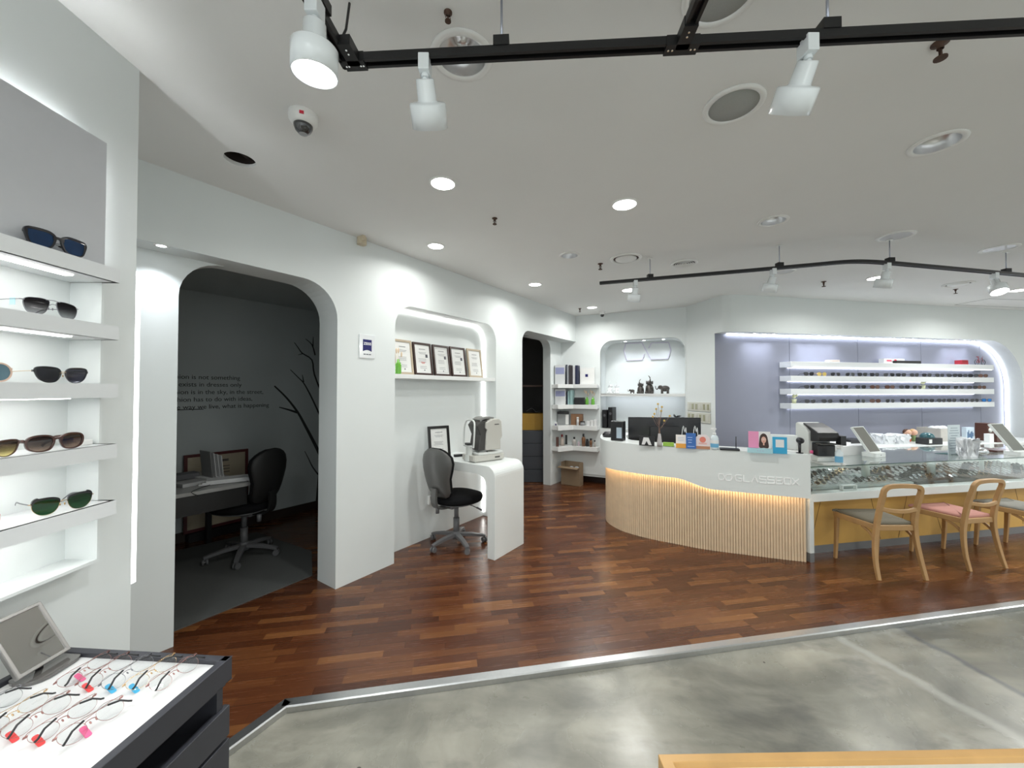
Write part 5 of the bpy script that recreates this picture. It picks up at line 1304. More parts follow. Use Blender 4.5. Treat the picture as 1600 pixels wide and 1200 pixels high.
# trays and the eyeglasses inside
trays = [(0.10, 1.36, mat('tray_mint', (0.30, 0.34, 0.33), 0.5), 'pale tray at the left end of the glass display case'), (1.40, 2.18, mat('tray_black', (0.02, 0.02, 0.022), 0.5), 'black tray in the middle of the glass display case'),
         (2.22, 3.75, mat('tray_brown', (0.10, 0.06, 0.035), 0.5), 'brown tray at the right end of the glass display case')]
m_fk = mat('frame_black_thin', (0.01, 0.01, 0.012), 0.25); m_sil = mat('frame_silver', (0.75, 0.76, 0.78), 0.2, 1.0)
def small_glasses(mf, ml, w=0.135, folded=True, big=1.0):
    b = MB()
    for s in (-1, 1):
        ol = [(s*0.034+0.024*math.cos(a*PI/5), 0.020+0.018*math.sin(a*PI/5)) for a in range(10)]
        oo = [(s*0.034+0.0265*math.cos(a*PI/5), 0.020+0.0205*math.sin(a*PI/5)) for a in range(10)]
        b.m(0).panel([oo, ol], -0.002, 0.002); b.m(1).panel([ol], -0.0006, 0.0006)
        b.m(0)
        if folded: b.sweep([(s*0.062, 0, 0.026), (s*0.062, 0.010, 0.026), (-s*0.03, 0.022, 0.010), (-s*0.05, 0.02, 0.002)], 0.003, n=4)
        else: b.sweep([(s*0.062, 0, 0.026), (s*0.060, 0.07, 0.024), (s*0.054, 0.10, 0.012), (s*0.052, 0.115, 0.002)], 0.003, n=4)
    b.box((0, 0, 0.024), (0.022, 0.003, 0.004))
    me = b.mesh('small_glasses'); me.materials.append(mf); me.materials.append(ml); return me
m_dl = mat('demo_lens_bright', (0.75, 0.78, 0.80), 0.05, 0.9)
m_dl2 = mat('demo_lens_grey', (0.05, 0.055, 0.06), 0.06, 0.5)
ms = [small_glasses(m_fk, m_dl), small_glasses(m_sil, m_dl), small_glasses(m_gold, m_dl2), small_glasses(m_fk, m_dl2), small_glasses(m_gun, m_dl)]
R_ = random.Random(11)
for x0, x1, mt, lab in trays:
    y0, y1 = 0.10, 0.77
    t = thing('display_tray', lab, 'tray', CAS.P((x0+x1)/2, 0, zA1+0.0005), CAS.ang, 'trays inside the glass display case')
    w = x1-x0
    MB().box((0, (y0+y1)/2, 0.004), (w, y1-y0, 0.008)).build('base', mt, t)
    b = MB(); b.box((0, y0+0.008, 0.014), (w, 0.016, 0.028)); b.box((0, y1-0.008, 0.014), (w, 0.016, 0.028)); b.box((-w/2+0.008, (y0+y1)/2, 0.014), (0.016, y1-y0-0.034, 0.028)); b.box((w/2-0.008, (y0+y1)/2, 0.014), (0.016, y1-y0-0.034, 0.028)); b.build('rim', mt, t)
    nx = int((w-0.06)/0.15); ny = 7
    where = lab.split(' tray ')[0]; pos = {'pale': 'left', 'black': 'middle', 'brown': 'right'}[where]
    for j in range(ny):
        for i in range(nx):
            x = x0+0.03+ (w-0.06)*(i+0.5)/nx + R_.uniform(-.006, .006); y = y0+0.05+(y1-y0-0.09)*(j+0.5)/ny
            if any(abs(x-CAS.X(q_, 0.40)) < 0.115 and abs(y-0.40) < 0.075 for q_ in (1350.5, 1452.5, 1531)): continue
            o = bpy.data.objects.new('eyeglasses', ms[(i*7+j*3) % 5]); COL.objects.link(o); o.location = CAS.P(x, y, zA1+0.0285); o.rotation_euler = (math.radians(-48), 0, CAS.ang+R_.uniform(-.1, .1))
            tag(o, f'folded eyeglasses lying in rows on the {where} tray in the glass case', 'eyeglasses', f'eyeglasses on the {where} case tray')
# white U shaped riser and small red item at the left of the case
x, y = CAS.X(1325, 0.05), 0.055
b = MB(); b.box((0, 0, 0.045), (0.17, 0.03, 0.008)); b.box((-0.08, 0, 0.022), (0.010, 0.03, 0.044)); b.box((0.08, 0, 0.022), (0.010, 0.03, 0.044)); b.box((0, 0, 0.003), (0.17, 0.03, 0.005))
tag(b.build('display_riser', M_white, None, CAS.P(x, 0.06, zA1+0.001), CAS.ang), 'small white open riser at the front left inside the glass case', 'riser')
for i, (dx, c) in enumerate(((0.05, (0.25, 0.02, 0.02)), (0.085, (0.05, 0.03, 0.03)))):
    o = MB().ball((0, 0, 0.02), 0.02, 8, (1, 0.8, 1)).build('ornament', mat('orn_%d' % i, c, 0.3), None, CAS.P(dx, 0.07, zA1+0.001)); tag(o, ['small red ornament in the left front corner of the glass case', 'small dark ornament beside the red one in the glass case'][i], 'ornament')

# ================================================================== wooden chairs
m_ch = mat('chair_oak', (0.46, 0.27, 0.115), 0.4, noise=0.15, nscale=14)
def wooden_chair(lab, seatmat, loc, rz):
    """faces +y (towards the case); rear at -y"""
    t = thing('wooden_chair', lab, 'chair', loc, rz, 'wooden chairs at the glass display case')
    wf, wr, d = 0.195, 0.185, 0.19
    for s in (-1, 1):
        b = MB(); b.sweep([(s*0.19, d+0.01, 0.0), (s*0.19, d-0.003, 0.20), (s*0.188, d-0.012, 0.41)], 0.030, 0.036, up=(0, 1, 0), taper=lambda u: 0.72+0.28*u); b.build('leg', m_ch, t)
    # back frame: two rear legs swept up into one loop
    def leg_pts(s): return [(s*0.194, -d-0.045, 0.0), (s*0.188, -d-0.012, 0.14), (s*0.172, -d+0.008, 0.30), (s*0.158, -d+0.006, 0.43), (s*0.152, -d-0.018, 0.58), (s*0.152, -d-0.050, 0.70)]
    for s in (-1, 1):
        b = MB(); b.sweep(cr(leg_pts(s), 5), 0.034, 0.030, up=(0, 1, 0), taper=lambda u: 0.78+0.30*min(1, u*2)); b.build('leg', m_ch, t)
    b = MB(); b.sweep(cr([(-0.152, -d-0.048, 0.695), (-0.150, -d-0.058, 0.735), (-0.125, -d-0.066, 0.763), (-0.07, -d-0.068, 0.772), (0, -d-0.068, 0.774), (0.07, -d-0.068, 0.772), (0.125, -d-0.066, 0.763), (0.150, -d-0.058, 0.735), (0.152, -d-0.048, 0.695)], 5), 0.034, 0.030, up=(0, 1, 0)); b.build('top_rail', m_ch, t)
    b = MB(); b.sweep(cr([(-0.150, -d-0.022, 0.575), (-0.07, -d-0.036, 0.562), (0, -d-0.040, 0.558), (0.07, -d-0.036, 0.562), (0.150, -d-0.022, 0.575)], 4), 0.018, 0.030, up=(0, 0, 1)); b.build('back_rail', m_ch, t)
    out_ = [(-0.150, -d+0.0), (0.150, -d+0.0), (0.170, -d+0.03), (0.205, d), (0.195, d+0.02), (-0.195, d+0.02), (-0.205, d), (-0.170, -d+0.03)]
    bevel(MB().prism([out_], 0.385, 0.432).build('seat_frame', m_ch, t), 0.006)
    b = MB(); lo = [(x*0.93, y*0.93+0.004) for x, y in out_]
    loop = [(p.x, p.y) for p in cr([(x, y, 0) for x, y in lo], 3, True)]
    b.loft([[(x*k, y*k, z) for x, y in loop] for k, z in ((0.98, 0.428), (1.0, 0.438), (0.985, 0.448), (0.92, 0.456), (0.7, 0.462), (0.3, 0.464))]); b.build('seat', seatmat, t)
    b = MB()
    for s in (-1, 1): b.sweep(cr([(s*0.168, -d+0.01, 0.30), (s*0.165, -d+0.07, 0.355), (s*0.165, -d+0.14, 0.385)], 4), 0.014, 0.020)
    b.build('corner_brace', m_ch, t)
    return t
m_s1 = mat('seat_grey_green', (0.175, 0.155, 0.115), 0.85, noise=0.08, nscale=300); m_s2 = mat('seat_pink', (0.50, 0.24, 0.20), 0.85, noise=0.08, nscale=300); m_s3 = mat('seat_grey', (0.30, 0.29, 0.26), 0.85, noise=0.08, nscale=300)
wooden_chair('wooden chair with a grey green seat, nearest to the reception counter', m_s1, (3.195, 3.455, 0), math.radians(0))
wooden_chair('wooden chair with a pink upholstered seat', m_s2, (4.085, 3.64, 0), math.radians(9))
wooden_chair('wooden chair with a pale grey seat cut off by the right picture edge', m_s3, (4.90, 3.80, 0), math.radians(9))
# ================================================================== lavender niche: four sunglasses shelves
yF = 0.04; XL, XR = RW.X(1236, yF), RW.X(1553.5, yF)
sz = [(564.6, 573.5), (587, 595.5), (607.5, 616.5), (630.5, 639)]
tops2 = []
nm4 = ['top', 'second', 'third', 'lowest']
for k, (ya, yb2) in enumerate(sz):
    za = RW.hit(1237, ya, yF)[1]; zc = RW.hit(1237, yb2, yF)[1]; tops2.append(za)
    t = thing('display_shelf', f'{nm4[k]} white shelf on the lavender wall' + (' with boxes and a toy bicycle' if k == 0 else f' with a row of sunglasses, {["", "first", "second", "third"][k]} row from above'), 'shelf', RW.P((XL+XR)/2, PANR-0.001, za), RW.ang)
    w = XR-XL; d = PANR-0.001-yF
    bevel(MB().box((0, -d/2, -(za-zc)/2), (w, d, za-zc)).build('board', m_sh, t), 0.002)
    MB().box((0, -0.012, -(za-zc)-0.002), (w-0.25, 0.010, 0.003)).build('light_strip', mat('shelf_light_cool', (1, 1, 1), 0.5, emit=(0.88, 0.92, 1.0), estr=7), t)
    if k == 0: MB().box((0, -d-0.001+0.0, -(za-zc)-0.002), (w-0.1, 0.006, 0.004)).build('light_edge', mat('shelf_light_cool', (1, 1, 1)), t)
rows_ = [[187, 273, 363, 460, 540, 620, 715, 795, 883, 965, 1050, 1130, 1200, 1270, 1335], [190, 295, 410, 528, 622, 720, 815, 900, 1008, 1087, 1173, 1262, 1325], [193, 305, 417, 525, 622, 720, 820, 905, 975, 1058, 1125, 1208, 1275, 1355]]
def rack_glasses(lens, mf, ml, k=1.0):
    b = MB()
    for s in (-1, 1):
        zb_ = 0.024
        ol = [(s*x+s*0.033, z+zb_) for x, z in lens[::3]]; oo = [(s*x+s*0.033, z+zb_) for x, z in grow(lens, 0.0025)[::3]]
        b.m(0).panel([oo, ol], -0.002, 0.002); b.m(1).panel([ol], -0.0008, 0.0008); b.m(0)
        b.sweep([(s*0.064, 0, zb_+0.008), (s*0.060, 0.07, zb_+0.006), (s*0.056, 0.10, 0.014), (s*0.054, 0.122, 0.002)], 0.003, 0.005, n=4)
    b.box((0, 0, zb_+0.006), (0.022, 0.003, 0.005))
    for v in b.bm.verts: v.co.y += 1.0*v.co.x**2; v.co *= k
    me = b.mesh('rack_glasses'); me.materials.append(mf); me.materials.append(ml); return me
m_lk = mat('lens_black', (0.015, 0.014, 0.018), 0.06, coat=0.3); m_lb = mat('lens_brown', (0.10, 0.045, 0.03), 0.08); m_ly = mat('lens_yellow', (0.55, 0.42, 0.12), 0.08); m_lbl = mat('lens_blue', (0.03, 0.18, 0.5), 0.06, 0.4)
rk = {'b': rack_glasses(L_CAT, m_blk, m_lk), 'g': rack_glasses(L_AVI, m_gun, m_lk), 'n': rack_glasses(L_BIG, m_tort, m_lb), 'w': rack_glasses(L_WAY, m_blk, m_lk), 'y': rack_glasses(L_RND, m_gold, m_ly), 'u': rack_glasses(L_WAY, m_blk, m_lbl)}
seqs = ['byggwwgwbwwbwbn', 'wgwwnnwgbbgwn', 'wwwgngbwwbwwgu']
rnd = random.Random(5)
def spin(lab, extra): return lab
kinds = {'b': 'black cat-eye sunglasses', 'g': 'metal framed sunglasses', 'n': 'brown sunglasses', 'w': 'black square sunglasses', 'y': 'yellow lensed sunglasses', 'u': 'blue lensed sunglasses'}
rown = ['upper', 'middle', 'lower']
for r_, (row, sq_) in enumerate(zip(rows_, seqs)):
    for j, (cx, kk) in enumerate(zip(row, sq_)):
        px = 1220+cx/4.21; x = RW.X(px, yF+0.03)
        o = bpy.data.objects.new('sunglasses', rk[kk]); COL.objects.link(o); o.location = RW.P(x, yF+0.032, tops2[r_+1]+0.0005); o.rotation_euler.z = RW.ang+math.radians(rnd.uniform(-22, -6))
        o.scale = (1.12,)*3
        if kk in 'yu': lab = f'{kinds[kk]} on the {rown[r_]} sunglasses row of the lavender wall'; grp = None
        else: lab = f'one of the {kinds[kk]} in the {rown[r_]} row on the lavender wall'; grp = f'{kinds[kk]} in the {rown[r_]} row on the lavender wall'
        tag(o, lab, 'sunglasses', grp)
# things on the top shelf
def on_rw(px, y, z): return RW.P(RW.X(px, y), y, z)
def boxy(name, lab, cat, w, d, h_, m, loc, rz, extra=None, bv=0.003, grp=None):
    o = bevel(MB().box((0, 0, h_/2), (w, d, h_)).build(name, m, None, loc, rz), bv); tag(o, lab, cat, grp)
    return o
z0 = tops2[0]+0.0005
m_crm = mat('cream_box', (0.62, 0.52, 0.46), 0.5); m_wb = mat('white_box', (0.80, 0.80, 0.80), 0.45); m_kb = mat('black_box', (0.02, 0.02, 0.022), 0.4); m_red = mat('dark_red', (0.28, 0.01, 0.02), 0.4)
pxw = lambda n: n/FPX*5.7
boxy('box', 'flat beige box at the left of the top lavender wall shelf', 'box', pxw(18), 0.08, 0.035, m_crm, on_rw(1301, 0.12, z0), RW.ang)
t = thing('package', 'white package with red print on the top lavender wall shelf', 'package', on_rw(1394, 0.14, z0), RW.ang)
bevel(MB().box((0, 0, 0.036), (pxw(42), 0.07, 0.072)).build('carton', m_wb, t), 0.002)
b = MB(); b.cyl((0.02, -0.0365, 0.035), (0.02, -0.0352, 0.035), 0.028, n=18); b.box((-0.10, -0.036, 0.04), (0.09, 0.001, 0.02)); b.build('red_print', mat('print_red2', (0.75, 0.05, 0.12), 0.5), t)
boxy('package', 'long black package lying in front of the white one on the top shelf', 'package', pxw(50), 0.05, 0.04, m_kb, on_rw(1418, 0.075, z0), RW.ang)
boxy('box', 'dark red square box on the top lavender wall shelf', 'box', pxw(14), 0.09, 0.07, m_red, on_rw(1503, 0.12, z0), RW.ang)
t = thing('toy_bicycle', 'small dark red toy bicycle on the top shelf at the right', 'toy bicycle', on_rw(1532, 0.11, z0), RW.ang)
for s in (-1, 1):
    b = MB(); b.sweep([(s*0.07+0.042*math.cos(a*PI/8), 0, 0.044+0.042*math.sin(a*PI/8)) for a in range(16)], 0.007, 0.007, up=(0, 1, 0), n=6, closed=True)
    for a in range(6): b.cyl((s*0.07, 0, 0.044), (s*0.07+0.04*math.cos(a*PI/3), 0, 0.044+0.04*math.sin(a*PI/3)), 0.0012, n=5)
    b.build('wheel', M_blackm, t)
b = MB()
for p in ([(-0.07, 0, 0.044), (-0.03, 0, 0.10), (0.04, 0, 0.10), (-0.01, 0, 0.04), (-0.07, 0, 0.044)], [(0.07, 0, 0.044), (0.045, 0, 0.115), (0.06, 0, 0.135)], [(-0.03, 0, 0.10), (-0.04, 0, 0.125)], [(-0.03, 0, 0.1), (-0.01, 0, 0.04)]): b.sweep(p, 0.007, n=6)
b.box((-0.042, 0, 0.128), (0.035, 0.015, 0.008)); b.build('frame', m_red, t)
# small white flowers on the racks
def flower_bunch(lab, loc, s=1.0):
    t = thing('flower_pot', lab, 'flowers', loc)
    MB().lathe([(0, 0), (0.018*s, 0), (0.024*s, 0.045*s), (0.021*s, 0.045*s), (0.015*s, 0.01*s), (0, 0.01*s)], n=14).build('pot', mat('pale_green_pot', (0.65, 0.68, 0.45), 0.4), t)
    b = MB(); rr = random.Random(4)
    for i in range(10): a = rr.uniform(0, 6.3); q = rr.uniform(0, 0.025)*s; b.ball((q*math.cos(a), q*math.sin(a), (0.06+rr.uniform(0, 0.03))*s), 0.013*s, 5)
    b.build('blossom', mat('blossom', (0.82, 0.82, 0.55), 0.6), t)
flower_bunch('tiny pot of pale flowers standing in the middle sunglasses row', on_rw(1442, 0.12, tops2[2]+0.0005), 1.3)
flower_bunch('tiny pot of pale flowers at the left end of the lower sunglasses row', on_rw(1240.5, 0.09, tops2[3]+0.0005), 1.3)

# ---- back counter below, its things
zBC = 0.835
tb_ = RW.X(1262, -0.55); te_ = tE-0.3
bc = thing('back_counter', 'long white back counter along the lavender wall', 'counter', RW.P((tb_+te_)/2, -0.16, 0), RW.ang)
bevel(MB().box((0, 0, zBC-0.02), (te_-tb_, 0.72, 0.04)).build('worktop', M_white, bc), 0.003)
nb = 5
MB().box((0, 0.01, (zBC-0.04)/2), (te_-tb_-0.02, 0.66, zBC-0.04)).build('carcass', M_white, bc)
for k in range(nb):
    w = (te_-tb_-0.02)/nb; bevel(MB().box((-(te_-tb_)/2+0.01+w*(k+0.5), -0.335, (zBC-0.04)/2+0.03), (w-0.006, 0.018, zBC-0.12)).build('door', M_white, bc), 0.002)
m_pk = mat('clear_wrap_white', (0.75, 0.77, 0.80), 0.25, bump=0.3, nscale=40)
def crumple(name, lab, cat, loc, rz, w, d, h_, m, seed=1, grp=None):
    b = MB(); b.rbox((0, 0, h_/2), (w, d, h_), min(w, d)*0.2)
    bmesh.ops.triangulate(b.bm, faces=b.bm.faces); bmesh.ops.subdivide_edges(b.bm, edges=b.bm.edges, cuts=2, use_grid_fill=True)
    rr = random.Random(seed)
    for v in b.bm.verts:
        if v.co.z > 0.005: v.co += Vector((rr.uniform(-1, 1), rr.uniform(-1, 1), rr.uniform(-1, 0.6)))*h_*0.16
    o = b.build(name, m, None, loc, rz); tag(o, lab, cat, grp); return o
def bcp(px, y): return RW.P(RW.X(px, y), y, zBC+0.0005)
boxy('folder', 'flat black folder on the back counter left of the white packages', 'folder', 0.28, 0.20, 0.05, m_kb, bcp(1329, -0.05), RW.ang)
boxy('box', 'low white box at the left end of the back counter', 'box', 0.32, 0.22, 0.035, m_wb, bcp(1300, -0.15), RW.ang)
crumple('wrapped_package', 'white plastic wrapped package on the back counter, the left one', 'package', bcp(1378, -0.2), RW.ang, 0.20, 0.18, 0.12, m_pk, 1)
crumple('wrapped_package', 'white plastic wrapped package on the back counter, the right one', 'package', bcp(1401, -0.2), RW.ang, 0.22, 0.18, 0.115, m_pk, 2)
# two little dolls
m_skin = mat('doll_skin', (0.75, 0.45, 0.32), 0.5)
for px, cl, hair, lab in ((1416.5, (0.65, 0.10, 0.05), (0.10, 0.04, 0.02), 'small doll with an orange red body on the back counter'), (1426, (0.18, 0.28, 0.12), (0.60, 0.38, 0.18), 'small doll with a green body on the back counter')):
    t = thing('doll', lab, 'doll', bcp(px, -0.12), RW.ang)
    MB().lathe([(0, 0), (0.035, 0), (0.04, 0.02), (0.032, 0.06), (0.02, 0.085), (0, 0.09)], n=16).build('body', mat('doll_%d' % px, cl, 0.6), t)
    MB().ball((0, 0, 0.125), 0.045, 12).build('head', m_skin, t)
    MB().ball((0, 0.008, 0.133), 0.046, 10, (1, 0.9, 0.92)).build('hair', mat('doll_hair_%d' % px, hair, 0.7), t)
boxy('box', 'black box with a white label on the back counter', 'box', pxw(27), 0.14, 0.085, m_kb, bcp(1450, -0.38), RW.ang)
MB().box((-0.085, -0.071, 0.045), (0.05, 0.001, 0.05)).build('paper_label', M_paper, [o for o in bpy.data.objects if o.get('label', '').startswith('black box with a white label')][0])
o = MB().lathe([(0.075, 0), (0.073, 0.025), (0.055, 0.05), (0.025, 0.065), (0, 0.068)], n=20).build('cap', mat('teal_dark', (0.02, 0.10, 0.12), 0.3, coat=0.5), None, bcp(1447, -0.36)+Vector((0, 0, 0.086))); tag(o, 'dark teal rounded cap lying on the black box', 'cap')
t = thing('carton', 'open beige carton with white bags behind the black box on the back counter', 'carton', bcp(1464, -0.08), RW.ang)
b = MB(); w = pxw(38)
b.box((0, -0.14, 0.09), (w, 0.006, 0.18)); b.box((0, 0.14, 0.09), (w, 0.006, 0.18)); b.box((-w/2, 0, 0.09), (0.006, 0.28, 0.18)); b.box((w/2, 0, 0.09), (0.006, 0.28, 0.18)); b.box((0, 0, 0.004), (w, 0.28, 0.006)); b.build('walls', mat('greige_card', (0.48, 0.46, 0.43), 0.7, noise=0.05), t)
for k in range(3): MB().ball((-0.1+0.1*k, 0, 0.165), 0.055, 7, (1, 1, 0.8)).build('white_bag', m_pk, t)
# acrylic sign with lines of text, standing on the glass case
zGT = zG+0.0085
def on_case(px, y): return CAS.P(CAS.X(px, y), y, zGT)
def case_at(px, py): p = at_z(px, py, zGT); return Vector((p.x, p.y, zGT))
t = thing('text_sign', 'upright clear acrylic sign with lines of small text on the glass case', 'sign', case_at(1491, 710), CAS.ang)
wS = 23/FPX*4.55
bevel(MB().box((0, 0, 0.16), (wS, 0.004, 0.32)).build('sheet', mat('acrylic_pale', (0.62, 0.70, 0.74), 0.15, coat=0.5), t), 0.001)
b = MB()
for k in range(9): b.box((0, -0.0028, 0.285-0.027*k), (wS*(0.55+0.25*((k*7) % 3)/2), 0.001, 0.006))
b.build('text_lines', mat('print_blue_grey', (0.22, 0.27, 0.32), 0.6), t)
MB().box((0, 0, 0.003), (wS, 0.07, 0.005)).build('foot', M_gl, t)
t = thing('picture_book', 'upright box with a blue city picture on the back counter', 'box', bcp(1511, -0.28), RW.ang)
bevel(MB().box((0, 0, 0.10), (pxw(16), 0.05, 0.20)).build('cover', mat('pale_blue_box', (0.55, 0.65, 0.75), 0.4), t), 0.002)
b = MB()
for k in range(6): b.box((-0.05+0.02*k, -0.026, 0.09+0.01*math.sin(k*1.7)), (0.014, 0.001, 0.09+0.04*math.sin(k*2.3)))
b.build('picture', mat('deep_blue', (0.03, 0.10, 0.22), 0.4), t)
t = thing('wooden_speaker', 'dark brown wooden box with two white round dials on the back counter', 'speaker', bcp(1539, -0.25), RW.ang)
m_br = mat('dark_walnut', (0.09, 0.035, 0.025), 0.35, noise=0.15, nscale=20)
bevel(MB().rbox((0, 0, 0.125), (pxw(20), 0.14, 0.25), 0.01).build('cabinet', m_br, t), 0.008)
for s in (-1, 1): MB().lathe([(0, 0), (0.033, 0), (0.033, 0.006), (0, 0.012)], M=Matrix.Translation((s*0.048, -0.070, 0.155)) @ Matrix.Rotation(PI/2, 4, 'X'), n=18).build('dial', mat('dial_white', (0.80, 0.82, 0.78), 0.4), t)
MB().box((0, -0.0705, 0.222), (0.09, 0.004, 0.02)).build('slot', m_kb, t)
boxy('box', 'small white box in front of the wooden speaker', 'box', 0.08, 0.06, 0.12, m_wb, bcp(1543.5, -0.42), RW.ang)
boxy('box', 'small dark brown box right of the wooden speaker', 'box', 0.12, 0.09, 0.12, m_br, bcp(1554, -0.40), RW.ang)
p = case_at(1557, 705); boxy('tray', 'dark brown wooden tray lying on the glass case near the right mirror', 'tray', 0.28, 0.16, 0.022, m_br, p, CAS.ang)
p = case_at(1487, 709); o = MB().prism([[(-0.16, 0.05), (0.20, 0.06), (0.10, -0.02), (0.06, -0.08), (-0.02, -0.09), (-0.10, -0.02)]], 0, 0.003).build('cleaning_cloth', mat('teal_cloth', (0.02, 0.09, 0.09), 0.8), None, p, CAS.ang); tag(o, 'dark teal cleaning cloth lying flat on the glass case', 'cloth')
crumple('plastic_bag', 'clear white plastic bag standing on the glass case right of the text sign', 'bag', case_at(1513, 713), CAS.ang, 0.14, 0.09, 0.18, m_pk, 3)
o = MB().ball((0, 0, 0.045), 0.07, 12, (1.1, 0.8, 0.62)).build('foil_bowl', mat('foil', (0.75, 0.77, 0.8), 0.2, 0.9), None, case_at(1531, 712)); tag(o, 'shiny silver wrapped object on the glass case beside the brown tray', 'foil package')

# ---- tabletop mirrors on the glass case
def table_mirror(lab, px, py, w, h_, lean, rz):
    t = thing('tabletop_mirror', lab, 'mirror', case_at(px, py), rz, 'white tabletop mirrors on the glass case')
    bevel(MB().rbox((0, 0, 0.022), (w*0.95, 0.13, 0.044), 0.02).build('base', M_white, t), 0.005)
    R = Matrix.Translation((0, -0.01, 0.04)) @ Matrix.Rotation(-lean, 4, 'X')
    o = [(-w/2, 0), (w/2, 0), (w/2, h_), (-w/2, h_)]; i = [(-w/2+0.008, 0.008), (w/2-0.008, 0.008), (w/2-0.008, h_-0.008), (-w/2+0.008, h_-0.008)]
    bevel(MB().panel([o, i], -0.012, 0.012, M=R).build('frame', M_white, t), 0.002)
    MB().panel([i], -0.009, 0.008, M=R).build('mirror_glass', mat('mirror_grey', (0.55, 0.55, 0.52), 0.03, 1.0), t)
    MB().cyl((0, -0.066, 0.022), (0, -0.0645, 0.022), 0.005, n=10).build('screw', M_black, t)
table_mirror('white framed tabletop mirror on the glass case behind the first wooden chair', 1365, 713, 0.19, 0.30, math.radians(32), CAS.ang+math.radians(8))
table_mirror('white framed tabletop mirror on the glass case at the right picture edge', 1590, 711, 0.21, 0.33, math.radians(32), CAS.ang+math.radians(2))

# ---- lens measuring machine at the left end of the case
mp_ = case_at(1283, 722)
lm = thing('lensmeter', 'white and black lens measuring machine on the left end of the glass case', 'lens measuring machine', mp_, math.radians(-2))
b = MB(); side = [(-0.20, 0.02), (0.10, 0.02), (0.10, 0.06), (-0.02, 0.075), (-0.02, 0.28), (-0.06, 0.33), (-0.17, 0.375), (-0.20, 0.36)]
MZ = Matrix.Rotation(-PI/2, 4, 'Z')
b.panel([side], -0.105, 0.105, M=MZ); bevel(b.build('housing', m_arl, lm), 0.008)
b = MB(); b.panel([[(-0.02, 0.20), (0.085, 0.21), (0.10, 0.25), (0.08, 0.29), (-0.02, 0.335), (-0.12, 0.372), (-0.12, 0.36), (-0.02, 0.30)]], -0.085, 0.107, M=MZ); bevel(b.build('measuring_head', m_kb, lm), 0.006)
b = MB(); b.panel([[(-0.03, 0.03), (0.06, 0.03), (0.06, 0.17), (-0.03, 0.19)]], -0.07, 0.09, M=MZ); bevel(b.build('lower_block', m_kb, lm), 0.006)
b = MB(); b.rbox((0, -0.03, 0.01), (0.22, 0.32, 0.02), 0.05); bevel(b.build('base', m_arl, lm), 0.005)
MB().box((0.12, -0.09, 0.22), (0.05, 0.06, 0.09)).build('side_knob', m_kb, lm)
MB().box((0, -0.07, 0.185), (0.15, 0.07, 0.014)).build('lens_table', m_ard, lm)
t = thing('bottle', 'small bottle with a pink red cap beside the lens measuring machine', 'bottle', at_z(1268, 719, zGT)); t.location = case_at(1268.5, 722)
MB().lathe([(0, 0), (0.018, 0), (0.018, 0.07), (0.008, 0.08), (0.008, 0.085)], n=14).build('body', m_wb, t); MB().lathe([(0.011, 0.084), (0.013, 0.086), (0.012, 0.112), (0, 0.114)], n=14).build('cap', tagm['pink'], t)
t = thing('spray_bottle', 'clear spray bottle with a blue label right of the lens measuring machine', 'bottle', case_at(1311, 727))
MB().lathe([(0, 0), (0.030, 0), (0.030, 0.12), (0.012, 0.14), (0.012, 0.15)], n=18).build('body', mat('bottle_clear', (0.70, 0.78, 0.82), 0.1, coat=0.6), t); MB().lathe([(0.0305, 0.03), (0.0305, 0.085)], n=18).build('blue_label', mat('label_blue', (0.15, 0.42, 0.65), 0.5), t)
b = MB(); b.cyl((0, 0, 0.15), (0, 0, 0.17), 0.014); b.box((0.0, -0.012, 0.178), (0.02, 0.045, 0.018)); b.build('pump', m_wb, t)
boxy('box', 'wide low white box on the glass case between the spray bottle and the mirror', 'box', 0.30, 0.20, 0.10, m_wb, case_at(1325, 712)+Vector((0.05, 0.12, 0)), CAS.ang)

# ================================================================== things on and behind the reception counter
zC = CTZ+0.001
def cp(px, py, dy=0.0): p = at_z(px, py, zC); k = (p.y+dy)/p.y; return Vector((p.x*k, p.y*k, zC))
facing = lambda p: math.atan2(-p.x, p.y)*0.6     # turned a little towards the room
cs = lambda p: p.y/FPX
def brochure(lab, px0, px1, ytop, ybot, colr, name='brochure_stand', cat='brochure', acc=None, rz=None):
    p = cp((px0+px1)/2, ybot); w = (px1-px0)*cs(p)*0.97; h_ = (ybot-ytop)*cs(p)
    t = thing(name, lab, cat, p, -0.38 if rz is None else rz); R = Matrix.Rotation(-0.08, 4, 'X')
    bevel(MB().box((0, 0, h_/2), (w, 0.012, h_), M=R).build('card', mat(name+lab[:14], colr, 0.45), t), 0.001)
    MB().box((0, 0.01, 0.004), (w*0.6, 0.05, 0.006)).build('foot', M_gl, t)
    if acc: acc(t, R, w, h_)
    return t
m_or = mat('orange_print', (0.80, 0.36, 0.05), 0.5); m_pp = mat('pale_print', (0.45, 0.50, 0.65), 0.5)
def a1(t, R, w, h_):
    MB().box((0, -0.0068, h_*0.17), (w, 0.0008, h_*0.34), M=R).build('orange_band', m_or, t)
    b = MB(); [b.box((0, -0.0068, h_*(0.8-0.12*k)), (w*0.6, 0.0008, h_*0.03), M=R) for k in range(3)]; b.build('print', m_pp, t)
brochure('white brochure with an orange lower band in a clear stand on the counter', 1056.5, 1071.5, 679.5, 700, (0.85, 0.80, 0.76), acc=a1)
def a2(t, R, w, h_):
    b = MB(); [b.box((-0.1*w, -0.0068, h_*(0.72-0.16*k)), (w*(0.5-0.08*k), 0.0008, h_*0.035), M=R) for k in range(3)]; b.box((0, -0.0068, h_*0.15), (w*0.7, 0.0008, h_*0.03), M=R); b.build('print', mat('print_white_blue', (0.5, 0.62, 0.85), 0.5), t)
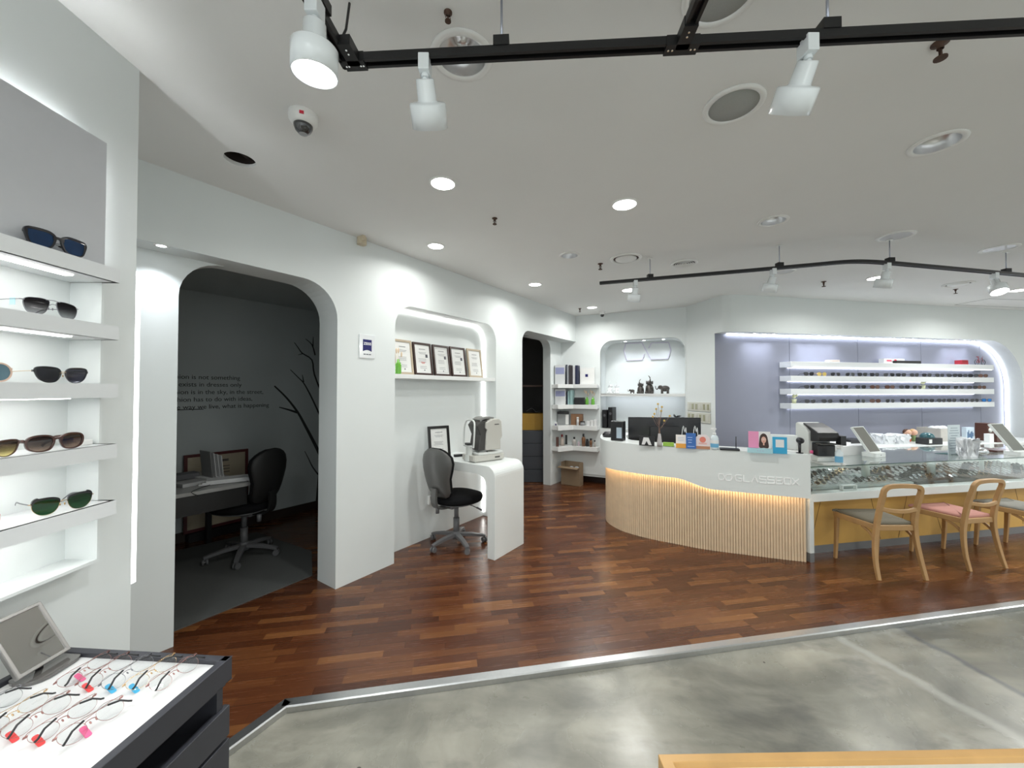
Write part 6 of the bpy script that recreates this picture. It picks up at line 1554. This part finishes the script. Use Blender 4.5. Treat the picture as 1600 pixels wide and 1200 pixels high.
brochure('blue brochure in a clear stand on the counter', 1072.5, 1087, 677, 701, (0.03, 0.13, 0.42), acc=a2)
for px, lab in ((1070, 'thin white reading glasses holder behind the orange banded brochure'), (1088, 'thin white upright holder behind the blue brochure')):
    p = cp(px, 697, 0.08); b = MB(); b.sweep(cr([(-0.02, 0, 0), (-0.03, 0, 0.09), (-0.015, 0, 0.20), (0.0, 0, 0.13), (0.012, 0, 0.18), (0.02, 0, 0.0)], 4), 0.006, n=6); tag(b.build('wire_holder', m_wb, None, p), lab, 'holder')
p = cp(1098, 701.5); t = thing('house_card', 'white and pink house shaped card sign with a brown foot on the counter', 'sign', p, -0.38); w = 20.5*cs(p); h_ = 22*cs(p)
MB().panel([[(-w/2, 0), (w/2, 0), (w/2, h_*0.78), (w*0.25, h_), (-w*0.25, h_), (-w/2, h_*0.78)]], -0.005, 0.005).build('card', mat('pink_white', (0.80, 0.70, 0.70), 0.5), t)
MB().box((0, -0.006, h_*0.1), (w, 0.004, h_*0.2)).build('brown_foot', mat('brown_band', (0.50, 0.24, 0.13), 0.5), t)
b = MB(); b.cyl((0, -0.0062, h_*0.66), (0, -0.0052, h_*0.66), w*0.22, n=20); [b.box((0, -0.0058, h_*(0.42-0.07*k)), (w*0.55, 0.001, h_*0.025)) for k in range(2)]; b.build('red_print', mat('coral_print', (0.75, 0.22, 0.16), 0.5), t)
p = cp(1116.5, 702); t = thing('sanitizer_bottle', 'clear pump bottle of sanitizer with a blue label on the counter', 'bottle', p, -0.3); k = 34*cs(p)/0.20
MB().lathe([(0, 0), (0.032*k, 0), (0.034*k, 0.01*k), (0.034*k, 0.10*k), (0.026*k, 0.122*k), (0.012*k, 0.132*k)], n=20).build('body', mat('bottle_clear', (0.70, 0.78, 0.82), 0.1), t)
MB().lathe([(0.0345*k, 0.02*k), (0.0345*k, 0.055*k)], n=20).build('blue_label', mat('label_blue', (0.15, 0.42, 0.65), 0.5), t); MB().lathe([(0.0345*k, 0.055*k), (0.0345*k, 0.085*k)], n=20).build('white_label', m_wb, t)
b = MB(); b.cyl((0, 0, 0.13*k), (0, 0, 0.15*k), 0.014*k); b.cyl((0, 0, 0.15*k), (0, 0, 0.18*k), 0.005*k); b.box((-0.008*k, 0, 0.186*k), (0.045*k, 0.02*k, 0.014*k)); b.build('pump', m_wb, t)
p = cp(1140, 703.5); t = thing('signature_pad', 'flat black pad with a thin upright pen on the counter', 'signature pad', p, -0.40)
bevel(MB().rbox((0, 0.02, 0.008), (0.165, 0.10, 0.016), 0.012).build('pad', M_black, t), 0.002); MB().cyl((0.055, 0.01, 0.016), (0.055, 0.01, 0.13), 0.004, n=8).build('pen', M_black, t)
# pink card with a woman's portrait in glasses
p = cp(1187, 707.5); t = thing('portrait_display', 'pink card display with a portrait of a woman in glasses on a light blue foot', 'display card', p, -0.42); s_ = cs(p)
R = Matrix.Rotation(-0.05, 4, 'X')
MB().box((-0.0*s_, 0, 0.118), (29*s_, 0.006, 0.150), M=R).build('card', mat('portrait_white', (0.80, 0.80, 0.80), 0.5), t)
MB().box((-8*s_, -0.0036, 0.118), (14*s_, 0.001, 0.150), M=R).build('pink_panel', mat('pink_panel', (0.80, 0.30, 0.50), 0.5), t)
m_hair = mat('print_hair', (0.05, 0.025, 0.02), 0.6); m_fc = mat('print_face', (0.72, 0.42, 0.33), 0.6)
hx = 5.5*s_
b = MB(); b.panel([[(hx+0.032*x, 0.112+0.062*z) for x, z in [(p_.x, p_.y) for p_ in cr([(-1.1, -1, 0), (-1.05, 0, 0), (-0.75, 0.75, 0), (0, 1.05, 0), (0.75, 0.75, 0), (1.05, 0, 0), (1.15, -1, 0), (0, -1.05, 0)], 4, True)]]], -0.0052, -0.0042, M=R); b.build('hair', m_hair, t)
b = MB(); b.panel([[(hx+0.019*math.cos(a*PI/8), 0.118+0.030*math.sin(a*PI/8)) for a in range(16)]], -0.0062, -0.0052, M=R); b.box((hx, -0.0057, 0.085), (0.012, 0.001, 0.03), M=R); b.build('face', m_fc, t)
b = MB()
for q in (-1, 1): b.panel([[(hx+q*0.009+0.0085*math.cos(a*PI/5), 0.124+0.007*math.sin(a*PI/5)) for a in range(10)], [(hx+q*0.009+0.007*math.cos(a*PI/5), 0.124+0.0055*math.sin(a*PI/5)) for a in range(10)]], -0.0070, -0.0062, M=R)
b.build('glasses', mat('print_white', (0.85, 0.85, 0.85), 0.5), t)
MB().box((hx, -0.0066, 0.104), (0.010, 0.0008, 0.004), M=R).build('mouth', mat('print_lip', (0.6, 0.12, 0.12), 0.5), t)
bevel(MB().box((0, -0.01, 0.021), (33*s_, 0.045, 0.042)).build('foot', mat('light_blue', (0.42, 0.68, 0.75), 0.5), t), 0.002)
b = MB(); [b.box((-0.02+0.02*k, -0.0333, 0.022), (0.008, 0.001, 0.008)) for k in range(3)]; b.build('print', m_pp, t)
p = cp(1218.5, 709); t = thing('blue_card', 'bright blue card sign with a white square on the counter', 'sign', p, -0.42); s_ = cs(p)
bevel(MB().box((0, 0, 13*s_), (19*s_, 0.008, 26*s_)).build('card', mat('sky_blue', (0.03, 0.38, 0.66), 0.4), t), 0.001)
MB().box((0, -0.0045, 16*s_), (11*s_, 0.001, 12*s_)).build('white_square', m_wb, t); MB().box((0, 0.02, 0.003), (19*s_, 0.06, 0.006)).build('foot', M_gl, t)
p = cp(1222, 703, 0.12); t = thing('tissue_box', 'white box with a curved front behind the blue card', 'box', p, -0.4); bevel(MB().rbox((0, 0, 0.065), (0.24, 0.12, 0.13), 0.03).build('body', M_white, t), 0.01)
p = cp(1249.5, 708); t = thing('barcode_scanner', 'black handheld scanner on a small stand at the end of the counter', 'scanner', p, -0.2)
b = MB(); b.cyl((0, 0, 0), (0, 0, 0.006), 0.028, n=18); b.cyl((0, 0, 0.006), (0, 0, 0.09), 0.010, 0.013); b.build('stand', M_black, t); MB().ball((0, -0.01, 0.115), 0.032, 10, (0.9, 1.4, 0.9)).build('head', M_black, t)
p = cp(1234, 705.5, 0.02); boxy('paper_slip', 'white paper lying on the counter behind the scanner', 'paper', 0.14, 0.08, 0.004, m_pw, p, -0.5)
p = cp(1010.5, 696.5); t = thing('photo_stand', 'small black and white patterned photo stand on the counter', 'photo stand', p, -0.55); s_ = cs(p)
MB().box((0, 0, 7.5*s_), (23*s_, 0.008, 15*s_)).build('card', m_kb, t)
b = MB(); b.panel([[(-0.05, 0.01), (-0.02, 0.01), (0.0, 0.05), (0.02, 0.01), (0.05, 0.01), (0.02, 0.085), (-0.03, 0.085)]], -0.0055, -0.0045); b.build('white_figure', m_wb, t)
p = cp(1044.5, 697.5); t = thing('card_holder', 'small clear holder with green cards on the counter', 'card holder', p, -0.5); MB().box((0, 0, 0.022), (0.10, 0.04, 0.035)).build('cards', mat('lime', (0.32, 0.55, 0.08), 0.5), t); MB().box((0, 0, 0.003), (0.115, 0.055, 0.006)).build('holder', M_gl, t)
# vase of dried twigs
p = cp(1030.5, 697.5); t = thing('twig_vase', 'slender vase of dry twigs with small yellow buds on the counter', 'vase', p)
MB().lathe([(0, 0), (0.024, 0), (0.026, 0.03), (0.018, 0.09), (0.012, 0.13), (0.010, 0.13), (0.016, 0.09), (0.022, 0.03), (0, 0.006)], n=16).build('vase', mat('vase_glass', (0.45, 0.42, 0.42), 0.1, coat=0.6), t)
m_tw = mat('twig', (0.22, 0.14, 0.11), 0.8); rr = random.Random(9); tips = [(-0.05, 0.33), (-0.03, 0.38), (-0.015, 0.43), (0.03, 0.40), (0.015, 0.36), (0.055, 0.26), (0.10, 0.31), (-0.06, 0.30)]
for k, (x, z) in enumerate(tips):
    b = MB(); b.sweep(cr([(0.003*math.cos(k), 0.003*math.sin(k), 0.01), (0.006*math.cos(k), 0.006*math.sin(k), 0.17), (x*0.5, 0.01*math.sin(k*2), z*0.75), (x, 0.02*math.sin(k*3), z)], 4), 0.004, n=5); o = b.build('twig', m_tw, t)
    MB().ball((x, 0.02*math.sin(k*3), z), 0.011, 7).build('bud', mat('bud_yellow', (0.62, 0.42, 0.12), 0.7), o)
# monitors, kiosk and speakers behind the counter
zD = 0.735
mo = thing('monitor', 'large black monitor seen from behind in the reception area', 'monitor', (1.98, 4.62, zD+0.001), math.radians(-8))
mo.location = (at_z(1037, 652, 1.24).x if False else (1037-800)/FPX*4.55, 4.55, zD+0.0012)
wM_ = 108/FPX*4.55; zt_m = H-(652.5-611)/FPX*4.55-zD; zb_m = 0.13
bevel(MB().box((0, 0, (zt_m+zb_m)/2), (wM_, 0.035, zt_m-zb_m)).build('screen_housing', mat('monitor_black', (0.010, 0.010, 0.012), 0.22), mo), 0.006)
b = MB(); b.box((0, -0.025, (zt_m+zb_m)/2-0.02), (wM_*0.40, 0.03, (zt_m-zb_m)*0.55)); bevel(b.build('rear_cover', mat('monitor_rear', (0.018, 0.018, 0.02), 0.35), mo), 0.004)
b = MB(); b.cyl((0, 0.0, 0.01), (0, 0, zb_m+0.02), 0.02); b.box((0, 0, 0.006), (0.26, 0.18, 0.012)); b.build('stand', M_black, mo)
ki = thing('card_terminal', 'black upright terminal at the left end of the counter', 'terminal', cp(966, 690, 0.12), math.radians(-35))
bevel(MB().box((0, 0, 0.11), (0.14, 0.11, 0.22)).build('body', M_black, ki), 0.008); MB().box((0.03, -0.056, 0.09), (0.06, 0.002, 0.12)).build('screen', mat('screen_pale', (0.40, 0.48, 0.55), 0.2), ki)
p = cp(951, 684, 0.10); o = MB().lathe([(0, 0), (0.07, 0), (0.075, 0.03), (0.05, 0.06), (0, 0.065)], n=20).build('desk_phone', M_black, None, p); tag(o, 'low round black device at the far left end of the counter', 'device')
for k, px in enumerate((947, 956)):
    x = BW.X(px, 0.14); t = thing('book_speaker', ['narrow black speaker in the logo niche, the left one', 'taller black speaker in the logo niche, the right one'][k], 'speaker', BW.P(x, 0.16, b_b+0.003), BW.ang-0.2)
    hh = (0.30, 0.345)[k]; bevel(MB().box((0, 0, hh/2), (0.075, 0.16, hh)).build('cabinet', M_black, t), 0.004); MB().cyl((0, -0.081, hh*0.7), (0, -0.0795, hh*0.7), 0.022, n=16).build('cone', mat('cone_grey', (0.10, 0.10, 0.11), 0.5), t)
x = BW.X(1057, 0.16); t = thing('dark_plant', 'dark leafy bundle on the ledge behind the monitor', 'plant', BW.P(x, 0.15, b_b+0.003), 0)
MB().lathe([(0, 0), (0.05, 0), (0.06, 0.10), (0.05, 0.10), (0.045, 0.01), (0, 0.01)], n=14).build('pot', m_kb, t)
b = MB(); rr = random.Random(2)
for k in range(46):
    a = rr.uniform(0, 6.28); e = rr.uniform(0.1, 1.2); l = rr.uniform(0.08, 0.14); d = Vector((math.cos(a)*math.cos(e), math.sin(a)*math.cos(e)*0.6, math.sin(e))); p0 = Vector((0, 0, 0.15)); b.sweep([p0, p0+d*l*0.6, p0+d*l+Vector((0, 0, -0.02))], 0.022, 0.004, taper=lambda u: 0.4+1.2*u*(1.3-u))
b.build('leaves', mat('dark_leaf', (0.015, 0.018, 0.018), 0.5), t)

# ================================================================== logo niche
shz = 1.505
tag(bevel(MB().box((0, 0, -0.014), (lenB-0.02-bx0-0.004, NB-0.01, 0.028)).box((0, -NB/2+0.015, -0.022), (lenB-0.02-bx0-0.004, 0.02, 0.044)).build('shelf', m_shw, None, BW.P((bx0+lenB-0.02)/2, NB/2-0.002, shz), BW.ang), 0.002), 'white shelf across the logo niche holding elephant figurines', 'shelf')
lg = thing('wall_logo', 'thin outlined glasses shaped emblem on the back of the logo niche', 'emblem', BW.P(BW.X(1012, NB), NB, 2.15), BW.ang)
lp = [(420, 290), (400, 340), (270, 345), (245, 265), (260, 200), (400, 195), (475, 335), (620, 330), (645, 255), (625, 190), (480, 195), (455, 240)]
iM = (Matrix.Translation(lg.location) @ Matrix.Rotation(BW.ang, 4, 'Z')).inverted(); pts3 = []
for x, y in lp:
    a, z = BW.hit(930+x/5.455, 500+y/5.455, NB-0.01); pts3.append(iM @ BW.P(a, NB-0.012, z))
b = MB()
for p, q in zip(pts3, pts3[1:]): b.sweep([p, q], 0.015, 0.014, up=(0, 1, 0))
b.build('outline', mat('logo_lilac', (0.58, 0.55, 0.66), 0.4), lg)
# figurines
m_el = mat('bronze_pattern', (0.075, 0.068, 0.062), 0.35, 0.4, noise=0.8, nscale=70)
m_po = mat('porcelain', (0.80, 0.82, 0.83), 0.2, coat=0.5)
def elephant(lab, px, h_, seated, m, r=0.18, grp=None, flip=1):
    t = thing('elephant_figurine' if m is m_el else 'animal_figurine', lab, 'figurine', BW.P(BW.X(px, r), r, shz+0.001), BW.ang, grp); k = h_/0.20
    b = MB()
    if seated:
        b.lathe([(0, 0), (0.045*k, 0), (0.05*k, 0.03*k), (0.045*k, 0.07*k), (0.03*k, 0.105*k), (0, 0.12*k)], n=16)
        for s in (-1, 1): b.sweep([(s*0.03*k, -0.03*k, 0.02*k), (s*0.035*k, -0.06*k, 0.012*k)], 0.03*k, n=8); b.sweep([(s*0.03*k, -0.02*k, 0.09*k), (s*0.03*k, -0.05*k, 0.06*k)], 0.018*k, n=8)
        b.ball((0, -0.01*k, 0.125*k), 0.032*k, 8)
        b.build('body', m, t)
        b = MB(); b.sweep(cr([(0, -0.03*k, 0.13*k), (-0.012*k*flip, -0.045*k, 0.155*k), (-0.008*k*flip, -0.04*k, 0.19*k), (0.008*k*flip, -0.035*k, 0.21*k)], 4), 0.018*k, n=8, taper=lambda u: 1-0.5*u); b.build('trunk', m, t)
        b = MB(); [b.ball((s*0.034*k, 0.0, 0.13*k), 0.024*k, 6, (0.3, 0.8, 1)) for s in (-1, 1)]; b.build('ears', m, t)
    else:
        b.ball((0.0, 0, 0.085*k), 0.06*k, 10, (1.25, 0.8, 0.85))
        for sx in (-1, 1):
            for sy in (-1, 1): b.cyl((sx*0.045*k, sy*0.025*k, 0.08*k), (sx*0.045*k, sy*0.025*k, 0), 0.018*k, n=10)
        b.ball((-0.075*k*flip, 0, 0.105*k), 0.035*k, 8); b.build('body', m, t)
        b = MB(); b.sweep(cr([(-0.10*k*flip, 0, 0.10*k), (-0.125*k*flip, 0, 0.07*k), (-0.145*k*flip, 0, 0.09*k), (-0.15*k*flip, 0, 0.13*k)], 4), 0.018*k, n=8, taper=lambda u: 1-0.5*u); b.build('trunk', m, t)
        b = MB(); [b.ball((-0.062*k*flip, s*0.034*k, 0.11*k), 0.028*k, 6, (0.8, 0.3, 1)) for s in (-1, 1)]; b.build('ears', m, t)
elephant('smallest dark elephant figurine, at the left of the four on the logo niche shelf', 988, 0.10, False, m_el)
elephant('seated dark elephant figurine with a raised trunk, the shorter of the two seated ones', 1001, 0.22, True, m_el)
elephant('tallest seated dark elephant figurine with a raised trunk', 1015, 0.27, True, m_el, flip=-1)
elephant('largest standing dark elephant figurine at the right of the logo niche shelf', 1039, 0.19, False, m_el)
elephant('white animal figurine on the logo niche shelf, the left one', 953.5, 0.19, True, m_po, 0.16)
elephant('white animal figurine on the logo niche shelf, the right one', 963.5, 0.19, True, m_po, 0.16, flip=-1)
# switch plates on the pier
PW = Frame((cornB.x, cornB.y), math.atan2(e1.y-e0.y, e1.x-e0.x))
for k, (y0_, y1_) in enumerate(((628.5, 642.5), (644.5, 660))):
    x0 = PW.X(1075, 0); x1 = PW.X(1110.5, 0); _, za = PW.hit(1092, y0_, 0); _, zc = PW.hit(1092, y1_, 0)
    t = thing('switch_plate', ['upper beige plate of light switches on the pier beside the lavender wall', 'lower beige plate of light switches on the pier beside the lavender wall'][k], 'light switch', PW.P((x0+x1)/2, -0.001, (za+zc)/2), PW.ang)
    w, h_ = x1-x0, za-zc
    bevel(MB().box((0, -0.006, 0), (w, 0.012, h_)).build('plate', mat('switch_beige', (0.58, 0.58, 0.52), 0.4), t), 0.002)
    for i in range(6): bevel(MB().box((-w/2+w*(i+0.5)/6, -0.015, 0), (w/6*0.5, 0.008, h_*0.62)).build('switch', mat('switch_green', (0.36, 0.36, 0.25), 0.4) if (i+k) % 3 else mat('switch_beige', (0.5, 0.5, 0.5)), t), 0.002)

# ================================================================== corner shelves at the end of the doorway wall
kk = [BW.P(-0.30, 0)]
# inner corner between the recessed jamb wall (r=.262) and the logo wall (y=0)
def isect(o1, d1, o2, d2):
    a = d1.x*(-d2.y)-d1.y*(-d2.x); v = o2-o1; s = (v.x*(-d2.y)-v.y*(-d2.x))/a; return o1+d1*s
C0 = isect(LW.P(0, 0.262), LW.dx, BW.P(0, 0), BW.dx); sC = (C0-LW.o).dot(LW.dx); xC = (C0-BW.o).dot(BW.dx)
g_ = 0.004; xR = BW.X(933, -0.14)
pl = [LW.P(s861+0.04, 0.262-g_), LW.P(s861+0.04, 0.262-0.15), LW.P(sC-0.40, 0.262-0.15), BW.P(xC+0.26, -0.15), BW.P(xR, -0.15), BW.P(xR, -g_)]
C1 = LW.P(sC, 0)*0 + isect(LW.P(0, 0.262-g_), LW.dx, BW.P(0, -g_), BW.dx); pl.append(C1)
def shelf_z(y): return H-(y-611)/FPX*6.25
ord3 = [('topmost', 'with binders and a white frame'), ('second', 'with green vases'), ('third', 'with small boxes'), ('lowest', 'with bottles')]
SH = []
for k, (ya, yb2) in enumerate(((600.5, 606.5), (633.5, 640), (667, 674), (700.5, 707.5))):
    za, zc = shelf_z(ya), shelf_z(yb2); SH.append(za+0.0005)
    c = sum(pl, Vector())/len(pl)
    o = bevel(MB().prism([[(p.x-c.x, p.y-c.y) for p in pl]], zc-za, 0).build('corner_shelf', m_shw, None, (c.x, c.y, za)), 0.002); tag(o, f'{ord3[k][0]} white L shaped corner shelf {ord3[k][1]}', 'shelf')
def cpos_(px, k, d=0.10):
    if px < 886: y = 0.262-d; return LW.P(LW.X(px, y), y, SH[k]), LW.ang
    y = -d; return BW.P(BW.X(px, y), y, SH[k]), BW.ang
def cbox(name, lab, cat, px0, px1, ytop, k, d, m, rz=0.0, dd=0.10, grp=None):
    p, a = cpos_((px0+px1)/2, k, dd); s_ = p.y/FPX; w = (px1-px0)*s_; h_ = H-(ytop-611)*s_-SH[k]
    if px0 < 886: a = -0.15
    o = bevel(MB().box((0, 0, h_/2), (w*0.97, d, h_)).build(name, m, None, p, a+rz), 0.003); tag(o, lab, cat, grp); return o, w, h_
m_bind = mat('binder_white', (0.62, 0.63, 0.64), 0.5); m_lavp = mat('lavender_print', (0.28, 0.30, 0.48), 0.5)
for k, (x0, x1, yt, lab) in enumerate(((867, 883, 571, 'white magazine file with a lavender label on the topmost corner shelf'), (867, 884, 608, 'white magazine file with a lavender label on the second corner shelf'))):
    o, w, h_ = cbox('magazine_file', lab, 'magazine file', x0, x1, yt, k, 0.10, m_bind, dd=0.08)
    MB().box((0, -0.051, h_*0.70), (w*0.85, 0.002, h_*0.34)).build('label', m_lavp, o)
m_bk = [mat('book_navy', (0.02, 0.025, 0.06), 0.5), mat('book_grey', (0.30, 0.31, 0.33), 0.5), mat('book_dark', (0.05, 0.045, 0.05), 0.5), mat('book_white', (0.6, 0.6, 0.62), 0.5), mat('book_teal', (0.30, 0.45, 0.45), 0.5)]
bl_ = [(884, 887, 570.5, 0, 'navy'), (887.3, 890.3, 572, 1, 'grey'), (890.5, 893.5, 571, 2, 'dark'), (893.7, 896.3, 573, 2, 'dark'), (896.5, 900, 573, 3, 'white'), (900.2, 904.5, 571.5, 0, 'navy')]
wh = ['first', 'second', 'third', 'fourth', 'fifth', 'sixth']
for k, (x0, x1, yt, mi, cn) in enumerate(bl_): cbox('book', f'{cn} upright book on the topmost corner shelf, {wh[k]} after the magazine file', 'book', x0, x1, yt, 0, 0.12, m_bk[mi], grp='books on the topmost corner shelf', dd=0.085)
o, w, h_ = cbox('white_frame', 'white framed panel with a dark blue emblem at the right of the topmost corner shelf', 'picture frame', 906, 930, 574.5, 0, 0.03, m_shw, dd=0.05)
MB().box((0, -0.016, h_/2), (w*0.86, 0.002, h_*0.84)).build('sheet', M_paper, o); MB().box((-0.01, -0.018, h_*0.52), (0.045, 0.002, 0.045)).build('emblem', m_zb, o)
for k, (x0, x1, yt, mi, cn) in enumerate(((885.5, 888, 612, 0, 'navy'), (888.5, 891.5, 611, 4, 'pale teal'), (892, 896, 610, 4, 'pale teal'))): cbox('book', f'{cn} book on the second corner shelf, {wh[k]} after the magazine file', 'book', x0, x1, yt, 1, 0.12, m_bk[mi], 0.0, grp='books on the second corner shelf', dd=0.085)
cbox('box', 'black box on the second corner shelf beside the green vases', 'box', 898, 913.5, 621.5, 1, 0.08, m_kb, dd=0.07)
for px, lab in ((917, 'green glass vase with dried flowers, the left one on the second corner shelf'), (926.5, 'green glass vase with dried flowers, the right one on the second corner shelf')):
    p, a = cpos_(px, 1, 0.08); green_vase(p, lab, 1.0)
o, w, h_ = cbox('canister', 'grey box with a black lid on the third corner shelf', 'box', 871, 889, 647, 2, 0.11, mat('box_mid_grey', (0.30, 0.31, 0.31), 0.5), dd=0.08); bevel(MB().box((0, 0, h_+0.02), (w*1.0, 0.115, 0.045)).build('lid', m_kb, o), 0.01)
MB().box((w*0.33, -0.056, h_*0.5), (w*0.26, 0.002, h_*0.9)).build('label', M_paper, o)
o, w, h_ = cbox('small_card', 'tiny white card with a blue emblem at the left of the third corner shelf', 'card', 866.3, 870.5, 660, 2, 0.01, m_wb, dd=0.135); MB().box((0, -0.006, h_*0.45), (w*0.5, 0.002, h_*0.4)).build('emblem', m_zb, o)
cbox('box', 'brown box with orange print on the third corner shelf', 'box', 892, 911, 647, 2, 0.06, mat('brown_card', (0.28, 0.15, 0.08), 0.6, noise=0.3, nscale=15), dd=0.045)
def bottle(lab, px, k, ytop, r, m, mc=None, dd=0.09, neck=0.35, cat='bottle'):
    p, a = cpos_(px, k, dd); s_ = p.y/FPX; h_ = H-(ytop-611)*s_-SH[k]; t = thing('bottle', lab, cat, p)
    MB().lathe([(0, 0), (r, 0), (r, h_*0.62), (r*0.85, h_*0.70), (r*neck, h_*0.76), (r*neck, h_*0.80)], n=14).build('body', m, t)
    MB().lathe([(0, h_*0.79), (r*(neck+0.12), h_*0.79), (r*(neck+0.12), h_), (0, h_)], n=14).build('cap', mc or m_kb, t)
m_amb = mat('amber_bottle', (0.22, 0.10, 0.045), 0.15, coat=0.5); m_clr = mat('clear_bottle', (0.50, 0.48, 0.46), 0.12, coat=0.5); m_pk2 = mat('pink_bottle', (0.62, 0.50, 0.56), 0.3)
bottle('white tube standing before the brown box on the third corner shelf', 902.5, 2, 652, 0.02, m_wb, m_wb, 0.12, 0.8, 'tube')
bottle('squat black and white jar on the third corner shelf', 910, 2, 658.5, 0.04, mat('jar_grey', (0.35, 0.36, 0.38), 0.3), m_kb, 0.11, 0.9, 'jar')
for x0, x1, yt, lab in ((917, 922.5, 658, 'left'), (923, 928, 657, 'middle'), (928.5, 933, 656, 'right')): cbox('box', f'small white box at the right of the third corner shelf, {lab} of the three', 'box', x0, x1, yt, 2, 0.07, m_wb, dd=0.09, grp='white boxes on the third corner shelf')
cbox('box', 'dark brown narrow box at the left of the lowest corner shelf', 'box', 868.5, 873, 683, 3, 0.05, m_br, dd=0.08)
bottle('beige bottle with a dark cap on the lowest corner shelf', 878, 3, 679, 0.033, m_crm, m_red, 0.09)
cbox('box', 'narrow black box on the lowest corner shelf', 'box', 883, 888.5, 679.5, 3, 0.06, m_kb, dd=0.09)
bottle('clear glass bottle with a dark cap on the lowest corner shelf', 897, 3, 683, 0.035, m_clr)
bottle('small pink bottle on the lowest corner shelf', 904, 3, 688, 0.018, m_pk2, m_wb)
bottle('tall amber bottle on the lowest corner shelf', 911.5, 3, 678, 0.032, m_amb)
bottle('dark stout bottle beside the tall amber one', 917.5, 3, 686, 0.025, m_kb, None, 0.08, 0.7)
bottle('brown bottle second from the right on the lowest corner shelf', 923, 3, 685, 0.024, m_amb, None, 0.10, 0.7)
bottle('small grey bottle with a black cap at the right end of the lowest corner shelf', 929, 3, 688, 0.018, m_clr, None, 0.1, 0.6)
# cardboard box on the floor
b0 = at_z(903, 757.5); b1 = at_z(875.5, 753.5); dB = (b0-b1); wB_ = dB.length; aB = math.atan2(dB.y, dB.x)
cbx = thing('cardboard_box', 'open brown cardboard box with plastic inside under the corner shelves', 'cardboard box', (b0+b1)/2+Vector((0.0, -0.13, 0)), aB)
m_cb = mat('cardboard', (0.26, 0.185, 0.115), 0.8, noise=0.08, nscale=10); hB = 0.37; dpt = 0.15
b = MB(); b.box((0, 0.003, hB*0.40), (wB_, 0.006, hB*0.80)); b.box((0, dpt, hB/2), (wB_, 0.006, hB)); b.box((-wB_/2, dpt/2, hB/2), (0.006, dpt, hB)); b.box((wB_/2, dpt/2, hB/2), (0.006, dpt, hB)); b.box((0, dpt/2, 0.004), (wB_, dpt, 0.006)); b.build('walls', m_cb, cbx)
MB().box((-0.02, -0.04, hB*0.79), (wB_*1.1, 0.09, 0.005), rot=Matrix.Rotation(0.15, 3, 'X')).build('flap', m_cb, cbx)
crb = MB(); rr = random.Random(8)
for k in range(7): crb.ball((rr.uniform(-0.09, 0.09), dpt/2+rr.uniform(-0.02, 0.02), hB*0.72+rr.uniform(-0.02, 0.03)), 0.045, 6, (1, 0.8, 0.7))
o = crb.build('crumpled_plastic', mat('plastic_scrap', (0.40, 0.44, 0.48), 0.2, coat=0.6, bump=1.0, nscale=50), cbx)
# ================================================================== the shop's visible lamps, then added fill lamps
for i, (px, py, r) in enumerate(DL_ON):
    c = on_ceiling(px, py); area('downlight_and_fill_lamp', (c.x, c.y, CEIL-0.02), r*1.8, (5.5, 5, 12, 6, 7, 13, 13, 13)[i], (0.99, 1.0, 0.965), spread=math.radians(160))
for (x, y) in ((-0.6, -0.6), (1.2, -0.8), (3.2, -0.8), (5.4, -0.8), (-0.4, -2.6), (2.0, -2.8), (4.6, -2.8), (7.5, 0.8), (7.5, 3.0), (9.3, 2.0)):  # unseen fill lamps, added out of view to brighten walls and ceiling
    area('downlight_and_fill_lamp', (x, y, CEIL-0.02), 0.15, 14 if x < 7 else 45, (0.97, 1.0, 0.97))
